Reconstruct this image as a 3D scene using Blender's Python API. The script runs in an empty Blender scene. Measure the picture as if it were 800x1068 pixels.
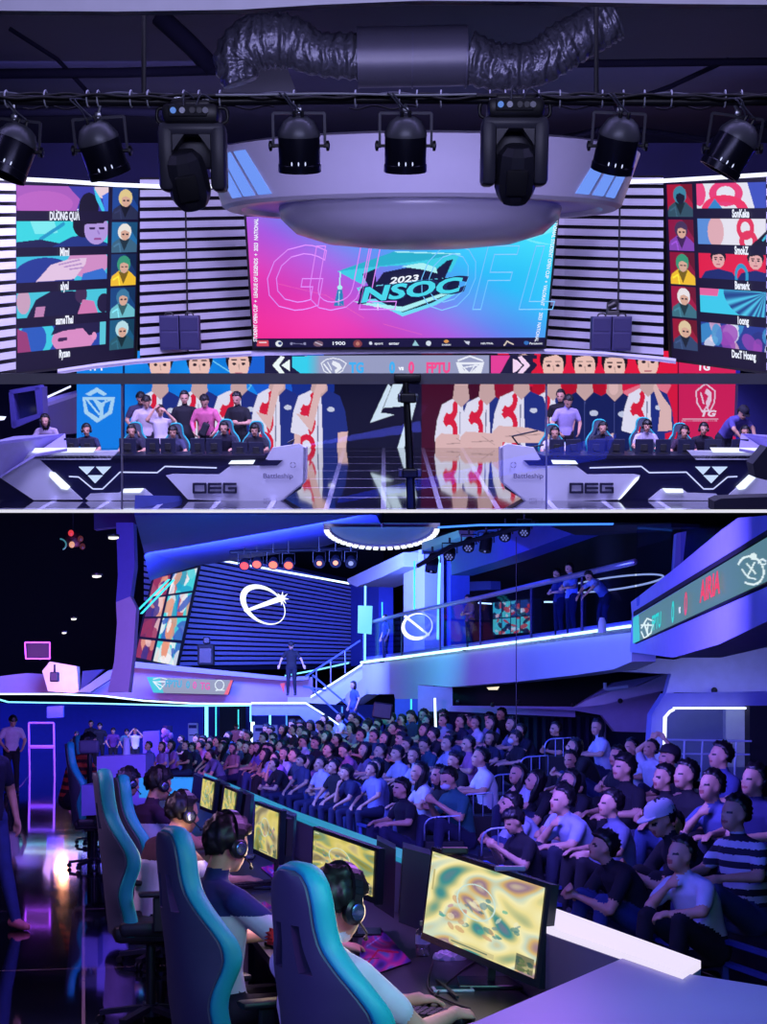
import bpy, bmesh, math, random
import numpy as np
from mathutils import Vector, Matrix
random.seed(7); rng = np.random.default_rng(7)
SC = bpy.context.scene; COL = SC.collection; PI = math.pi
F = 1600.0; EYE = Vector((0, 0, 1.87)); HL = 735.0; HU = 330.0
ANG = math.atan((HL - HU) / F)
RU = Matrix.Rotation(ANG, 4, 'X'); RUI = RU.inverted()
MU = Matrix.Translation(EYE) @ RU          # the upper hall's own frame, eye at its origin, floor at z = -FU
FU = 3.65
ROOM = 'L'; UPPER = []
def P(x, y, Y):                            # lower hall: sight line through a photo point, met at depth Y
    return Vector(((x - 400) / F * Y, Y, 1.87 + (HL - y) / F * Y))
def Q(x, y, Y):                            # the same in the upper hall's frame
    d = RUI @ Vector(((x - 400) / F, 1.0, (HL - y) / F)); return d * (Y / d.y)
def at(x, y, Y): return Q(x, y, Y) if ROOM == 'U' else P(x, y, Y)
def fl(x, y, z=0.0):                       # point on the floor (plus z) of the current hall on a sight line
    if ROOM == 'U':
        d = Q(x, y, 1.0); return d * ((-FU + z) / d.z)
    d = P(x, y, 1.0) - EYE; return EYE + d * ((z - 1.87) / d.z)
def proj(v):                               # room point(s) -> photo pixels (numpy Nx3)
    v = np.asarray(v, float)
    if ROOM == 'U': v = v @ np.array(RU.to_3x3()).T
    else: v = v - np.array(EYE)
    return 400 + F * v[:, 0] / v[:, 1], HL - F * v[:, 2] / v[:, 1]
def lin(c):
    return tuple(((v/255)/12.92 if v/255 <= .04045 else ((v/255+.055)/1.055)**2.4) for v in c)
MATS = {}
def mat(name, col, rough=.6, metal=0, emit=0, ecol=None, var=.12, scale=6, spec=.5, coat=0):
    if name in MATS: return MATS[name]
    m = bpy.data.materials.new(name); m.use_nodes = True; nt = m.node_tree; b = nt.nodes['Principled BSDF']
    c = lin(col)
    b.inputs['Roughness'].default_value = rough; b.inputs['Metallic'].default_value = metal
    b.inputs['Specular IOR Level'].default_value = spec; b.inputs['Coat Weight'].default_value = coat
    tc = nt.nodes.new('ShaderNodeTexCoord'); n = nt.nodes.new('ShaderNodeTexNoise'); n.inputs['Scale'].default_value = scale
    n.inputs['Detail'].default_value = 3
    r = nt.nodes.new('ShaderNodeMix'); r.data_type = 'RGBA'
    nt.links.new(tc.outputs['Object'], n.inputs['Vector']); nt.links.new(n.outputs['Fac'], r.inputs['Factor'])
    r.inputs['A'].default_value = (*[x*(1-var) for x in c], 1); r.inputs['B'].default_value = (*[min(1, x*(1+var)) for x in c], 1)
    nt.links.new(r.outputs['Result'], b.inputs['Base Color'])
    if emit:
        b.inputs['Emission Color'].default_value = (*lin(ecol or col), 1); b.inputs['Emission Strength'].default_value = emit
    MATS[name] = m; return m
def glow(name, col, k=1.0):                # something that gives off light
    return mat(name, (10, 10, 14), .4, emit=k, ecol=col)
def screen_mat():
    if 'screen' in MATS: return MATS['screen']
    m = bpy.data.materials.new('screen'); m.use_nodes = True; nt = m.node_tree; b = nt.nodes['Principled BSDF']
    a = nt.nodes.new('ShaderNodeVertexColor'); a.layer_name = 'Col'
    b.inputs['Base Color'].default_value = (.01, .01, .012, 1); b.inputs['Roughness'].default_value = .5
    b.inputs['Specular IOR Level'].default_value = .1
    nt.links.new(a.outputs['Color'], b.inputs['Emission Color']); b.inputs['Emission Strength'].default_value = 1
    m.cycles.emission_sampling = 'NONE'
    MATS['screen'] = m; return m
def glass_mat(name='glass', tint=(.9, .93, 1), refl=.06):
    if name in MATS: return MATS[name]
    m = bpy.data.materials.new(name); m.use_nodes = True; nt = m.node_tree
    for n in list(nt.nodes): nt.nodes.remove(n)
    o = nt.nodes.new('ShaderNodeOutputMaterial'); t = nt.nodes.new('ShaderNodeBsdfTransparent'); g = nt.nodes.new('ShaderNodeBsdfGlossy')
    t.inputs['Color'].default_value = (*tint, 1); g.inputs['Roughness'].default_value = .02
    mx = nt.nodes.new('ShaderNodeMixShader'); lw = nt.nodes.new('ShaderNodeLayerWeight'); lw.inputs['Blend'].default_value = .25
    mt = nt.nodes.new('ShaderNodeMath'); mt.operation = 'MULTIPLY_ADD'; mt.inputs[1].default_value = min(.3, refl*2.2); mt.inputs[2].default_value = refl*.5
    nt.links.new(lw.outputs['Fresnel'], mt.inputs[0]); nt.links.new(mt.outputs[0], mx.inputs[0])
    nt.links.new(t.outputs[0], mx.inputs[1]); nt.links.new(g.outputs[0], mx.inputs[2]); nt.links.new(mx.outputs[0], o.inputs[0])
    MATS[name] = m; return m

def tag(o, label=None, cat=None, group=None, kind=None):
    if label: o['label'] = label
    if cat: o['category'] = cat
    if group: o['group'] = group
    if kind: o['kind'] = kind
    return o
def reg(o):
    if ROOM == 'U' and o.parent is None: UPPER.append(o)
def thing(name, loc, rz=0, label=None, cat=None, group=None):
    o = bpy.data.objects.new(name, None); COL.objects.link(o); o.empty_display_size = .1
    o.matrix_basis = Matrix.Translation(Vector(loc)) @ Matrix.Rotation(rz, 4, 'Z')
    reg(o); return tag(o, label, cat, group)

class MB:
    def __init__(s): s.v = []; s.f = []; s.m = []; s.k = 0; s.M = None
    def add(s, vs, fs, k=None):
        b = len(s.v); M = s.M
        s.v += [tuple(M @ Vector(p)) if M is not None else tuple(p) for p in vs]
        s.f += [tuple(b + i for i in q) for q in fs]; s.m += [s.k if k is None else k]*len(fs); return s
    def hexa(s, p):   # 4 bottom/front + 4 matching
        return s.add(p, [(0,1,2,3),(7,6,5,4),(0,4,5,1),(1,5,6,2),(2,6,7,3),(3,7,4,0)])
    def box(s, c, d, rz=0, R=None):
        c = Vector(c); h = Vector(d)/2; R = R or Matrix.Rotation(rz, 3, 'Z')
        q = [(-1,-1,-1),(1,-1,-1),(1,1,-1),(-1,1,-1),(-1,-1,1),(1,-1,1),(1,1,1),(-1,1,1)]
        return s.hexa([c + R @ Vector((a*h.x, b*h.y, e*h.z)) for a, b, e in q])
    def bbox_(s, c, d, bev=.02, R=None):   # box with chamfered edges
        c = Vector(c); h = Vector(d)/2; R = R or Matrix.Identity(3); b = min(bev, min(h)*.9)
        bm = bmesh.new(); bmesh.ops.create_cube(bm, size=1)
        for v in bm.verts: v.co = Vector((v.co.x*2*h.x, v.co.y*2*h.y, v.co.z*2*h.z))
        bmesh.ops.bevel(bm, geom=list(bm.edges), offset=b, segments=2, affect='EDGES', profile=.5)
        bm.verts.index_update(); s.add([c + R @ v.co for v in bm.verts], [[v.index for v in f.verts] for f in bm.faces]); bm.free(); return s
    def prism(s, pts, ext):
        n = len(pts); e = Vector(ext); a = [Vector(p) for p in pts]
        return s.add(a + [p + e for p in a], [tuple(range(n)), tuple(range(2*n-1, n-1, -1))] + [(i, i+n, (i+1) % n + n, (i+1) % n) for i in range(n)])
    def px(s, pts, Y, t=.05):              # slab whose front outline is given in photo pixels at depth Y
        return s.prism([at(p[0], p[1], p[2] if len(p) > 2 else Y) for p in pts], (0, t, 0))
    def tube(s, pts, r, n=8, caps=True):
        pts = [Vector(p) for p in pts]; rs = r if isinstance(r, (list, tuple)) else [r]*len(pts)
        t0 = (pts[1]-pts[0]).normalized(); u = t0.orthogonal().normalized(); vs = []; 
        for i, p in enumerate(pts):
            t = ((pts[min(i+1, len(pts)-1)] - pts[max(i-1, 0)])).normalized()
            u = (u - t*u.dot(t)); u = u.normalized() if u.length > 1e-6 else t.orthogonal().normalized(); w = t.cross(u)
            vs += [p + (u*math.cos(2*PI*j/n) + w*math.sin(2*PI*j/n))*rs[i] for j in range(n)]
        fs = [(i*n+j, i*n+(j+1) % n, (i+1)*n+(j+1) % n, (i+1)*n+j) for i in range(len(pts)-1) for j in range(n)]
        if caps: fs += [tuple(range(n-1, -1, -1)), tuple((len(pts)-1)*n+j for j in range(n))]
        return s.add(vs, fs)
    def bar(s, a, b, w, h, up=(0, 0, 1)):
        a = Vector(a); b = Vector(b); t = (b-a).normalized(); sd = t.cross(Vector(up))
        sd = sd.normalized() if sd.length > 1e-5 else t.orthogonal().normalized(); q = sd.cross(t)
        c = [(-1,-1),(1,-1),(1,1),(-1,1)]
        return s.hexa([a + sd*(x*w/2) + q*(y*h/2) for x, y in c] + [b + sd*(x*w/2) + q*(y*h/2) for x, y in c])
    def lathe(s, prof, c=(0,0,0), n=24, R=None, sx=1, sy=1, a0=0, a1=2*PI):
        c = Vector(c); R = R or Matrix.Identity(3); full = abs(a1-a0-2*PI) < 1e-6; m = n if full else n+1
        vs = [c + R @ Vector((r*math.cos(a0+(a1-a0)*j/n)*sx, r*math.sin(a0+(a1-a0)*j/n)*sy, z)) for r, z in prof for j in range(m)]
        fs = [(i*m+j, i*m+(j+1) % m, (i+1)*m+(j+1) % m, (i+1)*m+j) for i in range(len(prof)-1) for j in range(n if not full else m)]
        if full:
            if prof[0][0] > 1e-6: fs.append(tuple(range(m-1, -1, -1)))
            if prof[-1][0] > 1e-6: fs.append(tuple((len(prof)-1)*m+j for j in range(m)))
        return s.add(vs, fs)
    def ball(s, c, r, n=10, k=14, R=None):
        r = (r, r, r) if not hasattr(r, '__len__') else r; c = Vector(c); R = R or Matrix.Identity(3)
        vs = []; 
        for i in range(1, n):
            a = PI*i/n
            vs += [c + R @ Vector((r[0]*math.sin(a)*math.cos(2*PI*j/k), r[1]*math.sin(a)*math.sin(2*PI*j/k), r[2]*math.cos(a))) for j in range(k)]
        vs += [c + R @ Vector((0,0,r[2])), c - R @ Vector((0,0,r[2]))]; T = (n-1)*k
        fs = [(i*k+j, (i+1)*k+j, (i+1)*k+(j+1) % k, i*k+(j+1) % k) for i in range(n-2) for j in range(k)]
        fs += [(T, j, (j+1) % k) for j in range(k)] + [(T+1, (n-2)*k+(j+1) % k, (n-2)*k+j) for j in range(k)]
        return s.add(vs, fs)
    def text(s, body, o, right, up, size, bold=0., shear=0., align='CENTER', spacing=1., outline=0, sx=1., ext=.01):
        o = Vector(o); right = Vector(right).normalized(); up = Vector(up); up = (up - right*up.dot(right)).normalized(); nrm = right.cross(up)
        vs, fs = text2d(body, bold, shear, align, spacing, outline)
        for z in (0,) if not outline else (0,):
            s.add([o + right*(v[0]*size*sx) + up*(v[1]*size) + nrm*(v[2]*size + ext) for v in vs], fs)
        return s
    def mesh(s, mats, smooth=False, inv=None, fix=True):
        me = bpy.data.meshes.new('m')
        v = s.v if inv is None else [inv @ Vector(p) for p in s.v]
        me.from_pydata(v, [], s.f)
        for m in (mats if isinstance(mats, (list, tuple)) else [mats]): me.materials.append(m)
        if isinstance(mats, (list, tuple)) and len(mats) > 1: me.polygons.foreach_set('material_index', s.m)
        if fix and len(s.f) < 60000:
            bm = bmesh.new(); bm.from_mesh(me); bmesh.ops.recalc_face_normals(bm, faces=bm.faces); bm.to_mesh(me); bm.free()
        if smooth:
            me.shade_smooth() if hasattr(me, 'shade_smooth') else None
            if smooth is not True: me.set_sharp_from_angle(angle=smooth)
        return me
    def build(s, name, mats, parent=None, smooth=False, local=False, label=None, cat=None, group=None, kind=None, fix=True):
        """verts are in room coordinates unless local=True (then in the parent's own frame)"""
        if parent is None and not local:
            a = np.array(s.v); c = Vector(((a[:,0].min()+a[:,0].max())/2, (a[:,1].min()+a[:,1].max())/2, a[:,2].min()))
            inv = Matrix.Translation(-c)
        else:
            c = None; inv = None
            if parent is not None and not local:
                M = parent.matrix_basis.copy(); q = parent.parent
                while q is not None: M = q.matrix_basis @ M; q = q.parent
                inv = M.inverted()
        o = bpy.data.objects.new(name, s.mesh(mats, smooth, inv, fix)); COL.objects.link(o)
        if parent is not None: o.parent = parent
        elif c is not None: o.location = c
        reg(o); return tag(o, label, cat, group, kind)
TX = {}
def text2d(body, bold, shear, align, spacing, outline):
    k = (body, bold, shear, align, spacing, outline)
    if k in TX: return TX[k]
    cu = bpy.data.curves.new('t', 'FONT'); cu.body = body; cu.align_x = align; cu.align_y = 'CENTER'; cu.offset = bold; cu.shear = shear
    cu.space_character = spacing; cu.resolution_u = 3; cu.size = 1
    if outline: cu.fill_mode = 'NONE'; cu.bevel_depth = outline; cu.bevel_resolution = 0
    o = bpy.data.objects.new('t', cu); COL.objects.link(o)
    dg = bpy.context.evaluated_depsgraph_get(); me = bpy.data.meshes.new_from_object(o.evaluated_get(dg))
    TX[k] = ([tuple(v.co) for v in me.vertices], [tuple(p.vertices) for p in me.polygons])
    bpy.data.objects.remove(o); bpy.data.curves.remove(cu); bpy.data.meshes.remove(me); return TX[k]
def dup(root, M, label=None, group=None, name=None):
    r = root.copy(); COL.objects.link(r); r.matrix_basis = M
    if name: r.name = name
    def rec(src, dst):
        for ch in list(src.children):
            c = ch.copy(); COL.objects.link(c); c.parent = dst; rec(ch, c)
    rec(root, r)
    if label: r['label'] = label
    if group: r['group'] = group
    reg(r); return r
# ---------- a lit panel: a grid of coloured pixels on a real surface ----------
class Pic:
    def __init__(s, X, Y, base=(0, 0, 0)): s.X = X; s.Y = Y; s.C = np.tile(np.array(base, float), (X.size, 1)).reshape(*X.shape, 3)
    def paint(s, m, col, a=1.):
        if isinstance(col, tuple): col = np.array(col, float)
        else: col = col[m]
        s.C[m] = s.C[m]*(1-a) + col*a
    def poly(s, pts, col, a=1.):
        m = np.zeros(s.X.shape, bool); n = len(pts)
        for i in range(n):
            x0, y0 = pts[i]; x1, y1 = pts[(i+1) % n]
            if y0 == y1: continue
            c = (s.Y > min(y0, y1)) & (s.Y <= max(y0, y1)); m ^= c & (s.X < x0 + (s.Y-y0)*(x1-x0)/(y1-y0))
        s.paint(m, col, a); return m
    def ell(s, cx, cy, rx, ry, col, rot=0, a=1.):
        c, q = math.cos(rot), math.sin(rot); dx = s.X-cx; dy = s.Y-cy
        m = ((dx*c+dy*q)/rx)**2 + ((dy*c-dx*q)/ry)**2 < 1; s.paint(m, col, a); return m
    def arc(s, cx, cy, rx, ry, w, col, a0=-4, a1=4, rot=0):
        c, q = math.cos(rot), math.sin(rot); dx = s.X-cx; dy = s.Y-cy; ex = (dx*c+dy*q)/rx; ey = (dy*c-dx*q)/ry
        d = np.hypot(ex, ey); t = np.arctan2(ey, ex); m = (abs(d-1)*min(rx, ry) < w/2) & (t >= a0) & (t <= a1); s.paint(m, col); return m
    def line(s, pts, w, col, a=1.):
        m = np.zeros(s.X.shape, bool)
        for (x0, y0), (x1, y1) in zip(pts[:-1], pts[1:]):
            dx, dy = x1-x0, y1-y0; L = dx*dx+dy*dy+1e-9; t = np.clip(((s.X-x0)*dx+(s.Y-y0)*dy)/L, 0, 1)
            m |= np.hypot(s.X-x0-t*dx, s.Y-y0-t*dy) < w/2
        s.paint(m, col, a); return m
    def rect(s, x0, y0, x1, y1, col, a=1.):
        m = (s.X >= x0) & (s.X < x1) & (s.Y >= y0) & (s.Y < y1); s.paint(m, col, a); return m
    def blobs(s, x0, y0, x1, y1, cols, n, r, seed=0):
        q = random.Random(seed); box = (s.X >= x0) & (s.X < x1) & (s.Y >= y0) & (s.Y < y1)
        for _ in range(n):
            cx, cy = q.uniform(x0, x1), q.uniform(y0, y1); rx, ry, t = r*q.uniform(.4, 1.3), r*q.uniform(.3, .9), q.uniform(0, 3)
            c, sn = math.cos(t), math.sin(t); dx = s.X-cx; dy = s.Y-cy
            m = box & (((dx*c+dy*sn)/rx)**2 + ((dy*c-dx*sn)/ry)**2 < 1); s.paint(m, tuple(q.choice(cols)), .8)
def panel(name, corners, draw, parent=None, nu=100, nv=100, coords='px', back=.0, **kw):
    """corners TL TR BR BL in room coordinates"""
    tl, tr, br, bl = [np.array(c) for c in corners]
    u, v = np.meshgrid(np.linspace(0, 1, nu), np.linspace(0, 1, nv)); u_ = u[..., None]; v_ = v[..., None]
    p = (tl*(1-u_) + tr*u_)*(1-v_) + (bl*(1-u_) + br*u_)*v_; flat = p.reshape(-1, 3)
    if coords == 'px':
        X, Y = proj(flat); X = X.reshape(u.shape); Y = Y.reshape(u.shape)
    else: X, Y = u, v
    pic = Pic(X, Y); draw(pic)
    c = np.clip(pic.C, 0, 255)/255; c = np.where(c <= .04045, c/12.92, ((c+.055)/1.055)**2.4)
    i = np.arange(nu*nv).reshape(nv, nu); q = np.stack([i[:-1, :-1], i[1:, :-1], i[1:, 1:], i[:-1, 1:]], -1).reshape(-1, 4)
    base = Vector(flat.mean(0)); inv = None
    if parent is not None:
        M = parent.matrix_basis.copy(); qq = parent.parent
        while qq is not None: M = qq.matrix_basis @ M; qq = qq.parent
        Mi = np.array(M.inverted()); flat = flat @ Mi[:3, :3].T + Mi[:3, 3]
    else: flat = flat - np.array(base)
    me = bpy.data.meshes.new(name); me.vertices.add(len(flat)); me.vertices.foreach_set('co', flat.ravel())
    me.loops.add(q.size); me.loops.foreach_set('vertex_index', q.ravel()); me.polygons.add(len(q))
    me.polygons.foreach_set('loop_start', np.arange(0, q.size, 4)); me.polygons.foreach_set('loop_total', np.full(len(q), 4)); me.update(calc_edges=True)
    at_ = me.color_attributes.new('Col', 'FLOAT_COLOR', 'POINT')
    at_.data.foreach_set('color', np.concatenate([c.reshape(-1, 3), np.ones((flat.shape[0], 1))], 1).ravel())
    me.materials.append(screen_mat())
    o = bpy.data.objects.new(name, me); COL.objects.link(o)
    if parent is not None: o.parent = parent
    else: o.location = base
    reg(o); return tag(o, **kw)
def rig(name, kind, loc, col, power, size=1., rot=None, target=None, sy=None):
    l = bpy.data.lights.new(name, kind); l.energy = power; l.color = lin(col) if max(col) > 1 else col
    if kind == 'AREA':
        l.size = size
        if sy: l.shape = 'RECTANGLE'; l.size_y = sy
    elif kind in ('POINT', 'SPOT'): l.shadow_soft_size = size
    o = bpy.data.objects.new(name, l); COL.objects.link(o)
    R = (Vector(target)-Vector(loc)).to_track_quat('-Z', 'Y').to_matrix().to_4x4() if target is not None else Matrix.Identity(4)
    o.matrix_basis = Matrix.Translation(Vector(loc)) @ R; reg(o); return o
# ---------- people: one continuous remeshed body per pose, facing +X, origin on the floor under the hips ----------
V3 = lambda *a: Vector(a)
def head_frame(c, yaw, pitch):             # pitch > 0 looks up
    return Matrix.Translation(c) @ Matrix.Rotation(yaw, 4, 'Z') @ Matrix.Rotation(-pitch, 4, 'Y')
def seg_dist(p, a, b):
    d = b-a; t = np.clip(((p-a) @ d)/(d @ d + 1e-12), 0, 1); return np.linalg.norm(p - a - t[:, None]*d, axis=1), t
BODY = {}
def make_body(key, po, voxel=.014, fem=False, long_sleeve=False, shorts=False):
    """po: dict of joints; returns (mesh, head matrix)"""
    mb = MB(); prims = []
    def cap(a, b, ra, rb, reg_, n=12):
        a = Vector(a); b = Vector(b); d = b-a; L = d.length; R = d.to_track_quat('Z', 'Y').to_matrix()
        pr = [(ra*math.sin(t), -ra*math.cos(t)) for t in np.linspace(0, PI/2, 5)] + [(rb*math.cos(t), L + rb*math.sin(t)) for t in np.linspace(0, PI/2, 5)]
        pr[0] = (0, pr[0][1]); pr[-1] = (0, pr[-1][1]); pr[0] = (1e-4, pr[0][1]); pr[-1] = (1e-4, pr[-1][1])
        mb.lathe(pr, a, n, R); prims.append(('c', np.array(a), np.array(b), ra, rb, reg_))
    def loft(pts, rx, ry, reg_, n=20):
        vs = []; fs = []
        for i, p in enumerate(pts):
            t = (Vector(pts[min(i+1, len(pts)-1)]) - Vector(pts[max(i-1, 0)])).normalized(); w = Vector((0, 1, 0)); w = (w - t*w.dot(t)).normalized(); d = w.cross(t)
            for j in range(n):
                a = 2*PI*j/n; ca, sa = math.cos(a), math.sin(a); e = .8
                vs.append(Vector(p) + d*(rx[i]*math.copysign(abs(ca)**e, ca)) + w*(ry[i]*math.copysign(abs(sa)**e, sa)))
            if i: prims.append(('c', np.array(pts[i-1]), np.array(p), (rx[i-1]+ry[i-1])/2, (rx[i]+ry[i])/2, reg_))
        for i in range(len(pts)-1): fs += [(i*n+j, i*n+(j+1) % n, (i+1)*n+(j+1) % n, (i+1)*n+j) for j in range(n)]
        fs += [tuple(range(n-1, -1, -1)), tuple((len(pts)-1)*n+j for j in range(n))]; mb.add(vs, fs)
    SK, SH, PA, SO = 0, 1, 2, 3
    pel = V3(*po['pelvis']); nk = V3(*po['neck']); k = .9 if fem else 1.
    m1 = pel.lerp(nk, .3) + V3(-.02, 0, 0); m2 = pel.lerp(nk, .62) + V3(-.02, 0, 0); m3 = pel.lerp(nk, .86) + V3(-.005, 0, 0)
    loft([pel - V3(0, 0, .09), pel, m1, m2, m3, nk], [.10, .125, .115, .125, .11, .06], [.13, .165*(1.04 if fem else 1), .15*k, .178*k, .17*k, .075], SH)
    cap(pel + V3(0, .07, -.02), pel + V3(0, -.07, -.02), .12, .12, PA)
    hd = V3(*po['head']); H = head_frame(hd, po.get('yaw', 0), po.get('pitch', 0)); hp = lambda *a: H @ V3(*a)
    R3 = H.to_3x3()
    cap(nk - V3(.01, 0, .04), hp(-.025, 0, -.06), .056*k, .05*k, SK)
    def ell(c, r, reg_, n=12, kk=18):
        mb.ball(hp(*c), r, n, kk, R3); prims.append(('e', np.array(hp(*c)), np.array(R3), np.array(r), 0, reg_))
    ell((-.008, 0, .03), (.098, .077, .093), SK); ell((.022, 0, -.035), (.068, .058, .078), SK); ell((.052, 0, -.085), (.028, .030, .026), SK, 6, 8)
    ell((.07, 0, .022), (.024, .052, .014), SK, 6, 10)                      # brow
    cap(hp(.082, 0, .012), hp(.103, 0, -.026), .008, .0135, SK, 8); cap(hp(.088, .012, -.032), hp(.088, -.012, -.032), .008, .008, SK, 6)
    cap(hp(.079, .02, -.062), hp(.079, -.02, -.062), .0085, .0085, 5, 8)      # lips
    for s_ in (1, -1):
        ell((-.012, s_*.078, -.005), (.020, .009, .031), SK, 6, 10); ell((.066, s_*.034, .0), (.014, .014, .007), 4, 6, 8); ell((.045, s_*.04, -.03), (.03, .022, .025), SK, 6, 10)
        sh = V3(*po['neck']) + V3(-.015, s_*.175*k, -.075); el = V3(*po['elb'][s_ < 0]); wr = V3(*po['wr'][s_ < 0])
        cap(nk + V3(-.01, s_*.05, -.045), sh + V3(0, -s_*.02, .01), .058, .058*k, SH)
        m = sh.lerp(el, .62)
        cap(sh, m, .062*k, .058*k, SH); cap(m, el, .046 if not long_sleeve else .055, .04 if not long_sleeve else .047, SK if not long_sleeve else SH)
        fw = wr.lerp(el, .08); cap(el, fw, .041 if not long_sleeve else .046, .027 if not long_sleeve else .035, SK if not long_sleeve else SH)
        # hand
        d = (wr-el).normalized(); hdn = V3(*po.get('pn', ((0, 0, -1), (0, 0, -1)))[s_ < 0]); hdn = (hdn - d*hdn.dot(d)).normalized(); side = d.cross(hdn)*(1 if s_ > 0 else -1)
        # side points towards the thumb
        cap(wr, wr + d*.03, .026, .03, SK); 
        for j in range(4):
            o = (1.5-j)*.0195; L = (.040, .046, .043, .033)[j]; b = wr + d*.085 + side*o; cu = po.get('curl', .5)
            cap(wr + d*.03 + side*o*.7, b, .0155, .0125, SK, 8)
            b2 = b + (d*math.cos(cu) + hdn*math.sin(cu))*L; cap(b, b2, .0108, .0098, SK, 8)
            b3 = b2 + (d*math.cos(cu*2.1) + hdn*math.sin(cu*2.1))*L*.75; cap(b2, b3, .0098, .0085, SK, 8)
        t1 = wr + d*.055 + side*.048 + hdn*.012; cap(wr + d*.015 + side*.018, t1, .0155, .013, SK, 8); cap(t1, t1 + (d*.9 + hdn*.35).normalized()*.042, .0125, .0095, SK, 8)
        hip = pel + V3(0, s_*.088, -.03); kn = V3(*po['kn'][s_ < 0]); an = V3(*po['an'][s_ < 0])
        mid = hip.lerp(kn, .55)
        cap(hip, mid, .098, .084, PA); cap(mid, kn, .082, .062, PA if not shorts else PA)
        c1 = kn.lerp(an, .35); cap(kn, c1, .06, .061, PA if not shorts else SK); cap(c1, an, .06 if not shorts else .055, .045 if not shorts else .036, PA if not shorts else SK)
        td = V3(*po.get('toe', (1, 0, 0))); 
        cap(an - V3(0, 0, .035) - td*.045, an - V3(0, 0, .045) + td*.07, .043, .042, SO); cap(an + td*.07 - V3(0, 0, .05), an + td*.155 - V3(0, 0, .055), .042, .032, SO)
    me = mb.mesh([mat('skin_dummy', (200, 150, 130))], fix=False)
    o = bpy.data.objects.new('tmp', me); COL.objects.link(o)
    r = o.modifiers.new('r', 'REMESH'); r.mode = 'VOXEL'; r.voxel_size = voxel; r.use_smooth_shade = True
    s2 = o.modifiers.new('s', 'SMOOTH'); s2.factor = .5; s2.iterations = 2 if voxel > .01 else 3
    dg = bpy.context.evaluated_depsgraph_get(); out = bpy.data.meshes.new_from_object(o.evaluated_get(dg))
    bpy.data.objects.remove(o); bpy.data.meshes.remove(me)
    n = len(out.polygons); ce = np.zeros(n*3); out.polygons.foreach_get('center', ce); ce = ce.reshape(-1, 3)
    best = np.full(n, 1e9); rg = np.zeros(n, int)
    for q in prims:
        if q[0] == 'c':
            d, t = seg_dist(ce, q[1], q[2]); d = d - (q[3] + (q[4]-q[3])*t); bias = -.004 if q[5] in (4, 5) else 0
        else:
            l = (ce - q[1]) @ q[2]; kq = np.linalg.norm(l/q[3], axis=1); d = (kq-1)*min(q[3]); bias = -.003 if q[5] in (4, 5) else 0
        d = d + bias
        w = d < best; best[w] = d[w]; rg[w] = q[5]
    rg[(rg == SH) & (ce[:, 2] < pel.z - .02)] = PA
    out.materials.clear()
    for _ in range(7): out.materials.append(MATS['skin_dummy'])
    # 6 = yoke (upper back and shoulders)
    if po.get('yoke'):
        rg[(rg == SH) & (ce[:, 2] > nk.z - .13) ] = 6
    if po.get('stripe'):
        rg[(rg == SH) & (np.floor((ce[:, 2]+.01)/.045).astype(int) % 2 == 0)] = 6
    out.polygons.foreach_set('material_index', rg.astype(np.int32)); out.update()
    out.shade_smooth(); BODY[key] = (out, H); return BODY[key]
def hair_mesh(H, style, seed=1):
    R3 = H.to_3x3(); q = random.Random(seed)
    bm = bmesh.new(); bmesh.ops.create_icosphere(bm, subdivisions=4, radius=1)
    for v in bm.verts:
        d = v.co.copy(); x, y, z = d
        rr = Vector((d.x*.112, d.y*.092, d.z*.112)); c = Vector((-.012, 0, .036))
        n = .007*math.sin(9*x+4*y+seed)*math.sin(11*y-3*z) + .005*math.sin(23*x+17*z+seed*2) + .004*math.sin(41*y+13*x)
        p = c + rr*(1 + n/.1)
        # hairline
        line = .45 if x > .45 else (.45 - (.45-x)*1.05)
        if style == 'short': low = line if x > -.15 else -.62
        elif style == 'fringe': low = (.16 if x > .45 else (.16 - (.45-x)*.9)); low = max(low, -.75)
        elif style == 'long': low = line if x > .15 else -3
        else: low = line
        if z < low: p = c + rr*.72 + (Vector((0, 0, 0)))
        if style == 'long' and x < .15 and z < -.1:
            k = (-.1 - z); p = Vector((p.x*.95 - .01, p.y*1.06, p.z - k*.19))
        if style == 'fringe' and z > .16 and x > .3: p += Vector((.008, 0, 0))
        v.co = H @ p
    me = bpy.data.meshes.new('hair'); bm.to_mesh(me); bm.free(); me.shade_smooth(); return me
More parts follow.
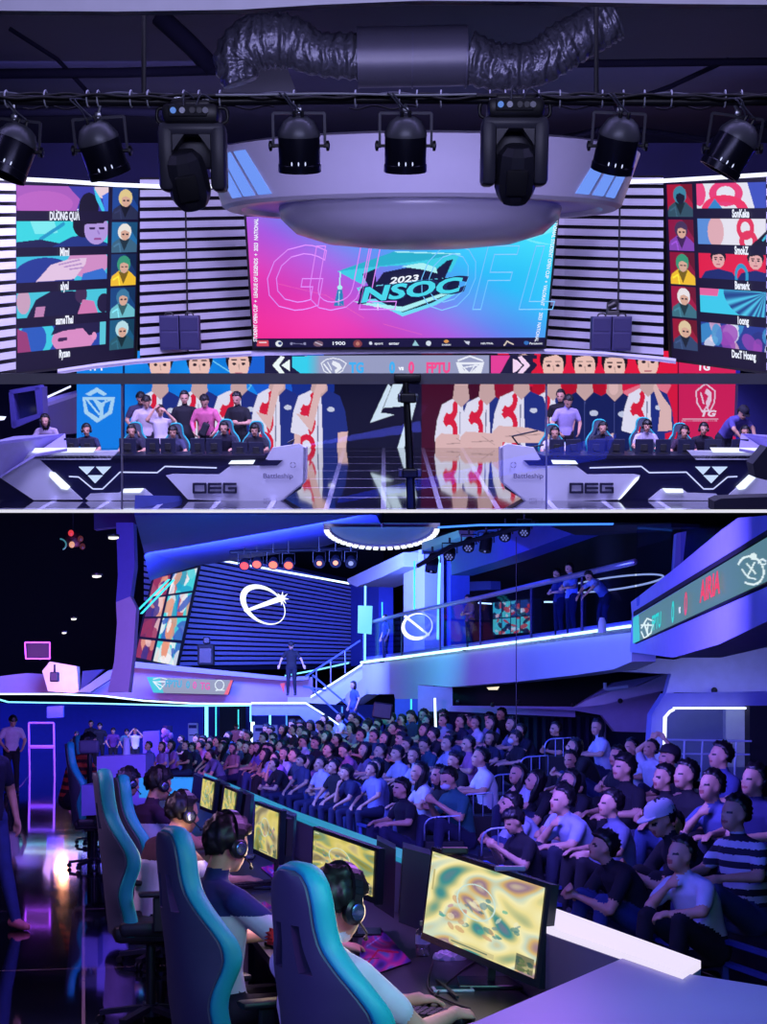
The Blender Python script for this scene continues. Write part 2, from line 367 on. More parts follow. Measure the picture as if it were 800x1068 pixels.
POSE = {
 'knees': dict(pelvis=(0,0,.53), neck=(.06,0,1.07), head=(.10,0,1.22), pitch=.25, kn=((.45,.14,.50),(.45,-.14,.50)), an=((.42,.14,.09),(.44,-.14,.09)),
    elb=((.13,.27,.80),(.13,-.27,.80)), wr=((.36,.15,.64),(.36,-.15,.64)), pn=((0,-.3,-1),(0,.3,-1)), curl=.35),
 'chin': dict(pelvis=(0,0,.53), neck=(.19,0,1.02), head=(.25,0,1.16), pitch=.3, kn=((.45,.15,.50),(.45,-.13,.52)), an=((.40,.15,.09),(.46,-.13,.09)),
    elb=((.30,.25,.74),(.36,-.16,.68)), wr=((.42,.06,.63),(.36,-.07,.93)), pn=((0,-.3,-1),(-1,.3,0)), curl=.9),
 'folded': dict(pelvis=(0,0,.53), neck=(.02,0,1.08), head=(.05,0,1.235), pitch=.2, yaw=.15, kn=((.46,.17,.49),(.46,-.17,.49)), an=((.5,.1,.09),(.48,-.12,.09)),
    elb=((.08,.26,.80),(.08,-.26,.80)), wr=((.24,.04,.76),(.25,-.03,.80)), pn=((-1,0,-.3),(-1,0,-.3)), curl=.5),
 'phone': dict(pelvis=(0,0,.53), neck=(.12,0,1.04), head=(.19,0,1.18), pitch=-.25, kn=((.45,.13,.50),(.45,-.13,.50)), an=((.36,.13,.09),(.42,-.13,.09)),
    elb=((.20,.24,.74),(.20,-.24,.74)), wr=((.40,.06,.84),(.40,-.06,.84)), pn=((-.5,-.8,0),(-.5,.8,0)), curl=.8),
 'lean': dict(pelvis=(0,0,.53), neck=(.24,0,.99), head=(.32,0,1.12), pitch=.35, yaw=-.2, kn=((.44,.18,.50),(.45,-.18,.50)), an=((.40,.18,.09),(.44,-.18,.09)),
    elb=((.38,.24,.64),(.38,-.24,.64)), wr=((.56,.05,.66),(.56,-.05,.69)), pn=((0,-1,-.3),(0,1,-.3)), curl=.7),
 'gamer': dict(pelvis=(0,0,.55), neck=(.17,0,1.06), head=(.25,0,1.20), pitch=-.05, yoke=1, kn=((.45,.16,.52),(.45,-.16,.52)), an=((.38,.16,.09),(.42,-.16,.09)),
    elb=((.26,.26,.80),(.25,-.27,.80)), wr=((.50,.18,.795),(.48,-.26,.795)), pn=((0,0,-1),(0,0,-1)), curl=.35),
 'stand': dict(pelvis=(0,0,.93), neck=(.0,0,1.45), head=(.03,0,1.60), pitch=0, kn=((.03,.10,.5),(.02,-.10,.5)), an=((-.02,.12,.09),(0,-.12,.09)),
    elb=((-.04,.27,1.14),(-.04,-.27,1.14)), wr=((.06,.26,.90),(.06,-.26,.90)), pn=((0,-1,0),(0,1,0)), curl=.35),
 'arms': dict(pelvis=(0,0,.93), neck=(.02,0,1.44), head=(.06,0,1.585), pitch=-.25, kn=((.03,.10,.5),(.02,-.10,.5)), an=((-.02,.12,.09),(0,-.12,.09)),
    elb=((.06,.26,1.14),(.06,-.26,1.14)), wr=((.22,.02,1.13),(.24,-.02,1.17)), pn=((-1,0,-.3),(-1,0,-.3)), curl=.5),
 'raise': dict(pelvis=(0,0,.93), neck=(.01,0,1.44), head=(.05,0,1.59), pitch=.1, kn=((.03,.10,.5),(.02,-.10,.5)), an=((-.02,.12,.09),(0,-.12,.09)),
    elb=((.16,.30,1.40),(.2,-.28,1.42)), wr=((.20,.12,1.60),(.17,-.12,1.64)), pn=((-.3,-1,0),(-.3,1,0)), curl=.6),
 'look': dict(pelvis=(0,0,.93), neck=(.10,0,1.42), head=(.18,0,1.54), pitch=-.6, kn=((.03,.10,.5),(.02,-.10,.5)), an=((-.02,.12,.09),(0,-.12,.09)),
    elb=((.08,.28,1.13),(.08,-.28,1.13)), wr=((.26,.20,.98),(.26,-.20,.98)), pn=((0,-1,0),(0,1,0)), curl=.4),
 'bend': dict(pelvis=(-.1,0,.90), neck=(.28,0,1.28), head=(.37,0,1.37), pitch=-.6, kn=((.0,.10,.5),(.02,-.10,.5)), an=((-.02,.12,.09),(0,-.12,.09)),
    elb=((.42,.24,1.08),(.42,-.24,1.08)), wr=((.58,.15,.90),(.58,-.15,.90)), pn=((0,0,-1),(0,0,-1)), curl=.4),
}
_n = [0]
def person(pose, loc, face, shirt=(40,40,55), pants=(25,28,45), skin=(205,150,125), hair=(18,15,16), style='short', shoes=(60,60,70), label='', group=None,
           yoke=None, var='', hs=1, name='person', voxel=.014, fem=False, long_sleeve=False, scale=1., headset=False, cap_=None, mask=None, mods=None, cat='person'):
    key = (pose, fem, long_sleeve, voxel, var)
    if key not in BODY:
        po = dict(POSE[pose]); po.update(mods or {})
        if var == 'stripe': po['stripe'] = 1
        make_body(key, po, voxel, fem, long_sleeve)
    me, H = BODY[key]; _n[0] += 1
    o = bpy.data.objects.new(name, me); COL.objects.link(o)
    o.matrix_basis = Matrix.Translation(Vector(loc)) @ Matrix.Rotation(math.atan2(face[1], face[0]), 4, 'Z') @ Matrix.Scale(scale, 4)
    reg(o); tag(o, label, cat, group)
    cols = [('skin', skin, .55), ('cloth', shirt, .85), ('cloth', pants, .9), ('shoe', shoes, .6), ('dark', (22, 16, 18), .5), ('lip', (int(skin[0]*.8), int(skin[1]*.6), int(skin[2]*.62)), .5), ('cloth', yoke or shirt, .85)]
    for i, (nm, c, r) in enumerate(cols):
        s = o.material_slots[i]; s.link = 'OBJECT'; s.material = mat('%s_%d_%d_%d' % (nm, *c), c, r, var=.18, scale=14)
    hk = ('hair', key, style, hs)
    if hk not in BODY: BODY[hk] = hair_mesh(H, style, hs); BODY[hk].materials.append(MATS['skin_dummy'])
    h = bpy.data.objects.new('hair', BODY[hk]); COL.objects.link(h); h.parent = o
    h.material_slots[0].link = 'OBJECT'; h.material_slots[0].material = mat('hair_%d_%d_%d' % hair, hair, .45, var=.4, scale=60)
    if headset:
        hm = MB(); R3 = H.to_3x3()
        pts = [H @ Vector((-.01, .098*math.cos(t), .035 + .118*math.sin(t))) for t in np.linspace(-.25, PI+.25, 19)]
        for a, b in zip(pts[:-1], pts[1:]): hm.bar(a, b, .036, .014, up=(R3 @ Vector((0, .01, 1))))
        hb = hm.build('headset', mat('headset_black', (26, 26, 34), .35), o, local=True, smooth=.6)
        for s_ in (1, -1):
            c = MB(); Rc = R3 @ Matrix.Rotation(-s_*PI/2, 3, 'X')
            c.lathe([(.001, 0), (.040, 0), (.044, .008), (.044, .026), (.034, .034), (.001, .034)], H @ Vector((-.008, s_*.074, -.005)), 20, Rc)
            cc = c.build('ear_cup', mat('headset_black', (26, 26, 34), .35), hb, local=True, smooth=.6)
            d = MB(); d.lathe([(.001, 0), (.026, 0), (.028, .004), (.020, .008), (.001, .006)], H @ Vector((-.008, s_*.1075, -.005)), 18, Rc)
            d.build('ear_cup_badge', mat('cup_badge', (120, 130, 175), .25, metal=.8), hb, local=True, smooth=.6)
        m = MB(); m.tube([H @ Vector(p) for p in ((.01, -.1, -.03), (.06, -.098, -.065), (.10, -.06, -.08))], .004, 6); m.ball(H @ Vector((.105, -.052, -.082)), .009, 6, 8)
        m.build('microphone', mat('headset_black', (26, 26, 34), .35), hb, local=True)
    if cap_:
        m = MB(); R3 = H.to_3x3(); m.lathe([(.112, .0), (.113, .03), (.10, .07), (.07, .095), (.02, .105), (.001, .106)], H @ Vector((-.01, 0, .04)), 22, R3, sy=.86)
        br = [H @ Vector((.07+.1*math.cos(a)*1.0, .08*math.sin(a), .042 - .012*math.cos(a))) for a in np.linspace(-PI/2, PI/2, 9)]
        m.prism(br, R3 @ Vector((0, 0, .008)))
        m.build('cap', mat('capcloth_%d_%d_%d' % cap_, cap_, .8), o, local=True, smooth=.6)
    if mask:
        m = MB(); R3 = H.to_3x3(); m.ball(H @ Vector((.052, 0, -.055)), (.056, .06, .045), 8, 14, R3); m.build('face_mask', mat('mask_%d_%d_%d' % mask, mask, .8), o, local=True, smooth=True)
    return o
# =====================================================================================
# UPPER HALL: the stage seen from the gallery
# =====================================================================================
ROOM = 'U'
YW = fl(400, 467).y                          # plane of the LED wall
navy = mat('ceiling_navy', (20, 20, 60), .8, scale=.6, var=.35)
lilac = mat('lilac_panel', (198, 196, 214), .45, scale=2, var=.05)
dark = mat('dark_void', (12, 12, 26), .8); wallnavy = mat('wall_navy', (30, 26, 92), .7, scale=.8, var=.4)
black = mat('black_metal', (24, 24, 30), .42, spec=.6); blk2 = mat('black_rough', (30, 30, 38), .7)
white = mat('white_lacquer', (225, 226, 236), .35, var=.03)
chrome = mat('steel', (170, 172, 180), .3, metal=.9)
led = glow('led_white', (225, 228, 255), 1.6); ledv = glow('led_violet', (190, 180, 255), 1.3)
def struct(mb, name, m, **k): return mb.build(name, m, kind='structure', **k)
# glossy stage floor with thin tile joints
def tile_floor(name, base, line, sx, sy, rough, x0=0, y0=0, wl=.02, ang=0):
    m = bpy.data.materials.new(name); m.use_nodes = True; nt = m.node_tree; b = nt.nodes['Principled BSDF']
    tc = nt.nodes.new('ShaderNodeTexCoord'); mp = nt.nodes.new('ShaderNodeMapping'); mp.inputs['Rotation'].default_value = (0, 0, ang)
    mp.inputs['Location'].default_value = (x0, y0, 0); nt.links.new(tc.outputs['Object'], mp.inputs['Vector'])
    br = nt.nodes.new('ShaderNodeTexBrick'); br.offset = 0; br.squash = 1; br.inputs['Scale'].default_value = 1
    br.inputs['Brick Width'].default_value = sx; br.inputs['Row Height'].default_value = sy; br.inputs['Mortar Size'].default_value = wl/2
    br.inputs['Mortar Smooth'].default_value = .1
    br.inputs['Color1'].default_value = (*lin(base), 1); br.inputs['Color2'].default_value = (*[c*1.25 for c in lin(base)], 1); br.inputs['Mortar'].default_value = (*lin(line), 1)
    nt.links.new(mp.outputs[0], br.inputs['Vector']); nt.links.new(br.outputs['Color'], b.inputs['Base Color'])
    n = nt.nodes.new('ShaderNodeTexNoise'); n.inputs['Scale'].default_value = 1.7; mr = nt.nodes.new('ShaderNodeMapRange'); mr.inputs['To Min'].default_value = rough*.5; mr.inputs['To Max'].default_value = rough*1.6
    nt.links.new(tc.outputs['Object'], n.inputs['Vector']); nt.links.new(n.outputs['Fac'], mr.inputs['Value']); nt.links.new(mr.outputs[0], b.inputs['Roughness'])
    b.inputs['Specular IOR Level'].default_value = .9; b.inputs['Coat Weight'].default_value = .6; b.inputs['Coat Roughness'].default_value = rough*.6
    MATS[name] = m; return m
yf = fl(400, 531.5).y
fm = tile_floor('stage_tiles', (16, 15, 34), (215, 215, 245), 1.12, 1.9, .06, wl=.11)
mb = MB(); mb.hexa([(-26, yf, -FU-.01), (26, yf, -FU-.01), (26, YW+1, -FU-.01), (-26, YW+1, -FU-.01), (-26, yf, -FU), (26, yf, -FU), (26, YW+1, -FU), (-26, YW+1, -FU)])
o = struct(mb, 'floor', fm, label='glossy black tiled stage floor with thin pale joints'); o['category'] = 'floor'
# shell
mb = MB(); mb.box((0, 26, 4.75), (56, 40, .1)); struct(mb, 'ceiling', navy)
mb = MB(); mb.box((0, YW+1.1, .6), (56, .2, 8.6)); struct(mb, 'wall_back', wallnavy)
for sgn, nm in ((-1, 'wall_left'), (1, 'wall_right')):
    mb = MB(); mb.prism([(sgn*13.6, 43, -FU), (sgn*13.6, 43, 4.7), (sgn*8.2, 26, 4.7), (sgn*8.2, 26, -FU)], (sgn*.2, 0, 0)); struct(mb, nm, mat('side_wall_blue', (28, 30, 70), .6))
# ceiling beams and pipes above the truss
for pts, Y, r, nm in (([(-10, 77), (120, 76), (232, 73)], 24, .07, 'a'), ([(480, 68), (640, 66), (812, 64)], 26, .06, 'b'), ([(165, 16), (200, 48), (222, 72)], 24, .14, 'c'),
                      ([(10, 30), (60, 62), (95, 100)], 26, .035, 'd'), ([(640, 112), (700, 90), (760, 62)], 27, .04, 'e'), ([(-5, 118), (110, 116), (232, 120)], 20, .05, 'f'), ([(560, 150), (640, 132), (740, 146), (806, 128)], 28, .05, 'g')):
    mb = MB(); mb.tube([at(x, y, Y) for x, y in pts], r, 8)
    lab = {'a': 'long straight grey pipe under the dark ceiling left of the air duct', 'b': 'straight dark pipe under the ceiling right of the air duct', 'c': 'thick wrapped pipe slanting down to the left end of the air duct',
           'd': 'thin dark pipe slanting over the left end of the lighting bar', 'e': 'thin diagonal pipe above the right half of the lighting bar',
           'f': 'dark pipe behind the lamps on the left below the lighting bar', 'g': 'dark cable sagging under the ceiling right of the white ring'}[nm]
    mb.build('ceiling_pipe', mat('pipe_grey', (26, 25, 44), .9, spec=.1), smooth=True, label=lab, cat='pipe', group='pipes under the stage hall ceiling')
# dark loose panels under the ceiling
for pts, Y in (([(250, 68), (235, 78), (232, 96), (310, 98), (300, 72), (275, 60)], 21), ):
    mb = MB(); mb.px(pts, Y, .25); mb.build('duct_hanger_box', mat('box_dark', (26, 26, 44), .6), label='dark rounded box hanging behind the left bend of the air duct', cat='box')
# air duct
t = thing('air_duct', at(430, 62, 20), 0, 'large silver-black flexible air duct with a smooth straight middle section', 'duct')
dm = bpy.data.materials.new('duct_foil'); dm.use_nodes = True; nt = dm.node_tree; b = nt.nodes['Principled BSDF']; MATS['duct'] = dm
b.inputs['Base Color'].default_value = (*lin((64, 66, 74)), 1); b.inputs['Roughness'].default_value = .34; b.inputs['Metallic'].default_value = .55
w = nt.nodes.new('ShaderNodeTexWave'); w.inputs['Scale'].default_value = 1.9; w.inputs['Distortion'].default_value = 5; w.inputs['Detail'].default_value = 4; w.inputs['Detail Scale'].default_value = 2.5
bp = nt.nodes.new('ShaderNodeBump'); bp.inputs['Strength'].default_value = .6; bp.inputs['Distance'].default_value = .05
tc = nt.nodes.new('ShaderNodeTexCoord'); nt.links.new(tc.outputs['Object'], w.inputs['Vector']); nt.links.new(w.outputs['Fac'], bp.inputs['Height']); nt.links.new(bp.outputs[0], b.inputs['Normal'])
def spline(pts, n=8):
    out = []; p = [Vector(q) for q in pts]
    for i in range(len(p)-1):
        a, b_, c, d = p[max(i-1, 0)], p[i], p[i+1], p[min(i+2, len(p)-1)]
        for k in range(n):
            s = k/n; out.append(.5*((2*b_) + (c-a)*s + (2*a-5*b_+4*c-d)*s*s + (3*b_-a-3*c+d)*s**3))
    return out + [p[-1]]
def duct(pts, name, rs):
    c = spline([at(x, y, 20) for x, y in pts], 12); n = len(c); mb = MB(); r = []
    for i in range(n):
        f = i/(n-1)*(len(rs)-1); j = min(int(f), len(rs)-2); r.append((rs[j] + (rs[j+1]-rs[j])*(f-j))*(1 + .045*math.sin(i*1.9) + .025*math.sin(i*4.1)))
    mb.tube(c, r, 26)
    for k, p in enumerate(mb.v): 
        a = 1 + .012*math.sin(k*2.3); 
    mb.build(name, dm, t, smooth=True)
duct([(252, 86), (246, 62), (268, 44), (302, 44), (330, 56), (374, 59)], 'flexible_duct', [.22, .27, .33, .30, .25, .27])
duct([(486, 59), (520, 70), (560, 66), (588, 48), (620, 30), (640, 18)], 'flexible_duct', [.30, .27, .26, .28, .27, .26])
mb = MB(); a, b_ = at(373, 60, 20), at(487, 58, 20); mb.tube([a, b_], .345, 28); mb.build('straight_duct', mat('duct_smooth', (56, 56, 66), .42, metal=.3, scale=3), t, smooth=.6)
for x in (374, 430, 486):
    mb = MB(); mb.tube([at(x-.8, 60, 20), at(x+.8, 60, 20)], .352, 28); mb.build('duct_band', mat('duct_band', (60, 60, 74), .4, metal=.4), t, smooth=.6)
# pale gallery edge at the very top
t = thing('trim_1', at(400, 4, 9)); t['kind'] = 'structure'
mb = MB(); mb.px([(-12, -14), (812, -14), (812, 5), (700, 4), (560, 1.5), (440, .5), (330, 5), (250, 10), (120, 12), (-12, 11)], 9, .12); mb.build('fascia_edge', mat('fascia_lilac', (205, 200, 224), .5), t)
# hanging rods that carry the lighting bar
for x, lab in ((150, 'thin black rod holding up the lighting bar on the left'), (622, 'thin black rod holding up the lighting bar on the right')):
    mb = MB(); mb.tube([at(x, -5, 12.1), at(x, 101, 12.1)], .018, 8); mb.build('hanging_rod', black, label=lab, cat='rod', group='rods of the lighting bar')
# lighting bar with its cable bundle
t = thing('lighting_bar', at(400, 104, 12), 0, 'long black lighting bar wrapped in cables and white ties across the hall', 'lighting bar')
mb = MB(); mb.tube([at(x, 105+1.2*math.sin(x/90), 12) for x in range(-20, 830, 25)], .032, 10); mb.build('bar_pipe', black, t, smooth=True)
for j in range(4):
    mb = MB(); ph = j*1.7; mb.tube([at(x, 101 - j*.5 + 1.7*math.sin(x/23+ph) + 1.1*math.sin(x/9.1+ph*2), 11.93+.02*j) for x in range(-20, 830, 5)], .011, 6)
    mb.build('bundled_cable', mat('cable_black', (22, 22, 28), .5) if j < 3 else mat('cable_grey', (96, 98, 112), .4), t, smooth=True)
mb = MB(); mb.tube([at(x, 98.6+.8*math.sin(x/31), 11.9) for x in range(225, 505, 8)], .008, 6); mb.build('bundled_cable', mat('cable_silver', (170, 175, 180), .35), t, smooth=True, label='silver cable along the middle of the bar')
for x in (7, 48, 92, 103, 137, 155, 192, 208, 230, 307, 371, 417, 435, 460, 511, 527, 546, 562, 584, 628, 650, 672, 700, 756, 773):
    mb = MB(); c = at(x, 103, 12); mb.tube([c + Vector((.004*math.cos(q), .055*math.cos(q), .058*math.sin(q))) for q in np.linspace(0, 2*PI, 13)], .0058, 6, caps=False)
    mb.build('cable_tie', mat('tie_white', (215, 218, 235), .4), t)
for x in (60, 250, 400, 590, 720):
    mb = MB(); mb.tube([at(x+k*6, 112+2*math.sin(k), 12.1) for k in range(-6, 7)], .006, 6); mb.build('hanging_cable', mat('cable_black', (22, 22, 28), .5), t, smooth=True)
# par lamps -------------------------------------------------------------------
u = 12/1640.0
cable = mat('cable_grey2', (72, 74, 92), .4)
lensm = mat('lamp_lens', (90, 110, 150), .1, spec=1)
def par(cx, cy, tilt, yaw, label, s=1.0):
    """cx, cy: middle of the can in the photo; tilt about the sight axis, yaw towards the viewer (the mouth points down/away)"""
    c = at(cx, cy, 12); th = thing('par_lamp', c, 0, label, 'stage lamp', 'round par lamps on the lighting bar')
    k = u*s; R = (Matrix.Rotation(tilt, 3, 'Y') @ Matrix.Rotation(yaw, 3, 'X')); top = at(cx, 105, 12) - c
    body = MB(); body.lathe([(.5*k, 27*k), (9*k, 26*k), (15*k, 22*k), (20.5*k, 12*k), (21*k, 10*k), (21*k, -18*k), (21.8*k, -19*k), (21.8*k, -26*k), (19.5*k, -26*k), (19*k, -20*k), (.5*k, -19*k)], (0, 0, 0), 14, R)
    bo = body.build('lamp_body', mat('par_body', (38, 38, 56), .28, metal=.5), th, local=True, smooth=.5)
    m = MB(); m.lathe([(.5*k, 27.6*k), (9.6*k, 26.6*k), (15.8*k, 22.4*k), (21.3*k, 12*k), (21.5*k, 8*k), (21*k, 8*k)], (0, 0, 0), 14, R); m.build('lamp_cap', mat('par_cap_lit', (104, 106, 116), .4, metal=.3), bo, local=True, smooth=.5, label='grey conical cap, made paler for light from above')  # silvery cap, with the light from above put into its paler colour
    m = MB(); m.lathe([(.5*k, -21*k), (18.8*k, -21*k), (18.8*k, -22*k), (.5*k, -22*k)], (0, 0, 0), 14, R); m.build('lens', lensm, bo, local=True)
    for q in range(3):
        m = MB(); a = -1.9 + q*.33; p = R @ Vector((21.2*k*math.cos(a), 21.2*k*math.sin(a), -16*k)); m.ball(p, (.7*k, .7*k, 2.0*k), 6, 8, R); m.build('vent_slot', glow('vent_glow', (205, 215, 255), 1.1), bo, local=True, label='small bright vent slot')
    m = MB()
    for dx in (-4, 4): m.lathe([(1.9*k, 24*k), (1.9*k, 31*k), (1.2*k, 33*k)], R @ Vector((dx*k, -6*k, 0)), 8, R)
    m.build('cable_gland', black, bo, local=True)
    yk = MB(); Ry = Matrix.Rotation(tilt*.25, 3, 'Y'); pt = [Vector((sx_*26*k, 0, z*k)) for sx_, z in ((-1, -3), (-1, 30), (1, 30), (1, -3))]
    for a, b2 in zip(pt[:-1], pt[1:]): yk.bar(Ry @ a, Ry @ b2, 2.6*k, 1.2*k, up=(0, 1, 0.01))
    yk.build('yoke', mat('yoke_dark', (44, 44, 60), .4, metal=.4), th, local=True)
    for sg in (-1, 1):
        kb = MB(); Rk = Matrix.Rotation(sg*PI/2, 3, 'Y'); kb.lathe([(1.6*k, 20*k), (1.6*k, 27*k), (5*k, 27.5*k), (5*k, 30*k), (2*k, 31*k), (.1*k, 31*k)], Ry @ Vector((0, 0, -1*k)), 10, Rk); kb.build('tilt_knob', black, th, local=True, smooth=.6)
    cl = MB(); z0 = Ry @ Vector((0, 0, 30*k)); cl.tube([z0, z0 + Vector((0, 0, 5*k))], 2.2*k, 10); cl.bbox_(z0 + Vector((0, 0, 3*k)), (6*k, 6*k, 5*k), .8*k); cl.tube([z0 + Vector((0, 0, 4*k)), Vector((top.x*1., top.y, top.z))], 1.8*k, 8)
    cl.build('clamp', chrome, th, local=True, smooth=.6)
    cb = MB(); e = R @ Vector((0, -6*k, 31*k)); tz = top.z
    for dx, a in ((-4, -18), (4, -13)): cb.tube(spline([e + Vector((dx*k, 0, 0)), e + Vector((a*k*.5, -4*k, 9*k)), e + Vector((a*k, -5*k, 18*k)), Vector((a*k*.8, -3*k, tz))], 6), .9*k, 6)
    cb.build('power_cable', cable, th, local=True, smooth=True)
par(14, 158, .38, -.2, 'black par lamp cut by the left edge of the photo')
par(106, 156, -.28, .25, 'black round par lamp left of the left moving head, above the left player screen')
par(312, 151, 0, .22, 'upright black par lamp in front of the left part of the white ring')
par(423, 151, 0, .22, 'upright black par lamp in front of the middle of the white ring')
par(644, 151, .16, .3, 'black round par lamp just right of the right moving head and the ring')
par(764, 154, .5, .1, 'black par lamp turned outwards near the right edge of the photo')
# moving heads ----------------------------------------------------------------
def moving(cx, cy, hx, hr, label):
    c = at(cx, cy, 12); th = thing('moving_head_lamp', c, 0, label, 'stage lamp', 'moving head lamps on the lighting bar'); k = u; top = at(cx, 105, 12) - c
    b1 = MB(); b1.bbox_((0, 0, 47*k), (56*k, 44*k, 18*k), 5*k); b1.bbox_((0, 0, 56*k), (40*k, 34*k, 8*k), 3*k); base = b1.build('base_box', black, th, local=True, smooth=.5)
    pn = MB(); pn.bbox_((-2*k, -22.5*k, 49*k), (38*k, 3*k, 11*k), 1*k); pn.build('control_panel', blk2, base, local=True)
    for dx, col in ((-16, (120, 170, 255)), (-7, (215, 220, 235)), (3, (40, 40, 50)), (10, (40, 40, 50)), (16, (150, 150, 165))):
        s = MB(); s.lathe([(.1*k, 0), (3*k, 0), (3*k, 1.5*k), (.1*k, 1.5*k)], (dx*k, -24*k, 49*k), 10, Matrix.Rotation(PI/2, 3, 'X')); s.build('socket', glow('socket_blue', (90, 140, 230), .8) if dx == -16 else mat('sock_%d' % col[0], col, .4), base, local=True)
    for sg in (-1, 1):
        h = MB(); h.tube(spline([(sg*24*k, 0, 54*k), (sg*34*k, 0, 53*k), (sg*35*k, 0, 42*k), (sg*26*k, 0, 38*k)], 5), 1.8*k, 8); h.build('side_handle', black, base, local=True, smooth=True)
    y1 = MB(); y1.bbox_((0, 0, 33*k), (66*k, 34*k, 13*k), 5*k); y1.bbox_((0, 12*k, 14*k), (50*k, 8*k, 34*k), 3*k)
    for sg in (-1, 1):
        y1.bbox_((sg*26*k, 0, 5*k), (15*k, 36*k, 62*k), 5*k)
        y1.prism([(sg*19*k, -15*k, 28*k), (sg*19*k, -15*k, 12*k), (sg*7*k, -15*k, 28*k)], (0, 30*k, 0))
    y1.build('yoke', mat('yoke_grey', (66, 66, 80), .42), th, local=True, smooth=.5)
    R = Matrix.Rotation(hr, 3, 'Y') @ Matrix.Rotation(.35, 3, 'X'); hc = Vector((hx*k, -3*k, -14*k))
    hb = MB(); hb.lathe([(.5*k, 28*k), (13*k, 27*k), (19*k, 20*k), (21*k, 8*k), (21*k, -14*k), (18*k, -22*k), (14*k, -28*k), (.5*k, -28*k)], hc, 10, R)
    head = hb.build('head', mat('head_shell', (58, 58, 70), .38), th, local=True, smooth=.35)
    pl = MB(); pl.bbox_(hc + R @ Vector((0, -20*k, -4*k)), (22*k, 6*k, 26*k), 2.5*k, R); pl.build('head_cover_plate', blk2, head, local=True, smooth=.5)
    ln = MB(); ln.lathe([(.5*k, -28.2*k), (12*k, -28.2*k), (12*k, -29.5*k), (.5*k, -29.5*k)], hc, 14, R); ln.build('lens', lensm, head, local=True)
    cl = MB()
    for dx in (-14, 14):
        cl.tube([(dx*k, 0, 58*k), (dx*k, 0, top.z)], 2.2*k, 8); cl.bbox_((dx*k, 0, top.z), (8*k, 9*k, 10*k), 1*k)
    cl.build('clamp', chrome, th, local=True)
    cb = MB(); cb.tube(spline([(6*k, -23*k, 52*k), (12*k, -20*k, 64*k), (22*k, -14*k, 60*k), (26*k, -8*k, top.z)], 6), 1*k, 6); cb.tube(spline([(-6*k, -23*k, 52*k), (-4*k, -22*k, 66*k), (4*k, -14*k, top.z)], 6), 1*k, 6); cb.build('power_cable', cable, th, local=True, smooth=True)
moving(202, 172, -6, -.18, 'black moving head lamp on the left, hanging before the striped wall')
moving(536, 166, 2, .02, 'black moving head lamp on the right, hanging before the white ring')
# white ring with dome ----------------------------------------------------------
cyr = 26.0; cxr = at(440, 150, cyr).x; k = cyr/1640
z_bot = at(440, 204, cyr-3.3).z; z_top = at(440, 138, cyr-3.5).z
t = thing('ceiling_ring', (cxr, cyr, z_bot), 0, 'huge glossy white ring hanging from the ceiling above the main screen', 'ring light')
ringm = mat('ring_white', (206, 202, 220), .28, var=.03, spec=.6)
H_ = z_top - z_bot
mb = MB(); mb.lathe([(2.84, .06), (2.9, 0), (3.12, 0), (3.2, .05), (3.46, H_), (3.3, H_+.05), (2.95, .9*H_), (2.84, .06)], (0, 0, 0), 96); mb.build('ring_band', ringm, t, local=True, smooth=.5)
mb = MB(); mb.lathe([(2.83, .14), (2.83, .22), (2.86, .22), (2.86, .14)], (0, 0, 0), 96); mb.build('inner_light_strip', glow('ring_blue', (90, 70, 230), 1.0), t, local=True)
mb = MB(); mb.lathe([(2.86, .32*H_), (.1, .32*H_), (.1, .28*H_), (2.86, .28*H_)], (0, 0, 0), 64); mb.build('ring_inner_cover', mat('ring_cover_lit', (70, 56, 190), .6), t, local=True)  # blue-violet strip light on the cover put into its colour
bp_ = glow('ring_panel_blue', (110, 150, 245), 1.0)
for a0, a1, sg in ((202.5, 208.3, 1), (210, 215.5, 1), (217.3, 222.6, 1), (316, 321.5, -1), (323.5, 329, -1), (331, 337, -1)):
    mb = MB(); vs = []
    for zi in range(9):
        f = .12 + .76*zi/8; r = 3.2 + .26*f + .012
        for ai in range(5):
            a = math.radians(a0 + (a1-a0)*ai/4 - sg*(f-.5)*8); vs.append((r*math.cos(a), r*math.sin(a), f*H_))
    n = len(vs); vs += [(x*.994, y*.994, z) for x, y, z in vs]
    g = [(zi*5+ai, zi*5+ai+1, zi*5+ai+6, zi*5+ai+5) for zi in range(8) for ai in range(4)]
    rim = [i for i in range(5)] + [zi*5+4 for zi in range(1, 9)] + [40+i for i in range(3, -1, -1)] + [zi*5 for zi in range(7, 0, -1)]
    mb.add(vs, g + [tuple(n+i for i in reversed(q)) for q in g] + [(rim[i], rim[(i+1) % len(rim)], rim[(i+1) % len(rim)]+n, rim[i]+n) for i in range(len(rim))])
    mb.build('blue_light_panel', bp_, t, local=True, label='slanted blue light panel on the outside of the ring')
dz = at(438, 226, cyr).z
o = thing('dome', (at(438, 226, cyr).x, cyr, dz), 0, 'smooth pale dome hanging inside the big white ring', 'dome')
mb = MB(); mb.lathe([(.02, -.50), (.8, -.485), (1.5, -.42), (2.0, -.27), (2.24, -.05), (2.28, .12), (2.2, .3), (1.9, .46), (1.2, .56), (.02, .6)], (0, 0, 0), 96); mb.build('dome_shell', mat('dome_shell', (196, 192, 214), .25, var=.03), o, local=True, smooth=True)
mb = MB(); mb.tube([(0, 0, .55), (0, 0, z_top-dz+.3)], .06, 10); mb.build('dome_stem', black, o, local=True)
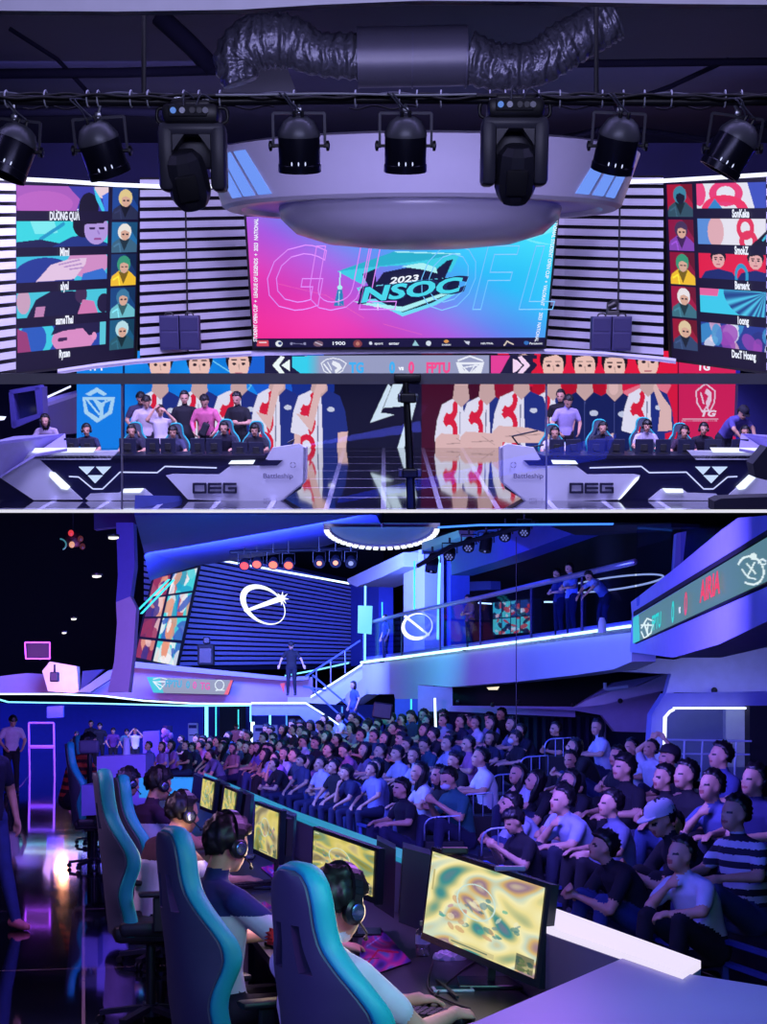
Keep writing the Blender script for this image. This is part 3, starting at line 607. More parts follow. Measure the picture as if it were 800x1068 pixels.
# ---------- main screen ----------
def mix(a, b, t): return np.array(a)*(1-t)[..., None] + np.array(b)*t[..., None]
def ramp(t, st):
    c = np.zeros(t.shape+(3,))
    for i in range(3): c[..., i] = np.interp(t, [s[0] for s in st], [s[1][i] for s in st])
    return c
def d_main(p):
    X, Y = p.X, p.Y; t_ = (X-265)/300*.72 + (350-Y)/120*.5
    p.C = ramp(t_, [(0, (244, 42, 150)), (.28, (228, 58, 182)), (.48, (172, 92, 226)), (.64, (100, 140, 242)), (.85, (45, 190, 250)), (1.15, (64, 224, 252))])
    s = 8*np.sin(X/37+Y/19)*np.sin(Y/23-X/51); p.C += s[..., None]*np.array([1, .6, .3])
    p.poly([(535, 246), (580, 236), (582, 240), (552, 250), (580, 256), (560, 254)], (150, 240, 250), .6)
    nv = (14, 18, 60); cy = (60, 205, 230); lt = (170, 240, 245)
    # shield
    p.poly([(372, 300), (480, 288), (478, 305), (455, 318), (420, 330), (395, 318), (378, 312)], (110, 220, 245)); p.poly([(377, 300), (476, 290), (470, 306), (450, 316), (420, 326), (396, 314)], nv)
    # mortar-board
    p.poly([(352, 283), (412, 263), (480, 265), (470, 284), (430, 276), (396, 278), (386, 286), (380, 298)], cy); p.poly([(352, 283), (412, 262), (482, 264), (440, 272)], (38, 175, 205)); p.line([(412, 262.5), (480, 265)], 1.2, lt)
    p.poly([(378, 286), (392, 280), (392, 302), (384, 298)], nv); p.poly([(390, 298), (400, 284), (430, 278), (455, 281), (466, 272), (473, 270), (464, 290), (440, 292)], nv)
    p.poly([(418, 278), (440, 274), (455, 279), (456, 285), (440, 281)], lt)
    p.line([(355, 284), (354, 299)], 1.3, lt); p.ell(354.5, 300, 2.5, 2.5, lt); p.poly([(352, 302), (357, 302), (359, 319), (348, 319)], (40, 130, 190)); p.line([(354, 304), (353, 318)], .8, lt)
    # sweep
    p.poly([(368, 314), (420, 320), (478, 300), (470, 306), (420, 325), (376, 317)], lt); p.poly([(375, 301), (480, 288), (478, 303), (376, 313)], nv)
    for x, y, r in ((394, 320, 3), ): p.line([(x-r, y), (x+r, y)], 1.2, (240, 220, 255)); p.line([(x, y-r), (x, y+r)], 1.2, (240, 220, 255))
    p.line([(290, 296), (340, 308), (380, 332)], .6, (250, 110, 190), .6); p.line([(400, 338), (440, 349)], .6, (250, 110, 190), .6)
ms = thing('main_screen', at(418, 362, 40), 0, 'large central LED screen with pink to cyan tournament graphic and a graduation cap logo', 'screen')
MT, MBt = 38.2, 40.0
TLm, TRm, BRm, BLm = at(257, 226, MT), at(581, 226, MT), at(568.5, 352, MBt), at(265, 353, MBt)
panel('screen_picture', (TLm, TRm, BRm, BLm), d_main, ms, 480, 190)
def d_sp(p):
    p.C[...] = (22, 18, 62)
    p.rect(268, 355, 280, 361, (210, 70, 90)); p.rect(270, 356.5, 278, 358, (235, 220, 230)); p.ell(291, 358.5, 3.6, 3.2, (225, 230, 240)); p.ell(292, 358, 2, 1.7, (40, 60, 120)); p.line([(304, 358), (318, 359)], .7, (120, 120, 160))
    for x in (304, 318): p.ell(x, 358.4, 1.4, 1.4, (140, 140, 180))
    p.ell(332, 358.5, 5, 3, (120, 90, 110)); p.line([(329, 357), (336, 360)], 1, (200, 190, 210)); p.ell(373, 358.5, 4.6, 4, (130, 60, 70)); p.ell(373, 358.5, 2, 2, (190, 120, 110)); p.ell(386.5, 358, 1.7, 1.7, (210, 215, 235))
    p.poly([(430, 360.5), (433, 355), (437, 360.5)], (150, 200, 215)); p.ell(447, 358, 2.6, 2.8, (210, 220, 235)); p.ell(465.5, 356, 2.4, 1.7, (220, 150, 80)); p.poly([(484, 355.5), (490, 356), (489, 360), (486, 358)], (200, 205, 225))
    p.line([(526, 360), (529, 356), (535, 359)], 1.4, (215, 200, 190)); p.ell(549, 357.5, 2.6, 2, (50, 110, 190))
panel('sponsor_strip', (BLm, BRm, BRm-(TRm-BRm).normalized()*.27, BLm-(TLm-BLm).normalized()*.27), d_sp, ms, 460, 18)
er = (BRm-BLm).normalized()*.06; eu = (TLm-BLm).normalized(); q = [TLm-er+eu*.06, TRm+er+eu*.06, BRm+er-eu*.34, BLm-er-eu*.34]; mb = MB(); mb.prism([v + Vector((0, .05, 0)) for v in q], (0, .25, 0)); mb.build('screen_casing', blk2, ms)
def scr_frame(TL, TR, BR, BL): 
    r = (BR-BL).normalized(); up_ = ((TL+TR)-(BL+BR)); up_ = (up_ - r*up_.dot(r)).normalized(); return r, up_
mr, mu = scr_frame(TLm, TRm, BRm, BLm); sM = 39/1640
def on_main(x, y):                          # point of the screen plane on a sight line
    n = mr.cross(mu); d = at(x, y, 1.0); return d*((BLm - Vector((0, 0, 0))).dot(n)/d.dot(n)) - Vector((0, .02, 0))
wtx = glow('text_white', (235, 240, 255), 1.0)
def mtext(body, x, y, hpx, m, parent, rot=0, name='lettering', **kw):
    mb = MB(); R = Matrix.Rotation(rot, 3, mr.cross(mu)); mb.text(body, on_main(x, y), R @ mr, R @ mu, hpx*sM*1.42, **kw); return mb.build(name, m, parent, fix=False)
outl = glow('text_outline', (214, 130, 240), 1.0)
mtext('G', 302, 294, 76, outl, ms, outline=.006, shear=.22, sx=.85); mtext('U', 345, 294, 76, outl, ms, outline=.006, shear=.22, sx=.85); mtext('L', 390, 294, 76, outl, ms, outline=.006, shear=.22, sx=.85)
outc = glow('text_outline_c', (110, 190, 250), 1.0)
for ch, x in (('O', 462), ('F', 508), ('L', 558)): mtext(ch, x, 294, 76, outc, ms, outline=.006, shear=.22, sx=.8 if ch != 'O' else .7)
mtext('NSOC', 427, 303, 17.5, glow('text_navy', (16, 24, 80), 1.0), ms, rot=.12, bold=.07, shear=.25, sx=1.6, ext=.02)
mtext('NSOC', 426, 302.4, 16.5, glow('text_cyan', (70, 215, 235), 1.0), ms, rot=.12, bold=.035, shear=.25, sx=1.6, ext=.05)
mtext('2023', 421, 290.5, 7.0, wtx, ms, rot=.12, bold=.03, shear=.25, sx=1.5, ext=.05)
for x, tx, r in ((268.5, 'STUDENT OPEN CUP  +  LEAGUE OF LEGENDS  +  2023  NATIONAL', PI/2-.07), (569.5, 'NATIONAL STUDENT OPEN CUP  +  VALORANT  +  2023  NATIONAL', -PI/2+.0)):
    if x < 300: mtext(tx, 267, 294, 3.9, wtx, ms, rot=r, bold=.03, sx=.86)
    else: mtext(tx, 569.5, 293, 3.6, wtx, ms, rot=-PI/2-.07, bold=.02, sx=.92)
for tx, x in (('1900', 353), ('sport', 395), ('enter', 411), ('DAIKIN', 465.5), ('NEUTRAL', 508), ('Panasonic', 559)):
    h_ = {'1900': 4.2, 'sport': 3.0, 'enter': 3.6, 'DAIKIN': 2.0, 'NEUTRAL': 2.2, 'Panasonic': 2.5}[tx]
    mtext(tx, x, 359.5 if tx == 'DAIKIN' else 358, h_, wtx, ms, bold=.02, sx=1.25 if tx == '1900' else 1)
# ---------- louvred wall panels and ledge ----------
def yl(x):                                   # how deep the curved back wall lies behind a photo column
    d = abs(x-420)/420; return 40.9 - 8.8*max(0, d-.36)**1.25*1.9
def louver(x0, x1, yt0, yt1, yb0, yb1, n, label, joints=()):
    t = thing('louvered_wall', at((x0+x1)/2, max(yb0, yb1), yl((x0+x1)/2)+.2), 0, label, 'wall panel', 'striped panels of the stage wall'); sl = MB(); bk = MB(); m = max(2, int(abs(x1-x0)/18))
    xs = [x0 + (x1-x0)*i/m for i in range(m+1)]
    for j in range(n):
        for xa, xb in zip(xs[:-1], xs[1:]):
            fa, fb = (xa-x0)/(x1-x0), (xb-x0)/(x1-x0); g = lambda f, v: (yt0+(yt1-yt0)*f) + ((yb0+(yb1-yb0)*f) - (yt0+(yt1-yt0)*f))*v
            v0, v1 = (j+.02)/n, (j+.66)/n
            a = [at(xa, g(fa, v1), yl(xa)), at(xb, g(fb, v1), yl(xb)), at(xb, g(fb, v0), yl(xb)), at(xa, g(fa, v0), yl(xa))]; sl.prism(a, (0, .05, 0))
    for xa, xb in zip(xs[:-1], xs[1:]):
        fa, fb = (xa-x0)/(x1-x0), (xb-x0)/(x1-x0)
        bk.prism([at(xa, yt0-2, yl(xa)+.35), at(xb, yt1-2, yl(xb)+.35), at(xb, yb0+(yb1-yb0)*fb+3, yl(xb)+.35), at(xa, yb0+(yb1-yb0)*fa+3, yl(xa)+.35)], (0, .1, 0))
    sl.build('slats', lilac, t); bk.build('dark_backing', dark, t)
    for xj in joints:
        f = (xj-x0)/(x1-x0); mb = MB(); mb.px([(xj-.7, yt0+(yt1-yt0)*f), (xj+.7, yt0+(yt1-yt0)*f), (xj+.7+3*(1 if x0 < 400 else -1), yb0+(yb1-yb0)*f), (xj-.7+3*(1 if x0 < 400 else -1), yb0+(yb1-yb0)*f)], yl(xj)-.04, .05); mb.build('joint', dark, t)
louver(-25, 16, 190, 191, 396, 389, 17, 'narrow striped slat panel left of the left player screen')
louver(146, 266, 187, 187, 374.5, 364, 17, 'striped slat panel between the left player screen and the main screen', (193,))
louver(568, 692, 185, 185, 364, 374, 17, 'striped slat panel between the main screen and the right player screen', (647,))
louver(800, 838, 184, 184, 390, 396, 17, 'narrow striped slat panel at the right edge of the photo')
def curve_strip(name, pts, th, m, label, dy=0, cat='light strip', thick=.1, par_=None):
    mb = MB()
    for (xa, ya), (xb, yb) in zip(pts[:-1], pts[1:]):
        Ya, Yb = yl(xa)+dy, yl(xb)+dy; mb.prism([at(xa, ya, Ya), at(xb, yb, Yb), at(xb, yb+th, Yb), at(xa, ya+th, Ya)], (0, thick, 0))
    return mb.build(name, m, par_, label=label, cat=cat)
curve_strip('ceiling_light_strip', [(-10, 183), (60, 186.5), (120, 190.5), (172, 192.5), (230, 192)], 4, led, 'bright white light strip running above the left player screen', -.3)
curve_strip('ceiling_light_strip', [(630, 188), (690, 186.5), (740, 183.5), (812, 179)], 4, led, 'bright white light strip running above the right player screen', -.3)
LED = [(60, 385), (100, 379), (140, 374.5), (200, 369.5), (262, 366), (340, 364), (420, 363), (500, 363), (568, 363.5), (630, 366.5), (690, 372), (705, 374)]
t = thing('ledge', at(420, 366, 40.3), 0, 'pale curved ledge under the main screen and the slat panels', 'ledge')
curve_strip('ledge_front', LED, 5.5, mat('ledge_lilac', (190, 186, 215), .4), None, -.45, None, .5, t)
curve_strip('ledge_light', [(x, y+.6) for x, y in LED if x < 270], 2.2, ledv, None, -.5, None, .04, t); curve_strip('ledge_light', [(x, y+.6) for x, y in LED if x > 560], 2.2, ledv, None, -.5, None, .04, t)
# loudspeakers on the ledge
for cx, lab in ((187, 'left'), (637, 'right')):
    x0 = cx-12; t = None
    for j in (0, 1):
        c = at(x0 + 10.5*(2*j) + 2, 364 + (1 if cx < 400 else 2), 38.0); kk = 39/1640; w_ = 19.4*kk
        s_ = thing('loudspeaker', (c.x, c.y, c.z), 0, '%s one of the two purple-lit loudspeakers before the %s slat panel' % (('left', 'right')[j], lab), 'loudspeaker', 'loudspeakers on the stage ledge')
        m_ = MB(); m_.bbox_((0, .2, 17*kk), (w_, .42, 34*kk), .02); m_.build('cabinet', mat('speaker_blue', (44, 40, 92), .6), s_, local=True, smooth=.5)
        m_ = MB(); m_.bbox_((0, -.02, 9.5*kk), (w_*.88, .03, 15*kk), .008); m_.build('grille', mat('grille_blue', (36, 33, 80), .8, scale=200, var=.5), s_, local=True)
        m_ = MB(); m_.bbox_((0, -.02, 25.5*kk), (w_*.88, .03, 13*kk), .008); m_.build('grille', mat('grille_blue', (36, 33, 80), .8, scale=200, var=.5), s_, local=True)
        m_ = MB(); m_.tube(spline([(-.1, .1, 34*kk), (-.06, .1, 36.5*kk), (.06, .1, 36.5*kk), (.1, .1, 34*kk)], 4), .02, 8); m_.build('top_handle', black, s_, local=True, smooth=True)
c = at(640, 329, 38.0); kk = 39/1640
s_ = thing('moving_head_lamp', (c.x, c.y+.2, c.z), 0, 'small black moving head lamp standing on the loudspeakers at the right', 'stage lamp')
m_ = MB(); m_.bbox_((0, 0, .06), (.3, .25, .1), .02); m_.build('base_box', black, s_, local=True)
m_ = MB(); m_.bbox_((-.12, 0, .2), (.05, .12, .22), .02); m_.build('yoke_arm', black, s_, local=True); m_ = MB(); m_.bbox_((.12, 0, .2), (.05, .12, .22), .02); m_.build('yoke_arm', black, s_, local=True)
m_ = MB(); m_.lathe([(.01, -.12), (.08, -.12), (.1, .05), (.06, .14), (.01, .14)], (0, 0, .26), 12, Matrix.Rotation(1.1, 3, 'Y')); m_.build('head', black, s_, local=True, smooth=.5)
# ---------- side screens ----------
SKN = (226, 170, 170)
def face_(p, cx, cy, r, hair=(20, 18, 34), sk=SKN, asp=1.3, eyes=True, k=1):
    p.ell(cx, cy-r*.45*asp, r*1.15, r*1.05*asp, hair); p.ell(cx, cy, r*.9, r*asp, sk); p.poly([(cx-r, cy-r*.5*asp), (cx-r*.4, cy-r*1.2*asp), (cx+r*.9, cy-r*1.2*asp), (cx+r, cy-r*.4*asp), (cx+r*.3, cy-r*.75*asp)], hair)
    if eyes:
        for s_ in (-1, 1): p.ell(cx+s_*r*.4, cy-.05*r, r*.17, r*.09*asp, (40, 24, 40)); p.line([(cx+s_*r*.2, cy-.3*r*asp), (cx+s_*r*.6, cy-.3*r*asp)], r*.1, (50, 30, 44))
        p.line([(cx, cy), (cx+r*.05, cy+r*.3*asp)], r*.1, tuple(c*.82 for c in sk)); p.line([(cx-r*.25, cy+r*.55*asp), (cx+r*.25, cy+r*.55*asp)], r*.13, (180, 90, 110))
def side_pic(side):
    def f(p):
        p.C[...] = (20, 14, 48)
        X, Y = p.X, p.Y
        A = .74                                           # cells drawn in units of (screen width, height*1.48)
        if side == 'L': W0, W1, P0, P1 = .02, .73, .765, .99
        else: W0, W1, P0, P1 = .27, .99, .02, .235
        hs = [(.015, .145), (.20, .335), (.385, .52), (.575, .71), (.765, .895)]; ps = [(.015, .19), (.205, .375), (.385, .565), (.575, .75), (.76, .935)]
        w = W1-W0; cyan = (40, 200, 225); blu = (50, 80, 190)
        def clip(y0, y1, x0=W0, x1=W1): return (X >= x0) & (X < x1) & (Y >= y0) & (Y < y1)
        for i, (y0, y1) in enumerate(hs):
            save = p.C.copy(); h = y1-y0; m = clip(y0, y1); U = lambda a: W0 + a*w; V = lambda b: y0 + b*h
            if side == 'L':
                if i == 0:
                    p.rect(W0, y0, W1, y1, (170, 92, 190)); p.ell(U(.3), V(.7), .3*w, h*.5, (186, 100, 196)); p.poly([(U(.55), y0), (U(.68), V(.5)), (U(.63), V(1.1)), (U(1.1), V(1.1)), (U(1.1), y0)], (60, 60, 170)); p.ell(U(.78), V(.85), .11*w, h*.62, (18, 14, 40)); p.ell(U(.93), V(.1), .09*w, h*.35, (230, 205, 215)); p.poly([(U(.83), y0), (U(.86), V(.5)), (U(.93), V(1)), (U(.97), V(1)), (U(.9), V(.4))], (60, 200, 235)); p.poly([(U(.93), V(.35)), (U(1.05), V(.1)), (U(1.05), V(1)), (U(.96), V(1))], (60, 110, 225))
                elif i == 1:
                    p.rect(W0, y0, W1, y1, (56, 214, 226)); p.poly([(U(.15), V(0)), (U(.4), V(.0)), (U(.44), V(.45)), (U(.2), V(.5))], (125, 235, 240)); p.line([(U(.25), V(.7)), (U(.5), V(.1))], .02, (30, 150, 200)); p.poly([(U(.0), V(.8)), (U(.25), V(.7)), (U(.5), V(.9)), (U(.5), V(1.1)), (U(0), V(1.1))], (24, 30, 80)); p.poly([(U(.32), V(1.1)), (U(.6), V(.6)), (U(.78), V(.55)), (U(1), V(.9)), (U(1), V(1.1))], (28, 50, 130)); p.ell(U(.72), V(.1), .12*w, h*.55, (16, 12, 36)); p.ell(U(.87), V(.32), .14*w, h*.62, (176, 150, 222)); p.poly([(U(.7), V(-.1)), (U(.98), V(-.1)), (U(.95), V(.08)), (U(.74), V(.12))], (18, 14, 40))
                    for s_ in (.82, .93): p.line([(U(s_-.025), V(.28)), (U(s_+.025), V(.28))], .012, (50, 30, 80))
                    p.line([(U(.85), V(.72)), (U(.92), V(.72))], .012, (150, 80, 150)); p.line([(U(.885), V(.4)), (U(.9), V(.5))], .012, (150, 120, 200))
                elif i == 2:
                    p.rect(W0, y0, W1, y1, (60, 190, 225)); p.ell(U(.3), V(.8), .33*w, h*.75, (34, 56, 150)); p.ell(U(.78), V(.3), .24*w, h*.6, (206, 140, 196)); p.poly([(U(.72), V(.75)), (U(.95), V(.55)), (U(1), V(.8)), (U(1), V(1)), (U(.7), V(1))], (50, 110, 205)); p.poly([(U(.2), V(1)), (U(.36), V(.35)), (U(.55), V(.15)), (U(.76), V(.1)), (U(.75), V(.35)), (U(.62), V(.95))], (226, 196, 226))
                    for q in range(3): p.line([(U(.45+.06*q), V(.35+.1*q)), (U(.68+.02*q), V(.18+.16*q))], .008, (180, 140, 200))
                elif i == 3:
                    p.rect(W0, y0, W1, y1, (70, 196, 220)); p.ell(U(.07), V(.35), .07*w, h*.5, (200, 160, 190)); p.poly([(U(.1), V(1)), (U(.2), V(.3)), (U(.36), V(0)), (U(.66), V(.05)), (U(.72), V(.9)), (U(.7), V(1))], (20, 22, 62)); p.poly([(U(.18), V(1)), (U(.2), V(.6)), (U(.3), V(.6)), (U(.28), V(1))], (190, 130, 180)); p.ell(U(.7), V(.2), .07*w, h*.35, (60, 40, 80)); p.poly([(U(.66), V(1)), (U(.72), V(.4)), (U(.85), V(.5)), (U(.9), V(1))], (206, 120, 176)); p.ell(U(.97), V(.6), .08*w, h*.4, (30, 24, 60))
                else:
                    p.rect(W0, y0, W1, y1, (36, 70, 170)); p.ell(U(.2), V(.4), .2*w, h*.85, (60, 200, 225)); p.ell(U(.16), V(.5), .15*w, h*.7, (40, 90, 190)); p.poly([(U(0), V(0)), (U(.1), V(.2)), (U(.14), V(1)), (U(0), V(1))], (150, 60, 120)); p.ell(U(.62), V(.62), .25*w, h*.62, (216, 140, 196)); p.poly([(U(.36), V(.4)), (U(.42), V(-.1)), (U(.95), V(-.1)), (U(.98), V(.4)), (U(.8), V(.55)), (U(.72), V(.2)), (U(.5), V(.25))], (30, 26, 70)); p.line([(U(.45), V(.62)), (U(.53), V(.6))], .02, (60, 30, 80)); p.ell(U(.86), V(.6), .03*w, h*.18, (226, 150, 200)); p.rect(U(.93), y0, W1, y1, (90, 200, 220))
            else:
                if i == 0:
                    p.rect(W0, y0, W1, y1, (226, 226, 240)); p.arc(U(.32), V(.4), .14*w, h*.4, .03, (230, 60, 120)); p.arc(U(.3), V(1.1), .2*w, h*.5, .035, (235, 50, 100)); p.ell(U(.03), V(.4), .07*w, h*.5, (235, 70, 130)); p.poly([(U(.55), V(0)), (U(.62), V(1)), (U(1), V(1)), (U(1), V(0))], (60, 80, 190)); p.line([(U(.8), V(0)), (U(.84), V(1))], .03, (226, 140, 200)); p.poly([(U(.12), V(1)), (U(.2), V(.6)), (U(.28), V(1))], (50, 130, 200))
                elif i == 1:
                    p.rect(W0, y0, W1, y1, (228, 226, 238)); p.rect(W0, y0, U(.18), y1, (90, 140, 215)); p.ell(U(.2), V(.5), .09*w, h*.6, (220, 170, 180)); p.arc(U(.52), V(.35), .07*w, h*.35, .03, (225, 50, 90)); p.arc(U(.55), V(.85), .07*w, h*.3, .03, (225, 50, 90)); p.poly([(U(.55), V(1.1)), (U(.78), V(.3)), (U(1), V(0)), (U(1), V(1.1))], (16, 14, 40)); p.line([(U(.7), V(.8)), (U(.85), V(.1))], .012, (60, 190, 220)); p.ell(U(.93), V(.35), .07*w, h*.4, (190, 100, 150)); p.ell(U(.93), V(.05), .09*w, h*.25, (20, 16, 40))
                elif i == 2:
                    p.rect(W0, y0, W1, y1, (222, 26, 70))
                    for cx_ in (.22, .62): face_(p, U(cx_), V(.25), .075*w, asp=.8); p.poly([(U(cx_-.2), V(1)), (U(cx_-.15), V(.72)), (U(cx_), V(.6)), (U(cx_+.15), V(.72)), (U(cx_+.2), V(1))], (26, 40, 110))
                    p.arc(U(.47), V(.85), .06*w, h*.4, .02, (40, 150, 200)); p.poly([(U(.78), V(1)), (U(.8), V(.4)), (U(.9), V(.2)), (U(1), V(.3)), (U(1), V(1))], (226, 220, 232)); p.arc(U(.88), V(.6), .05*w, h*.25, .02, (225, 50, 90)); p.ell(U(.97), V(.15), .05*w, h*.25, SKN)
                elif i == 3:
                    p.rect(W0, y0, W1, y1, (60, 200, 235)); p.poly([(U(0), V(0)), (U(.22), V(0)), (U(.2), V(.3)), (U(0), V(.3))], (226, 100, 160)); a = np.arctan2(Y-V(.05), (X-U(.72))); c_ = ramp(.5+.5*np.sin(a*26+np.sin(a*9)), [(0, (30, 70, 140)), (1, (80, 200, 235))]); mm = clip(y0, y1) & (((X-U(.72))/(.45*w))**2 + ((Y-V(.05))/(h*1.2))**2 < 1); p.paint(mm, c_); p.ell(U(.98), V(.3), .1*w, h*.6, (150, 160, 225))
                else:
                    p.rect(W0, y0, W1, y1, (40, 60, 150)); p.blobs(W0, y0, W1, y1, [(60, 150, 210), (226, 170, 200), (230, 230, 245), (150, 70, 180), (40, 50, 130)], 26, .07, 5)
            p.C = np.where(m[..., None], p.C, save)
        bgs = ((30, 70, 150), (36, 110, 170), (26, 56, 110), (24, 70, 130), (26, 90, 130)) if side == 'L' else ((170, 24, 60), (140, 24, 70), (140, 22, 60), (160, 26, 70), (150, 24, 56))
        # plain stand-in portraits: hooded and capped busts of no one in particular
        spec = [((224, 200, 140), (40, 46, 80)), ((232, 226, 220), (60, 100, 130)), ((56, 150, 120), (240, 190, 50)), ((60, 120, 160), (110, 190, 205)), ((180, 220, 230), (40, 90, 110))]
        if side == 'R': spec = [((60, 130, 160), (50, 80, 100)), ((70, 50, 90), (130, 70, 180)), ((56, 150, 120), (240, 190, 50)), ((232, 226, 230), (60, 110, 130)), ((220, 196, 160), (50, 70, 110))]
        for i, (y0, y1) in enumerate(ps):
            save = p.C.copy(); h = y1-y0; w2 = P1-P0; m = clip(y0, y1, P0, P1); U = lambda a: P0 + a*w2; V = lambda b: y0 + b*h; top, bod = spec[i]
            p.rect(P0, y0, P1, y1, bgs[i]); p.poly([(U(.55), V(0)), (U(1), V(0)), (U(1), V(.6))], tuple(c*.7 for c in bgs[i]))
            p.poly([(U(-.1), V(1.1)), (U(.05), V(.68)), (U(.32), V(.52)), (U(.72), V(.54)), (U(.98), V(.74)), (U(1.1), V(1.1))], bod); p.poly([(U(.3), V(.55)), (U(.5), V(.95)), (U(.7), V(.56))], tuple(c*.5 for c in bod))
            p.ell(U(.5), V(.32), .26*w2, .27*h, top); p.ell(U(.52), V(.40), .17*w2, .2*h, (214, 168, 150) if i != 0 or side == 'L' else (20, 26, 50)); p.poly([(U(.26), V(.34)), (U(.4), V(.1)), (U(.74), V(.16)), (U(.7), V(.34)), (U(.5), V(.26))], top)
            p.line([(U(.42), V(.4)), (U(.48), V(.4))], .008, (30, 20, 40)); p.line([(U(.57), V(.4)), (U(.63), V(.4))], .008, (30, 20, 40)); p.line([(U(.1), V(.8)), (U(.3), V(.7)), (U(.36), V(1))], .01, tuple(min(255, c*1.25) for c in bod))
            p.C = np.where(m[..., None], p.C, save)
    return f
def side_screen(nm, c, side, label, names):
    t = thing('player_screen', (c[2]+c[3])/2, 0, label, 'screen', 'player screens beside the stage')
    panel('screen_picture', c, side_pic(side), t, 230, 330, coords='uv')
    mb = MB(); cc = sum(c, Vector())/4; mb.prism([v + (v-cc).normalized()*.09 + Vector((0, .03, 0)) for v in c], (0, .22, 0)); mb.build('screen_casing', blk2, t)
    tl, tr, br, bl = c
    for i, n in enumerate(names):
        v = (.173, .365, .55, .738, .925)[i]; uu = .375 if side == 'L' else .62
        o_ = (tl*(1-uu)+tr*uu)*(1-v) + (bl*(1-uu)+br*uu)*v; r_ = ((tr-tl)*(1-v)+(br-bl)*v); up_ = (tl-bl)
        mb = MB(); mb.text(n, o_, r_, up_, 8.6*yl(75)/1640*1.3, bold=.045, sx=.78, ext=.03); mb.build('name_lettering', wtx, t, fix=False)
side_screen('l', (at(12, 190, 33.6), at(146, 193.5, 38.2), at(140, 374, 38.6), at(16, 388.5, 34)), 'L', 'left player screen, five video tiles with names beside small portraits on blue', ('DƯƠNG QUẢ', 'Mimi', 'alyal', 'sameThai', 'Ryzen'))
side_screen('r', (at(693, 190, 38.2), at(829, 186, 33.4), at(830, 392, 33.8), at(701, 374.5, 38.6)), 'R', 'right player screen, portraits on red beside five video tiles with names', ('SonKeke', 'SmokZ', 'Berserk', '1oong', 'DocT Hoang'))
# ---------- LED wall behind the stage ----------
def team(p, cx, sh, w, kind, arms=None, head=True, sk=(232, 190, 182), hair=(26, 20, 34)):
    W = (236, 232, 242); N = (34, 50, 130) if kind != 'navy' else (24, 34, 92); Rr = (226, 30, 62)
    if head: face_(p, cx, sh-27, 12, hair, sk, 1.35)
    p.poly([(cx-7, sh-14), (cx+7, sh-14), (cx+9, sh+2), (cx, sh+9), (cx-9, sh+2)], tuple(c*.9 for c in sk))
    b = 480
    body = [(cx-9, sh), (cx-w*.8, sh+6), (cx-w, sh+22), (cx-w-3, sh+44), (cx-w*.72, sh+47), (cx-w*.7, b), (cx+w*.7, b), (cx+w*.72, sh+47), (cx+w+3, sh+44), (cx+w, sh+22), (cx+w*.8, sh+6), (cx+9, sh), (cx, sh+9)]
    if kind == 'navy': p.poly(body, N); p.ell(cx+w*.35, sh+22, 4.5, 3, (200, 206, 226)); p.line([(cx, sh+10), (cx-1, b)], .8, (70, 80, 140))
    else:
        m = p.poly(body, W); r_ = m & (p.X > cx+2+ (p.Y-sh)*.03); p.paint(r_, N)
        for yy, rr, b0_, b1_ in ((sh+9, 11, -.6, 2.3), (sh+34, 11, -2.4, 1.2), (sh+58, 9, -4, 4)):
            save = p.C.copy(); p.arc(cx-w*.5, yy, w*.26, rr, 5.0, Rr, b0_, b1_); p.C = np.where(m[..., None], p.C, save)
        p.line([(cx-1, sh+14), (cx-2, b)], 1.0, (120, 120, 150)); p.ell(cx+w*.45, sh+20, 4, 2.6, (210, 214, 230))
    if arms == 'cross':
        p.poly([(cx-w-2, sh+42), (cx-w+4, sh+36), (cx+6, sh+38), (cx+w, sh+44), (cx+w, sh+54), (cx-w*.4, sh+54), (cx-w-2, sh+52)], sk); p.line([(cx-w*.6, sh+47), (cx+w*.7, sh+45)], .9, tuple(c*.75 for c in sk)); p.line([(cx-w*.2, sh+41), (cx+w*.3, sh+50)], .7, tuple(c*.8 for c in sk))
    elif arms == 'finger':
        p.poly([(cx-w*.9, sh+24), (cx-w*.3, sh+44), (cx+1, sh+8), (cx+5, sh-14), (cx, sh-15), (cx-6, sh+4), (cx-w*.42, sh+28)], sk); p.ell(cx+2, sh-4, 5, 7, sk)
    elif arms == 'lift':
        p.poly([(cx+w*.4, sh+45), (cx+w, sh+44), (cx+w*.95, sh+20), (cx+w*.6, sh+8), (cx+w*.3, sh-6), (cx+w*.2, sh-1), (cx+w*.5, sh+22)], sk)
    if arms in ('finger', None): p.poly([(cx+w*.72, sh+44), (cx+w+3, sh+43), (cx+w-1, b), (cx+w*.68, b)], sk)
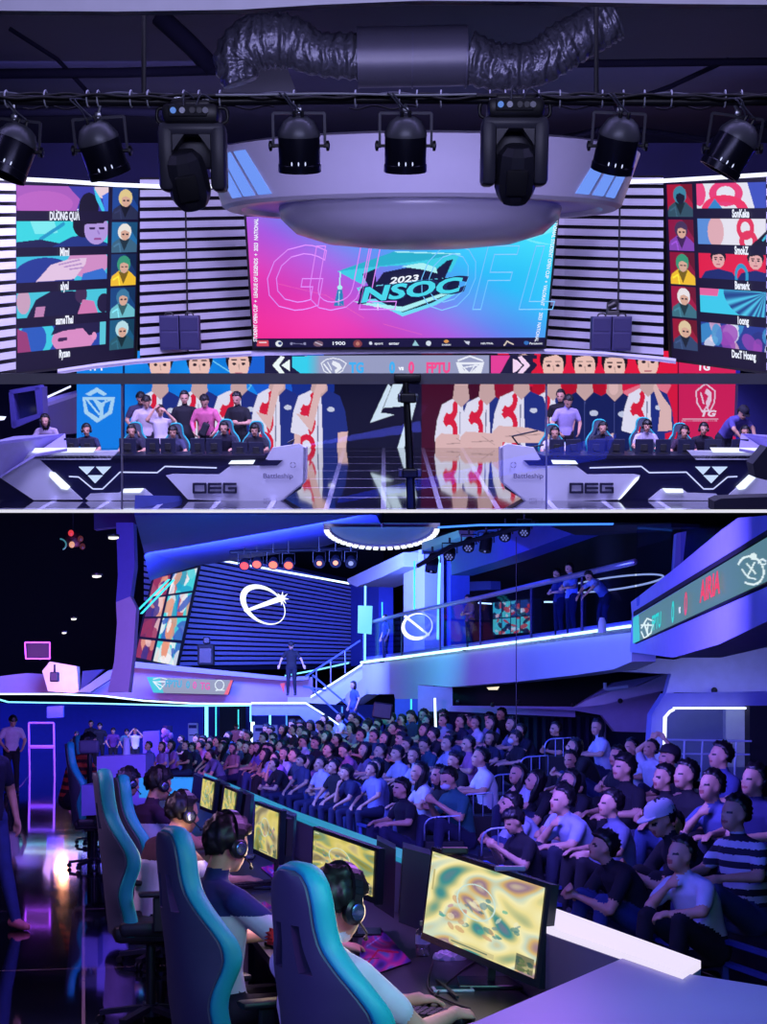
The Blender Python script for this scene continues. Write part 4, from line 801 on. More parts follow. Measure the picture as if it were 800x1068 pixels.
def d_wall(p):
    X, Y = p.X, p.Y
    p.C[...] = (16, 16, 40)
    p.rect(60, 360, 375, 480, (18, 128, 226)); n = 14*np.sin(X/31+Y/13)*np.sin(X/17-Y/29)
    p.C += (n*(X < 375))[..., None]*np.array([.5, 1, 1]); p.poly([(250, 360), (375, 360), (375, 480), (310, 480), (262, 400)], (28, 96, 210)); p.line([(215, 372), (262, 402), (240, 430)], 1.2, (110, 200, 245)); p.line([(300, 400), (330, 372)], 1.2, (90, 170, 240))
    p.rect(338, 360, 480, 480, (20, 20, 48)); p.poly([(300, 375), (350, 375), (345, 480), (316, 480)], (24, 50, 140))
    p.rect(470, 360, 790, 480, (226, 26, 66)); p.poly([(440, 360), (520, 360), (500, 480), (440, 480)], (70, 14, 40)); p.poly([(520, 392), (560, 405), (555, 480), (500, 480), (500, 392)], (150, 18, 50)); p.poly([(650, 408), (690, 392), (700, 402), (668, 470)], (245, 160, 170), .7)
    for cx, cy, r in ((595, 404, 9), (623, 404, 9), (562, 408, 7)): p.ell(cx, cy, r, 13, (190, 16, 44))
    p.rect(708, 360, 767, 480, (214, 34, 90)); p.rect(60, 360, 129, 480, (22, 132, 232)); p.rect(128, 360, 129.8, 480, (10, 30, 90)); p.rect(707, 360, 708.4, 480, (110, 14, 50)); p.rect(767, 360, 800, 480, (40, 40, 160))
    # lightning mark
    wt = (222, 240, 246)
    p.poly([(405, 400), (386, 441), (411, 432.5), (400, 430.5), (397, 431), (408, 404)], wt); p.poly([(410, 400), (400, 425.5), (428, 423), (414, 469), (421, 469), (436, 413), (414, 416), (421, 400)], wt)
    # players
    team(p, 167, 408, 25, 'two'); team(p, 208, 408, 25, 'two'); team(p, 249, 407, 27, 'two'); team(p, 289, 405, 25, 'two', 'finger', head=False); team(p, 333, 407, 27, 'two', 'finger', head=False)
    team(p, 481, 416, 25, 'two', 'cross'); team(p, 508, 414, 26, 'two', 'cross'); team(p, 577, 409, 24, 'two', 'cross'); team(p, 544, 408, 28, 'two', 'cross')
    team(p, 641, 410, 23, 'navy'); p.ell(640, 404, 5, 8, (232, 190, 182)); team(p, 610, 409, 27, 'navy'); team(p, 676, 405, 25, 'two', 'lift')
    # shield mark on the blue panel, shield and mark on the red panel
    wt = (176, 222, 246)
    p.poly([(101, 404), (112, 411), (108, 413), (101, 409), (94, 413), (89, 411)], wt); p.poly([(86, 414), (120, 414), (117, 431), (101, 441), (88, 431)], wt); p.poly([(89, 417), (97, 417), (105, 430), (103, 436), (92, 429)], (22, 128, 228)); p.poly([(101, 417), (116, 417), (113, 429), (108, 433), (108, 422)], (22, 128, 228)); p.line([(90, 416), (103, 432)], 2, wt); p.line([(103, 422), (118, 416)], 1.6, wt); p.line([(104, 432), (110, 418)], 1.6, wt)
    wt = (238, 206, 222)
    for a, b, c in (((736, 400), (726, 408), (727, 420)), ((727, 420), (733, 430), (737, 424)), ((736, 400), (746, 408), (745, 420)), ((745, 420), (740, 430), (737, 424))): p.line([a, b, c], 1.4, wt)
    p.poly([(737, 405), (742, 409), (742, 418), (738, 427), (736, 420), (739, 413), (735, 410)], wt); p.line([(731, 410), (734, 421)], 1.6, wt)
    p.rect(712, 436.5, 749, 437.4, wt)
    for k in range(18): p.rect(711+k*2.1, 438.4, 712.2+k*2.1, 439.8, wt, .7)
t = thing('led_wall', at(420, 467, YW), 0, 'wide LED wall with blue and red teams of esports players behind the stage', 'screen')
panel('wall_picture', (at(80, 366, YW), at(772, 366, YW), at(772, 467.3, YW), at(80, 467.3, YW)), d_wall, t, 960, 140)
mb = MB(); mb.prism([v + Vector((0, .02, 0)) for v in (at(78, 362, YW), at(774, 362, YW), at(774, 468, YW), at(78, 468, YW))], (0, .3, 0)); mb.build('wall_casing', blk2, t)
R_, U_ = Vector((1, 0, 0)), Vector((0, 0, 1))
def utext(body, x, y, Y, hpx, m, parent, name='lettering', **kw):
    mb = MB(); mb.text(body, at(x, y, Y), R_, U_, hpx*Y/1640*1.42, **kw); return mb.build(name, m, parent, fix=False)
utext('FPT', 101, 383, YW-.04, 7, wtx, t, bold=.04); utext('TG', 738, 431.5, YW-.04, 6, glow('text_pink', (240, 214, 226), 1), t, bold=.05, shear=.2, sx=1.4); utext('TG', 734, 383, YW-.04, 7, wtx, t, bold=.04)
# scoreboard under the main screen
def d_sb(p):
    p.C[...] = (22, 20, 58); p.rect(318, 360, 510, 400, (150, 156, 192)); p.poly([(300, 372), (332, 372), (332, 396), (322, 396), (301, 380)], (50, 206, 236)); g = (p.X > 320) & (p.X < 334) & (p.Y > 360); p.paint(g, ramp((p.X-320)/14, [(0, (50, 206, 236)), (1, (150, 156, 192))]))
    p.poly([(512, 371), (532, 371), (518, 396), (512, 396)], (226, 60, 150)); p.poly([(556, 374), (566, 374), (567, 392), (554, 392)], (214, 20, 50))
    for s_, cx in ((1, 290), (-1, 547)):
        f = lambda x: cx + s_*x; wt = (236, 246, 246) if s_ > 0 else (244, 214, 244); nv = (20, 18, 56)
        p.poly([(f(-14), 381), (f(0), 369), (f(15), 369), (f(15), 395), (f(0), 395)], nv)
        p.poly([(f(-6), 381), (f(3), 371), (f(7), 372.5), (f(1), 381), (f(7), 389.5), (f(3), 391)], wt); p.poly([(f(3.5), 381), (f(12), 375), (f(12), 387)], wt)
        if s_ < 0: p.poly([(f(12), 374), (f(-4), 381), (f(12), 389)], wt); p.line([(f(10), 373), (f(1), 381), (f(10), 390)], 1.5, nv)
    # shields
    for cx, kind in ((347, 'w'), (490, 'f')):
        wt = (232, 236, 246)
        if kind == 'w':
            p.line([(335, 379), (340, 375), (347.5, 373.5), (355, 375), (361, 379)], 1.1, wt); p.line([(335, 379), (338, 387), (347, 392), (357, 387), (361, 379)], 1.1, wt); p.poly([(347, 376), (354, 379), (357, 384), (350, 390), (349, 386), (352, 384), (346, 380)], wt); p.line([(338, 380), (345, 389)], 1.6, wt); p.line([(342, 378), (346, 386)], 1.1, wt)
        else:
            p.line([(478, 376), (490, 371.5), (503, 376)], 1.8, wt); p.poly([(475.5, 378), (505, 378), (502, 389), (490, 392), (479, 389)], wt); p.poly([(480, 380), (500, 380), (496, 386), (490, 389), (484, 386)], (150, 156, 192)); p.line([(478, 378), (490, 390), (504, 378)], 1.5, wt); p.line([(485, 383), (498, 381)], 1.4, wt); p.line([(490, 389), (496, 380)], 1.2, wt)
t = thing('scoreboard', at(420, 392, 39.6), 0, 'narrow stage scoreboard strip reading TG 0 vs 0 FPTU', 'scoreboard')
sc = (at(276, 371, 39.4), at(560, 370.5, 39.4), at(560, 393, 39.6), at(276, 393, 39.6))
panel('score_picture', sc, d_sb, t, 460, 40)
mb = MB(); mb.prism([v + Vector((0, .02, 0)) for v in sc], (0, .2, 0)); mb.build('score_casing', blk2, t)
cyt = glow('text_score_cyan', (40, 170, 235), 1.); rdt = glow('text_score_pink', (238, 62, 130), 1.)
utext('TG', 372, 384, 39.3, 10, cyt, t, bold=.05, sx=.8); utext('0', 409, 384, 39.3, 11, cyt, t, bold=.05, sx=.75); utext('vs', 418.5, 384, 39.3, 4.5, wtx, t, bold=.05); utext('0', 429, 384, 39.3, 11, rdt, t, bold=.05, sx=.75); utext('FPTU', 457, 384, 39.3, 10, rdt, t, bold=.05, sx=.78)
# ---------- player desks ----------
YD = fl(200, 522).y; DH = 1.08
litb = glow('desk_lamp', (236, 244, 255), 1.5); navym = mat('desk_navy', (20, 20, 62), .3, var=.1); traceline = glow('desk_trace', (205, 212, 255), 1.15)
wd = mat('desk_white', (222, 222, 238), .4, var=.03)
def desk(mir, label):
    f = (lambda x: 841-x) if mir else (lambda x: x)
    P_ = lambda pts, dy=0: [(f(x), y) for x, y in pts]
    t = thing('player_desk', at(f(160), 522, YD+.5), 0, label, 'desk', 'player desks on the stage')
    def part(nm, pts, m, dy, th): mb = MB(); mb.px(P_(pts), YD-dy, th); return mb.build(nm, m, t)
    part('desk_body', [(-30, 522), (-30, 474), (40, 474), (270, 477), (286, 470), (310, 466), (317, 470), (314, 510), (290, 524)], navym, 0, .5)
    mb = MB(); zt = at(200, 475, YD).z
    mb.hexa([(at(f(-30), 477, YD).x, YD-.05, zt-.06), (at(f(300), 477, YD).x, YD-.05, zt-.06), (at(f(300), 477, YD).x, YD+1.0, zt-.06), (at(f(-30), 477, YD).x, YD+1.0, zt-.06)] + [(at(f(-30), 477, YD).x, YD-.05, zt), (at(f(300), 477, YD).x, YD-.05, zt), (at(f(300), 477, YD).x, YD+1.0, zt), (at(f(-30), 477, YD).x, YD+1.0, zt)]); mb.build('desk_top', mat('desk_top_dark', (22, 22, 44), .35), t)
    part('white_side_panel', [(-30, 470), (35, 471), (124, 470), (115, 479.5), (41, 479.5), (86, 521), (35, 521.5), (-30, 478)], wd, .05, .1)
    part('white_front_panel', [(173, 496), (180, 494.5), (228, 495), (240, 486), (276, 486), (281, 480), (277, 479), (284, 467), (312, 463), (319, 467), (318.5, 503), (289, 527), (264, 527), (258, 523), (196, 521)], wd, .06, .12)
    part('dark_recess', [(276, 480), (295, 480), (289, 485.5), (270, 485.5)], navym, .09, .05)
    mb = MB(); a = [at(f(319), 467, YD-.06), at(f(318.5), 503, YD-.06), at(f(289), 527, YD-.06)]; sx_ = -1 if mir else 1
    b_ = [at(f(321), 466, YD+.7), at(f(320.5), 498, YD+.7), at(f(297), 516, YD+.7)]
    mb.prism([a[0], b_[0], b_[1], a[1]], (-sx_*.05, 0, 0)); mb.prism([a[1], b_[1], b_[2], a[2]], (-sx_*.05, 0, .0)); mb.build('end_panel', mat('desk_end', (176, 172, 214), .4), t)
    part('white_base_panel', [(89, 520), (94, 515), (124, 514), (129, 510), (151, 510), (165, 521.5), (92, 522)], wd, .05, .08)
    part('desk_lamp', [(36, 467.5), (100, 467), (97, 471.8), (33, 472.2)], litb, .12, .06); part('desk_lamp', [(52, 492), (57, 493), (73, 508), (70, 511), (64, 510), (51, 496.5)], litb, .1, .05); part('desk_lamp', [(129, 510), (150, 509.5), (146, 514), (128, 514)], litb, .1, .05)
    part('desk_lamp', [(241, 480.5), (266, 480), (264, 484), (238, 484)], litb, .1, .05)
    part('desk_lamp', [(196, 521.5), (193, 520), (175, 500), (174, 497), (178, 499)], litb, .1, .05) if mir else None
    for q in ([(82, 487), (98, 487), (90.5, 495)], [(100, 487), (115.5, 487), (107.5, 495)], [(91.5, 496), (107, 496), (99, 504)]): part('triangle_mark', q, glow('triangle_mark', (206, 226, 255), 1.1), .07, .06)
    ln = [(72, 497), (82, 497.5), (97, 510), (107, 510), (125, 492.5), (164, 493), (172, 486.5), (226, 488)]
    mb = MB(); pp = [at(f(x), y, YD-.08) for x, y in ln]
    for a, b2 in zip(pp[:-1], pp[1:]): mb.bar(a, b2, .022, .06, up=(0, 0, 1)) if False else mb.tube([a, b2], .014, 6)
    mb.build('light_trace', traceline, t)
    dk = mat('logo_ink', (26, 26, 60), .5)
    x0 = 224; w_ = 13
    for j, ch in enumerate('OEG'):
        mb = MB(); cx = f(224) + (j-1)*15.8; a = 6.2; h = 4.4; Yq = YD-.09; wv = .022
        def st(pts):
            v = [at(cx+x, 509+y, Yq) for x, y in pts]
            for p0, p1 in zip(v[:-1], v[1:]):
                d_ = (p1-p0).normalized()*wv*.6; mb.bar(p0-d_, p1+d_, .05, wv*1.8, up=(0, 0, 1) if abs((p1-p0).z) < .05 else (1, 0, 0))
        if ch == 'O': st([(-a, -h), (a, -h), (a, h), (-a, h), (-a, -h)])
        elif ch == 'E': st([(a, -h), (-a, -h), (-a, h), (a, h)]); st([(-a, 0), (a, 0)])
        else: st([(a, -h), (-a, -h), (-a, h), (a, h), (a, 0), (-1, 0)])
        mb.build('logo_letter', dk, t)
    utext('Battleship', f(290) , 496.5, YD-.09, 5, mat('ink_soft', (90, 86, 130), .5), t, sx=1.15, bold=.01); utext('MTG _ 1' , f(282), 521, YD-.09, 2.8, mat('ink_pale', (150, 146, 180), .5), t)
    mb = MB(); c = at(f(305.5), 485, YD-.09)
    for q in range(4):
        mb.tube([c + Vector((.055*math.cos(v), 0, .055*math.sin(v))) for v in np.linspace(q*PI/2+.25, q*PI/2+PI/2-.25, 5)], .007, 6)
    mb.build('round_mark', mat('ink_soft', (90, 86, 130), .5), t)
    return t
desk(False, 'long white and navy player desk on the left of the stage'); desk(True, 'long white and navy player desk on the right of the stage')
# return wings of the desks running towards the viewer at the outer edges
for sg, lab in ((1, 'left'), (-1, 'right')):
    f = (lambda x: x) if sg > 0 else (lambda x: 841-x)
    mb = MB(); mb.prism([at(f(-12), 500, YD-1.6), at(f(-12), 462, YD-1.6), at(f(14), 455, YD+.9), at(f(68), 452, YD+.9), at(f(70), 468, YD-.15), at(f(36), 474, YD-.2), at(f(-2), 497, YD-.5)], (0, 0, -.05))
    mb.build('desk_wing', mat('desk_wing', (160, 152, 214), .4), label='pale wing of the %s player desk sloping to the edge of the photo' % lab, cat='desk')
t_screen = mat('monitor_back', (34, 36, 66), .4)
def monitor_back(x, w, lab, ytop=456, Y=None):
    Y = Y or YD+.45; wm = w*Y/1640; top = at(x, ytop, Y); zb = at(200, 475, YD).z
    t = thing('monitor', (top.x, Y, zb), 0, lab, 'monitor', 'monitors seen from behind on the stage desks'); h = top.z-zb
    mb = MB(); mb.bbox_((0, 0, h-.17), (wm, .035, .34), .008); mb.build('screen_back', t_screen, t, local=True)
    mb = MB(); mb.bbox_((0, -.03, h-.17), (wm*.4, .04, .14), .01); mb.build('rear_housing', blk2, t, local=True)
    mb = MB(); mb.bbox_((0, -.02, h/2-.1), (.05, .03, h-.1), .005); mb.bbox_((0, 0, .01), (.2, .16, .02), .005); mb.build('stand', black, t, local=True)
nm_ = ['first', 'second', 'third', 'fourth', 'fifth', 'sixth', 'seventh', 'eighth', 'ninth', 'tenth', 'eleventh', 'twelfth']
for i, (x, w) in enumerate(((74, 15), (91, 15), (133, 18), (159, 15), (175, 16), (206, 15), (223, 17), (250, 17), (267, 16))):
    monitor_back(x, w, '%s from the left of the monitors seen from behind on the left stage desk' % nm_[i], 457 if x < 240 else 461)
for i, (x, w) in enumerate(((581, 16), (598, 16), (622, 18), (643, 18), (672, 19), (692, 16), (716, 18), (744, 18), (772, 18))):
    monitor_back(x, w, '%s from the left of the monitors seen from behind on the right stage desk' % nm_[i], 458)
# microphone-arm like stand on the right desk end
t = thing('boom_arm', at(540, 466, YD+.3), 0, 'thin black folding boom arm on the inner end of the right stage desk', 'boom arm')
for a, b_ in (((534, 455), (544, 468)), ((544, 468), (567, 464)), ((534, 455), (561, 449)), ((548, 468), (541, 463))):
    mb = MB(); mb.tube([at(*a, YD+.3), at(*b_, YD+.3)], .018, 6); mb.build('arm_segment', black, t)
t = thing('boom_arm', at(300, 466, YD+.3), 0, 'thin black folding boom arm on the inner end of the left stage desk', 'boom arm')
for a, b_ in (((299, 468), (307, 458)), ((307, 458), (300, 462))):
    mb = MB(); mb.tube([at(*a, YD+.3), at(*b_, YD+.3)], .016, 6); mb.build('arm_segment', black, t)
# ---------- gaming chair (used in both halls) ----------
shellc = mat('chair_shell', (74, 78, 100), .55, var=.08); teal = mat('chair_teal', (30, 176, 178), .5, var=.06); blkl = mat('chair_black', (20, 20, 30), .45)
def make_chair(name, loc, rz, label, group, simple=False, lift=0):
    t = thing(name, loc, rz, label, 'chair', group)
    hw = [(.42, .235), (.55, .235), (.66, .24), (.76, .26), (.84, .285), (.92, .285), (.99, .25), (1.05, .20), (1.11, .15), (1.18, .135), (1.25, .13), (1.30, .115), (1.335, .08), (1.345, .04)]
    zs = [h[0] for h in hw]; ws = [h[1] for h in hw]
    def xc(z): return -.20 - .10*(z-.42)
    def wing(z): return .10*math.exp(-((z-.86)/.16)**2) + .05*math.exp(-((z-.5)/.15)**2) + .02
    Z = np.concatenate([np.linspace(.42, 1.25, 34), np.linspace(1.265, 1.345, 7)]); Uu = np.linspace(-1, 1, 25)
    hole = lambda u_, z: 1.03 < z < 1.17 and .22 < abs(u_) < .62
    vs = []; n = len(Uu)
    for z in Z:
        w_ = float(np.interp(z, zs, ws))
        for u_ in Uu: vs.append((xc(z) + wing(z)*abs(u_)**2.4 - .045, u_*w_, z))
    nv_ = len(vs)
    for z in Z:
        w_ = float(np.interp(z, zs, ws))
        for u_ in Uu: vs.append((xc(z) + wing(z)*abs(u_)**2.4 + .035 + .02*(1-u_*u_), u_*w_*.97, z))
    fs = []; cells = {}
    for i in range(len(Z)-1):
        for j in range(n-1):
            cells[i, j] = not hole((Uu[j]+Uu[j+1])/2, (Z[i]+Z[i+1])/2)
    for (i, j), ok in cells.items():
        if not ok: continue
        q = (i*n+j, i*n+j+1, (i+1)*n+j+1, (i+1)*n+j); fs += [q, tuple(nv_+k for k in reversed(q))]
        for (di, dj, a, b) in ((-1, 0, q[0], q[1]), (0, 1, q[1], q[2]), (1, 0, q[2], q[3]), (0, -1, q[3], q[0])):
            if not cells.get((i+di, j+dj), False): fs.append((b, a, a+nv_, b+nv_))
    mb = MB(); mb.add([(x, y, z+lift) for x, y, z in vs], fs); mb.build('backrest', shellc, t, local=True, smooth=.6)
    # broad teal bolster round the edge
    path = [(z, 1) for z in Z] + [(z, -1) for z in reversed(Z)]; mb = MB(); sec = []
    for z, s_ in path:
        w_ = float(np.interp(z, zs, ws)); x = xc(z) + wing(z); sec.append((Vector((x, s_*w_, z+lift))))
    m = len(sec); vs = []
    for i, p in enumerate(sec):
        tn = (sec[min(i+1, m-1)] - sec[max(i-1, 0)]).normalized(); out = Vector((1, 0, 0)).cross(tn)*-1
        if out.dot(Vector((0, p.y, (p.z-lift-.9)*1.0))) < 0: out = -out
        for k in range(10):
            a = 2*PI*k/10; vs.append(p + Vector((1, 0, 0))*(.040*math.cos(a)+.004) + out*(.020*math.sin(a)+.004))
    mb.add(vs, [(i*10+k, i*10+(k+1) % 10, (i+1)*10+(k+1) % 10, (i+1)*10+k) for i in range(m-1) for k in range(10)] + [tuple(range(9, -1, -1)), tuple((m-1)*10+k for k in range(10))])
    mb.build('teal_edge', teal, t, local=True, smooth=True)
    L = lift
    mb = MB(); mb.bbox_((.02, 0, .43+L), (.50, .50, .10), .035); mb.bbox_((.04, .235, .46+L), (.48, .07, .09), .03); mb.bbox_((.04, -.235, .46+L), (.48, .07, .09), .03); mb.build('seat', blkl, t, local=True, smooth=.6)
    for s_ in (1, -1):
        mb = MB(); mb.bbox_((.02, s_*.30, .55+L), (.07, .03, .2), .01); mb.build('armrest_post', blkl, t, local=True)
        mb = MB(); mb.bbox_((.04, s_*.30, .665+L), (.27, .09, .03), .012); mb.build('armrest', blkl, t, local=True, smooth=.6)
    if simple: 
        mb = MB(); mb.tube([(0, 0, .0), (0, 0, .4+L)], .03, 10); mb.build('gas_lift', black, t, local=True); return t
    mb = MB(); mb.tube([(0, 0, .08), (0, 0, .4+L)], .028, 12); mb.bbox_((0, 0, .37+L), (.26, .2, .04), .01); mb.build('gas_lift', black, t, local=True, smooth=.6)
    mb = MB(); mb.tube([(-.02, .06, .36+L), (-.05, .28, .35+L)], .009, 8); mb.build('tilt_lever', black, t, local=True)
    bs = MB(); bs.lathe([(.001, .05), (.05, .05), (.045, .12), (.001, .12)], (0, 0, 0), 14)
    for k in range(5):
        a = 2*PI*k/5+.3; bs.bar((.02*math.cos(a), .02*math.sin(a), .1), (.3*math.cos(a), .3*math.sin(a), .065), .05, .03)
    base = bs.build('star_base', mat('base_metal', (70, 72, 90), .35, metal=.7), t, local=True)
    for k in range(5):
        a = 2*PI*k/5+.3; mb = MB(); c = Vector((.3*math.cos(a), .3*math.sin(a), .028)); 
        for d_ in (-.014, .014): mb.lathe([(.001, -.009), (.022, -.009), (.027, 0), (.022, .009), (.001, .009)], c + Vector((-math.sin(a)*d_, math.cos(a)*d_, 0)), 12, Matrix.Rotation(a, 3, 'Z') @ Matrix.Rotation(PI/2, 3, 'X'))
        mb.build('caster', blkl, base, local=True, smooth=.6)
    return t
SK1 = (214, 158, 140)
def seat_at(x, ytop, Y, i, side, shirt, face=(0, -1), skin=SK1, chair=True, dark_=False, style='short', look='', head=1.33):
    tp = at(x, ytop, Y); lift = (tp.z + FU) - head; base = Vector((tp.x, Y, -FU))
    p = person('gamer', base + Vector((-face[0]*0, .12, lift)), face, shirt, (24, 26, 50), skin, (20, 16, 26), style, label=look, group='players seated behind the stage desks', name='person', voxel=.016, headset=True, hs=i+1)
    if chair: make_chair('gaming_chair', base + Vector((0, .14, 0)), math.atan2(face[1], face[0]), 'dark gaming chair with teal edge behind the %s stage desk, %s' % (side, i if isinstance(i, str) else nm_[i]+' chair from the left'), 'gaming chairs behind the stage desks', True, max(0, lift))
YS = YD+1.35
LS = [(48, 432, (170, 150, 190), False, 'player with long dark hair seated at the far left of the left stage desk', 'long'), (91, 442, (40, 40, 80), False, 'dark-shirted player seated second from the left at the left stage desk', 'short'),
      (138, 443, (40, 36, 66), True, 'player with lit face seated in the first teal-edged chair of the left stage desk', 'short'), (181, 444, (70, 70, 110), True, 'player leaning low over the left stage desk in front of the pink-shirted coach', 'fringe'),
      (234, 440, (34, 32, 60), True, 'headset player in black seated between the pink-shirted and the black-shirted coach', 'short'), (266, 442, (30, 30, 50), True, 'black-clad player seated nearest the inner end of the left stage desk', 'fringe')]
for i, (x, y, c, ch, lab, st) in enumerate(LS): seat_at(x, y, YS, i, 'left', c, chair=ch, look=lab, style=st)
RS = [(578, 445, (214, 208, 226), True, 'player in a pale jersey seated nearest the inner end of the right stage desk', 'short'), (628, 440, (30, 30, 52), True, 'black-clad player seated in the tall teal-edged chair of the right stage desk', 'short'),
      (674, 438, (190, 180, 214), True, 'player in a white and purple jersey seated in the middle of the right stage desk', 'fringe'), (713, 444, (60, 40, 70), True, 'dark figure seated before the red shield panel of the LED wall', 'short'), (733, 441, (36, 32, 56), False, 'black-clad player seated right of the red shield panel', 'short'), (776, 444, (30, 30, 60), False, 'dark figure seated at the far right of the right stage desk', 'short')]
for i, (x, y, c, ch, lab, st) in enumerate(RS): seat_at(x, y, YS, i, 'right', c, chair=ch, look=lab, style=st)
YC_ = YD+3.6
def coach(x, y, pose, shirt, pants, lab, face=(0, -1), Y=None, **k):
    Y = Y or YC_; tp = at(x, y, Y); h = {'stand': 1.72, 'arms': 1.70, 'raise': 1.71, 'look': 1.64, 'bend': 1.47}[pose]; z = max(-FU, tp.z-h) ; s_ = (tp.z+FU)/h
    return person(pose, (tp.x, Y, -FU), face, shirt, pants, SK1, (18, 15, 24), label=lab, group='people standing behind the stage desks', name='person', voxel=.016, scale=max(.93, min(1.17, s_)), **k)
coach(145, 404, 'look', (60, 56, 90), (28, 26, 44), 'black-haired person half hidden at the back behind the left stage desk', (.3, -1), YC_+1.2)
coach(151, 414, 'look', (214, 196, 214), (40, 36, 60), 'person in a pale shirt bending over behind the left stage desk', (.3, -1))
coach(167, 423, 'raise', (228, 214, 240), (34, 30, 50), 'person in a light lilac shirt with both hands raised to the head', (.1, -1), YC_-.7)
coach(192, 404, 'stand', (26, 24, 40), (20, 20, 34), 'person in a black T-shirt standing left of the pink shirt', (.1, -1))
pk = coach(215, 408, 'look', (226, 110, 160), (26, 24, 40), 'person in a pink shirt with a black sling bag standing behind the left desk', (-.1, -1), long_sleeve=True)
coach(248, 405, 'arms', (22, 22, 36), (20, 20, 32), 'person in a black T-shirt with folded arms standing behind the left stage desk', (-.35, -1))
mb = MB(); c = Vector((pk.matrix_basis.translation.x, YC_-.2, -FU+1.2)); mb.bbox_(c + Vector((-.04, -.02, 0)), (.16, .1, .3), .03, Matrix.Rotation(.45, 3, 'Y'))
for s_ in (-1, 1): mb.tube([c + Vector((.02, .02, .12)), c + Vector((.12, .06, .28))], .015, 6)
mb.build('sling_bag', mat('bag_black', (28, 28, 44), .6), label='black sling bag worn across the pink shirt', cat='bag')
coach(590, 412, 'look', (176, 160, 220), (30, 28, 50), 'bald-looking person in a lavender shirt standing behind the right stage desk', (.2, -1))
coach(585, 407, 'stand', (20, 18, 30), (20, 18, 30), 'black-clad person standing just behind the lavender shirt', (-.3, -1), YC_+1.2)
coach(761, 414, 'bend', (90, 80, 170), (26, 26, 50), 'person in a cap and violet shirt bending over at the far right of the stage', (.6, -1), YC_-.6, cap_=(30, 28, 50))
# props at the edges of the stage
t = thing('display_cabinet', at(26, 452, YD+2.2), 0, 'tall blue-lit rectangular frame standing behind the far left of the desk', 'cabinet')
bl = mat('cabinet_blue_lit', (70, 62, 150), .5)  # blue light on the white frame put into its colour
for pts in ([(9, 407), (40, 402), (42, 406), (13, 411)], [(9, 409), (14, 410), (17, 444), (12, 446)], [(36, 404), (44, 404), (45, 432), (39, 433)], [(11, 440), (44, 430), (45, 434), (14, 447)]):
    mb = MB(); mb.px(pts, YD+2.2, .5); mb.build('frame_bar', bl, t)
mb = MB(); mb.px([(13, 410), (40, 405), (42, 432), (15, 443)], YD+2.6, .05); mb.build('glass_face', mat('cab_glass', (30, 34, 90), .15), t)
mb = MB(); mb.prism([at(46, 414.5, YD+3), at(73.5, 402, YD+6), at(73.5, 404, YD+6), at(46, 417, YD+3)], (0, .05, 0)); mb.build('wall_light_strip', led, label='slanted white light strip on the left wall beside the blue frame', cat='light strip')
mb = MB(); mb.prism([at(-3, 434, YD+1), at(6, 434.5, YD+1), at(4, 438, YD+1), at(-3, 439, YD+1)], (0, .05, 0)); mb.build('wall_light_strip', led, label='short white light at the left edge of the photo below the blue frame', cat='light strip')
t = thing('side_counter', at(60, 452, YD+2.6), 0, 'low dark blue counter running along the left wall of the stage', 'counter')
mb = MB(); mb.prism([at(46, 421, YD+2.6), at(80, 410, YD+6), at(80, 452, YD+6), at(46, 455, YD+2.6)], (-.1, 0, 0)); mb.build('counter_front', mat('counter_blue', (54, 50, 130), .5), t)
mb = MB(); mb.prism([at(46, 421, YD+2.6), at(80, 410, YD+6), at(80, 407, YD+6.4), at(44, 417, YD+2.8)], (0, 0, -.08)); mb.build('counter_top', mat('counter_top', (120, 112, 190), .4), t)
mb = MB(); mb.px([(770, 402), (802, 398), (802, 460), (768, 456)], YD+5.5, .3); mb.build('side_partition', mat('partition_blue', (34, 32, 110), .5), label='dark blue partition at the far right behind the stage desk', cat='partition')
mb = MB(); c = at(782, 527, YD-5); mb.px([(745, 523), (752, 520), (812, 518), (812, 533), (745, 533)], YD-6, .5); mb.build('theatre_chair', mat('seatback_dark', (34, 34, 56), .7), label='dark rounded seat back at the lower right corner of the stage view', cat='seat')
mb = MB(); mb.px([(812, 470), (800, 466), (785, 484), (788, 498), (812, 504)], YD-4, .5); mb.build('theatre_chair', mat('seatback_dark', (34, 34, 56), .7), label='dark seat back cut by the right edge beside the desk lamp', cat='seat')
# ---------- gallery balustrade in front of the viewer ----------
t = thing('glass_balustrade', at(400, 532, 10), 0, 'glass balustrade with a steel top rail in front of the viewer', 'railing')
mb = MB()
for x0, x1 in ((-15, 424.5), (426, 815)): mb.bar(at(x0, 395, 10), at(x1, 395, 10), .06, .066)
mb.build('top_rail', mat('rail_steel', (120, 118, 130), .4, metal=.2), t)
gm = glass_mat('rail_glass', (.93, .94, 1), .03)
for x0, x1 in ((-15, 126), (128, 423), (427, 569), (571, 815)):
    mb = MB(); mb.px([(x0, 398), (x1, 398), (x1, 531.6), (x0, 531.6)], 10, .012); mb.build('glass_pane', gm, t)
for x in (127, 570):
    mb = MB(); mb.px([(x-.8, 399), (x+.8, 399), (x+.8, 531.5), (x-.8, 531.5)], 9.99, .02); mb.build('pane_joint', mat('joint_pale', (150, 148, 190), .3), t)
mb = MB(); mb.tube([at(423, 396, 9.93), at(427, 470, 9.93), at(429, 531, 9.93)], [.02, .026, .03], 10); mb.bbox_(at(425, 394, 9.95), (.17, .1, .05), .01); mb.build('post', black, t, smooth=.5)
for y in (415, 493):
    mb = MB(); c = at(425.5 if y == 415 else 427.5, y, 9.94); mb.bbox_(c, (.15 if y == 493 else .13, .03, .055), .008); mb.build('glass_clamp', chrome if y == 415 else mat('clamp_grey', (120, 118, 140), .4, metal=.5), t)
    mb = MB(); mb.bbox_(c + Vector((0, -.03, 0)), (.1, .05, .06), .01); mb.build('clamp_block', black, t)
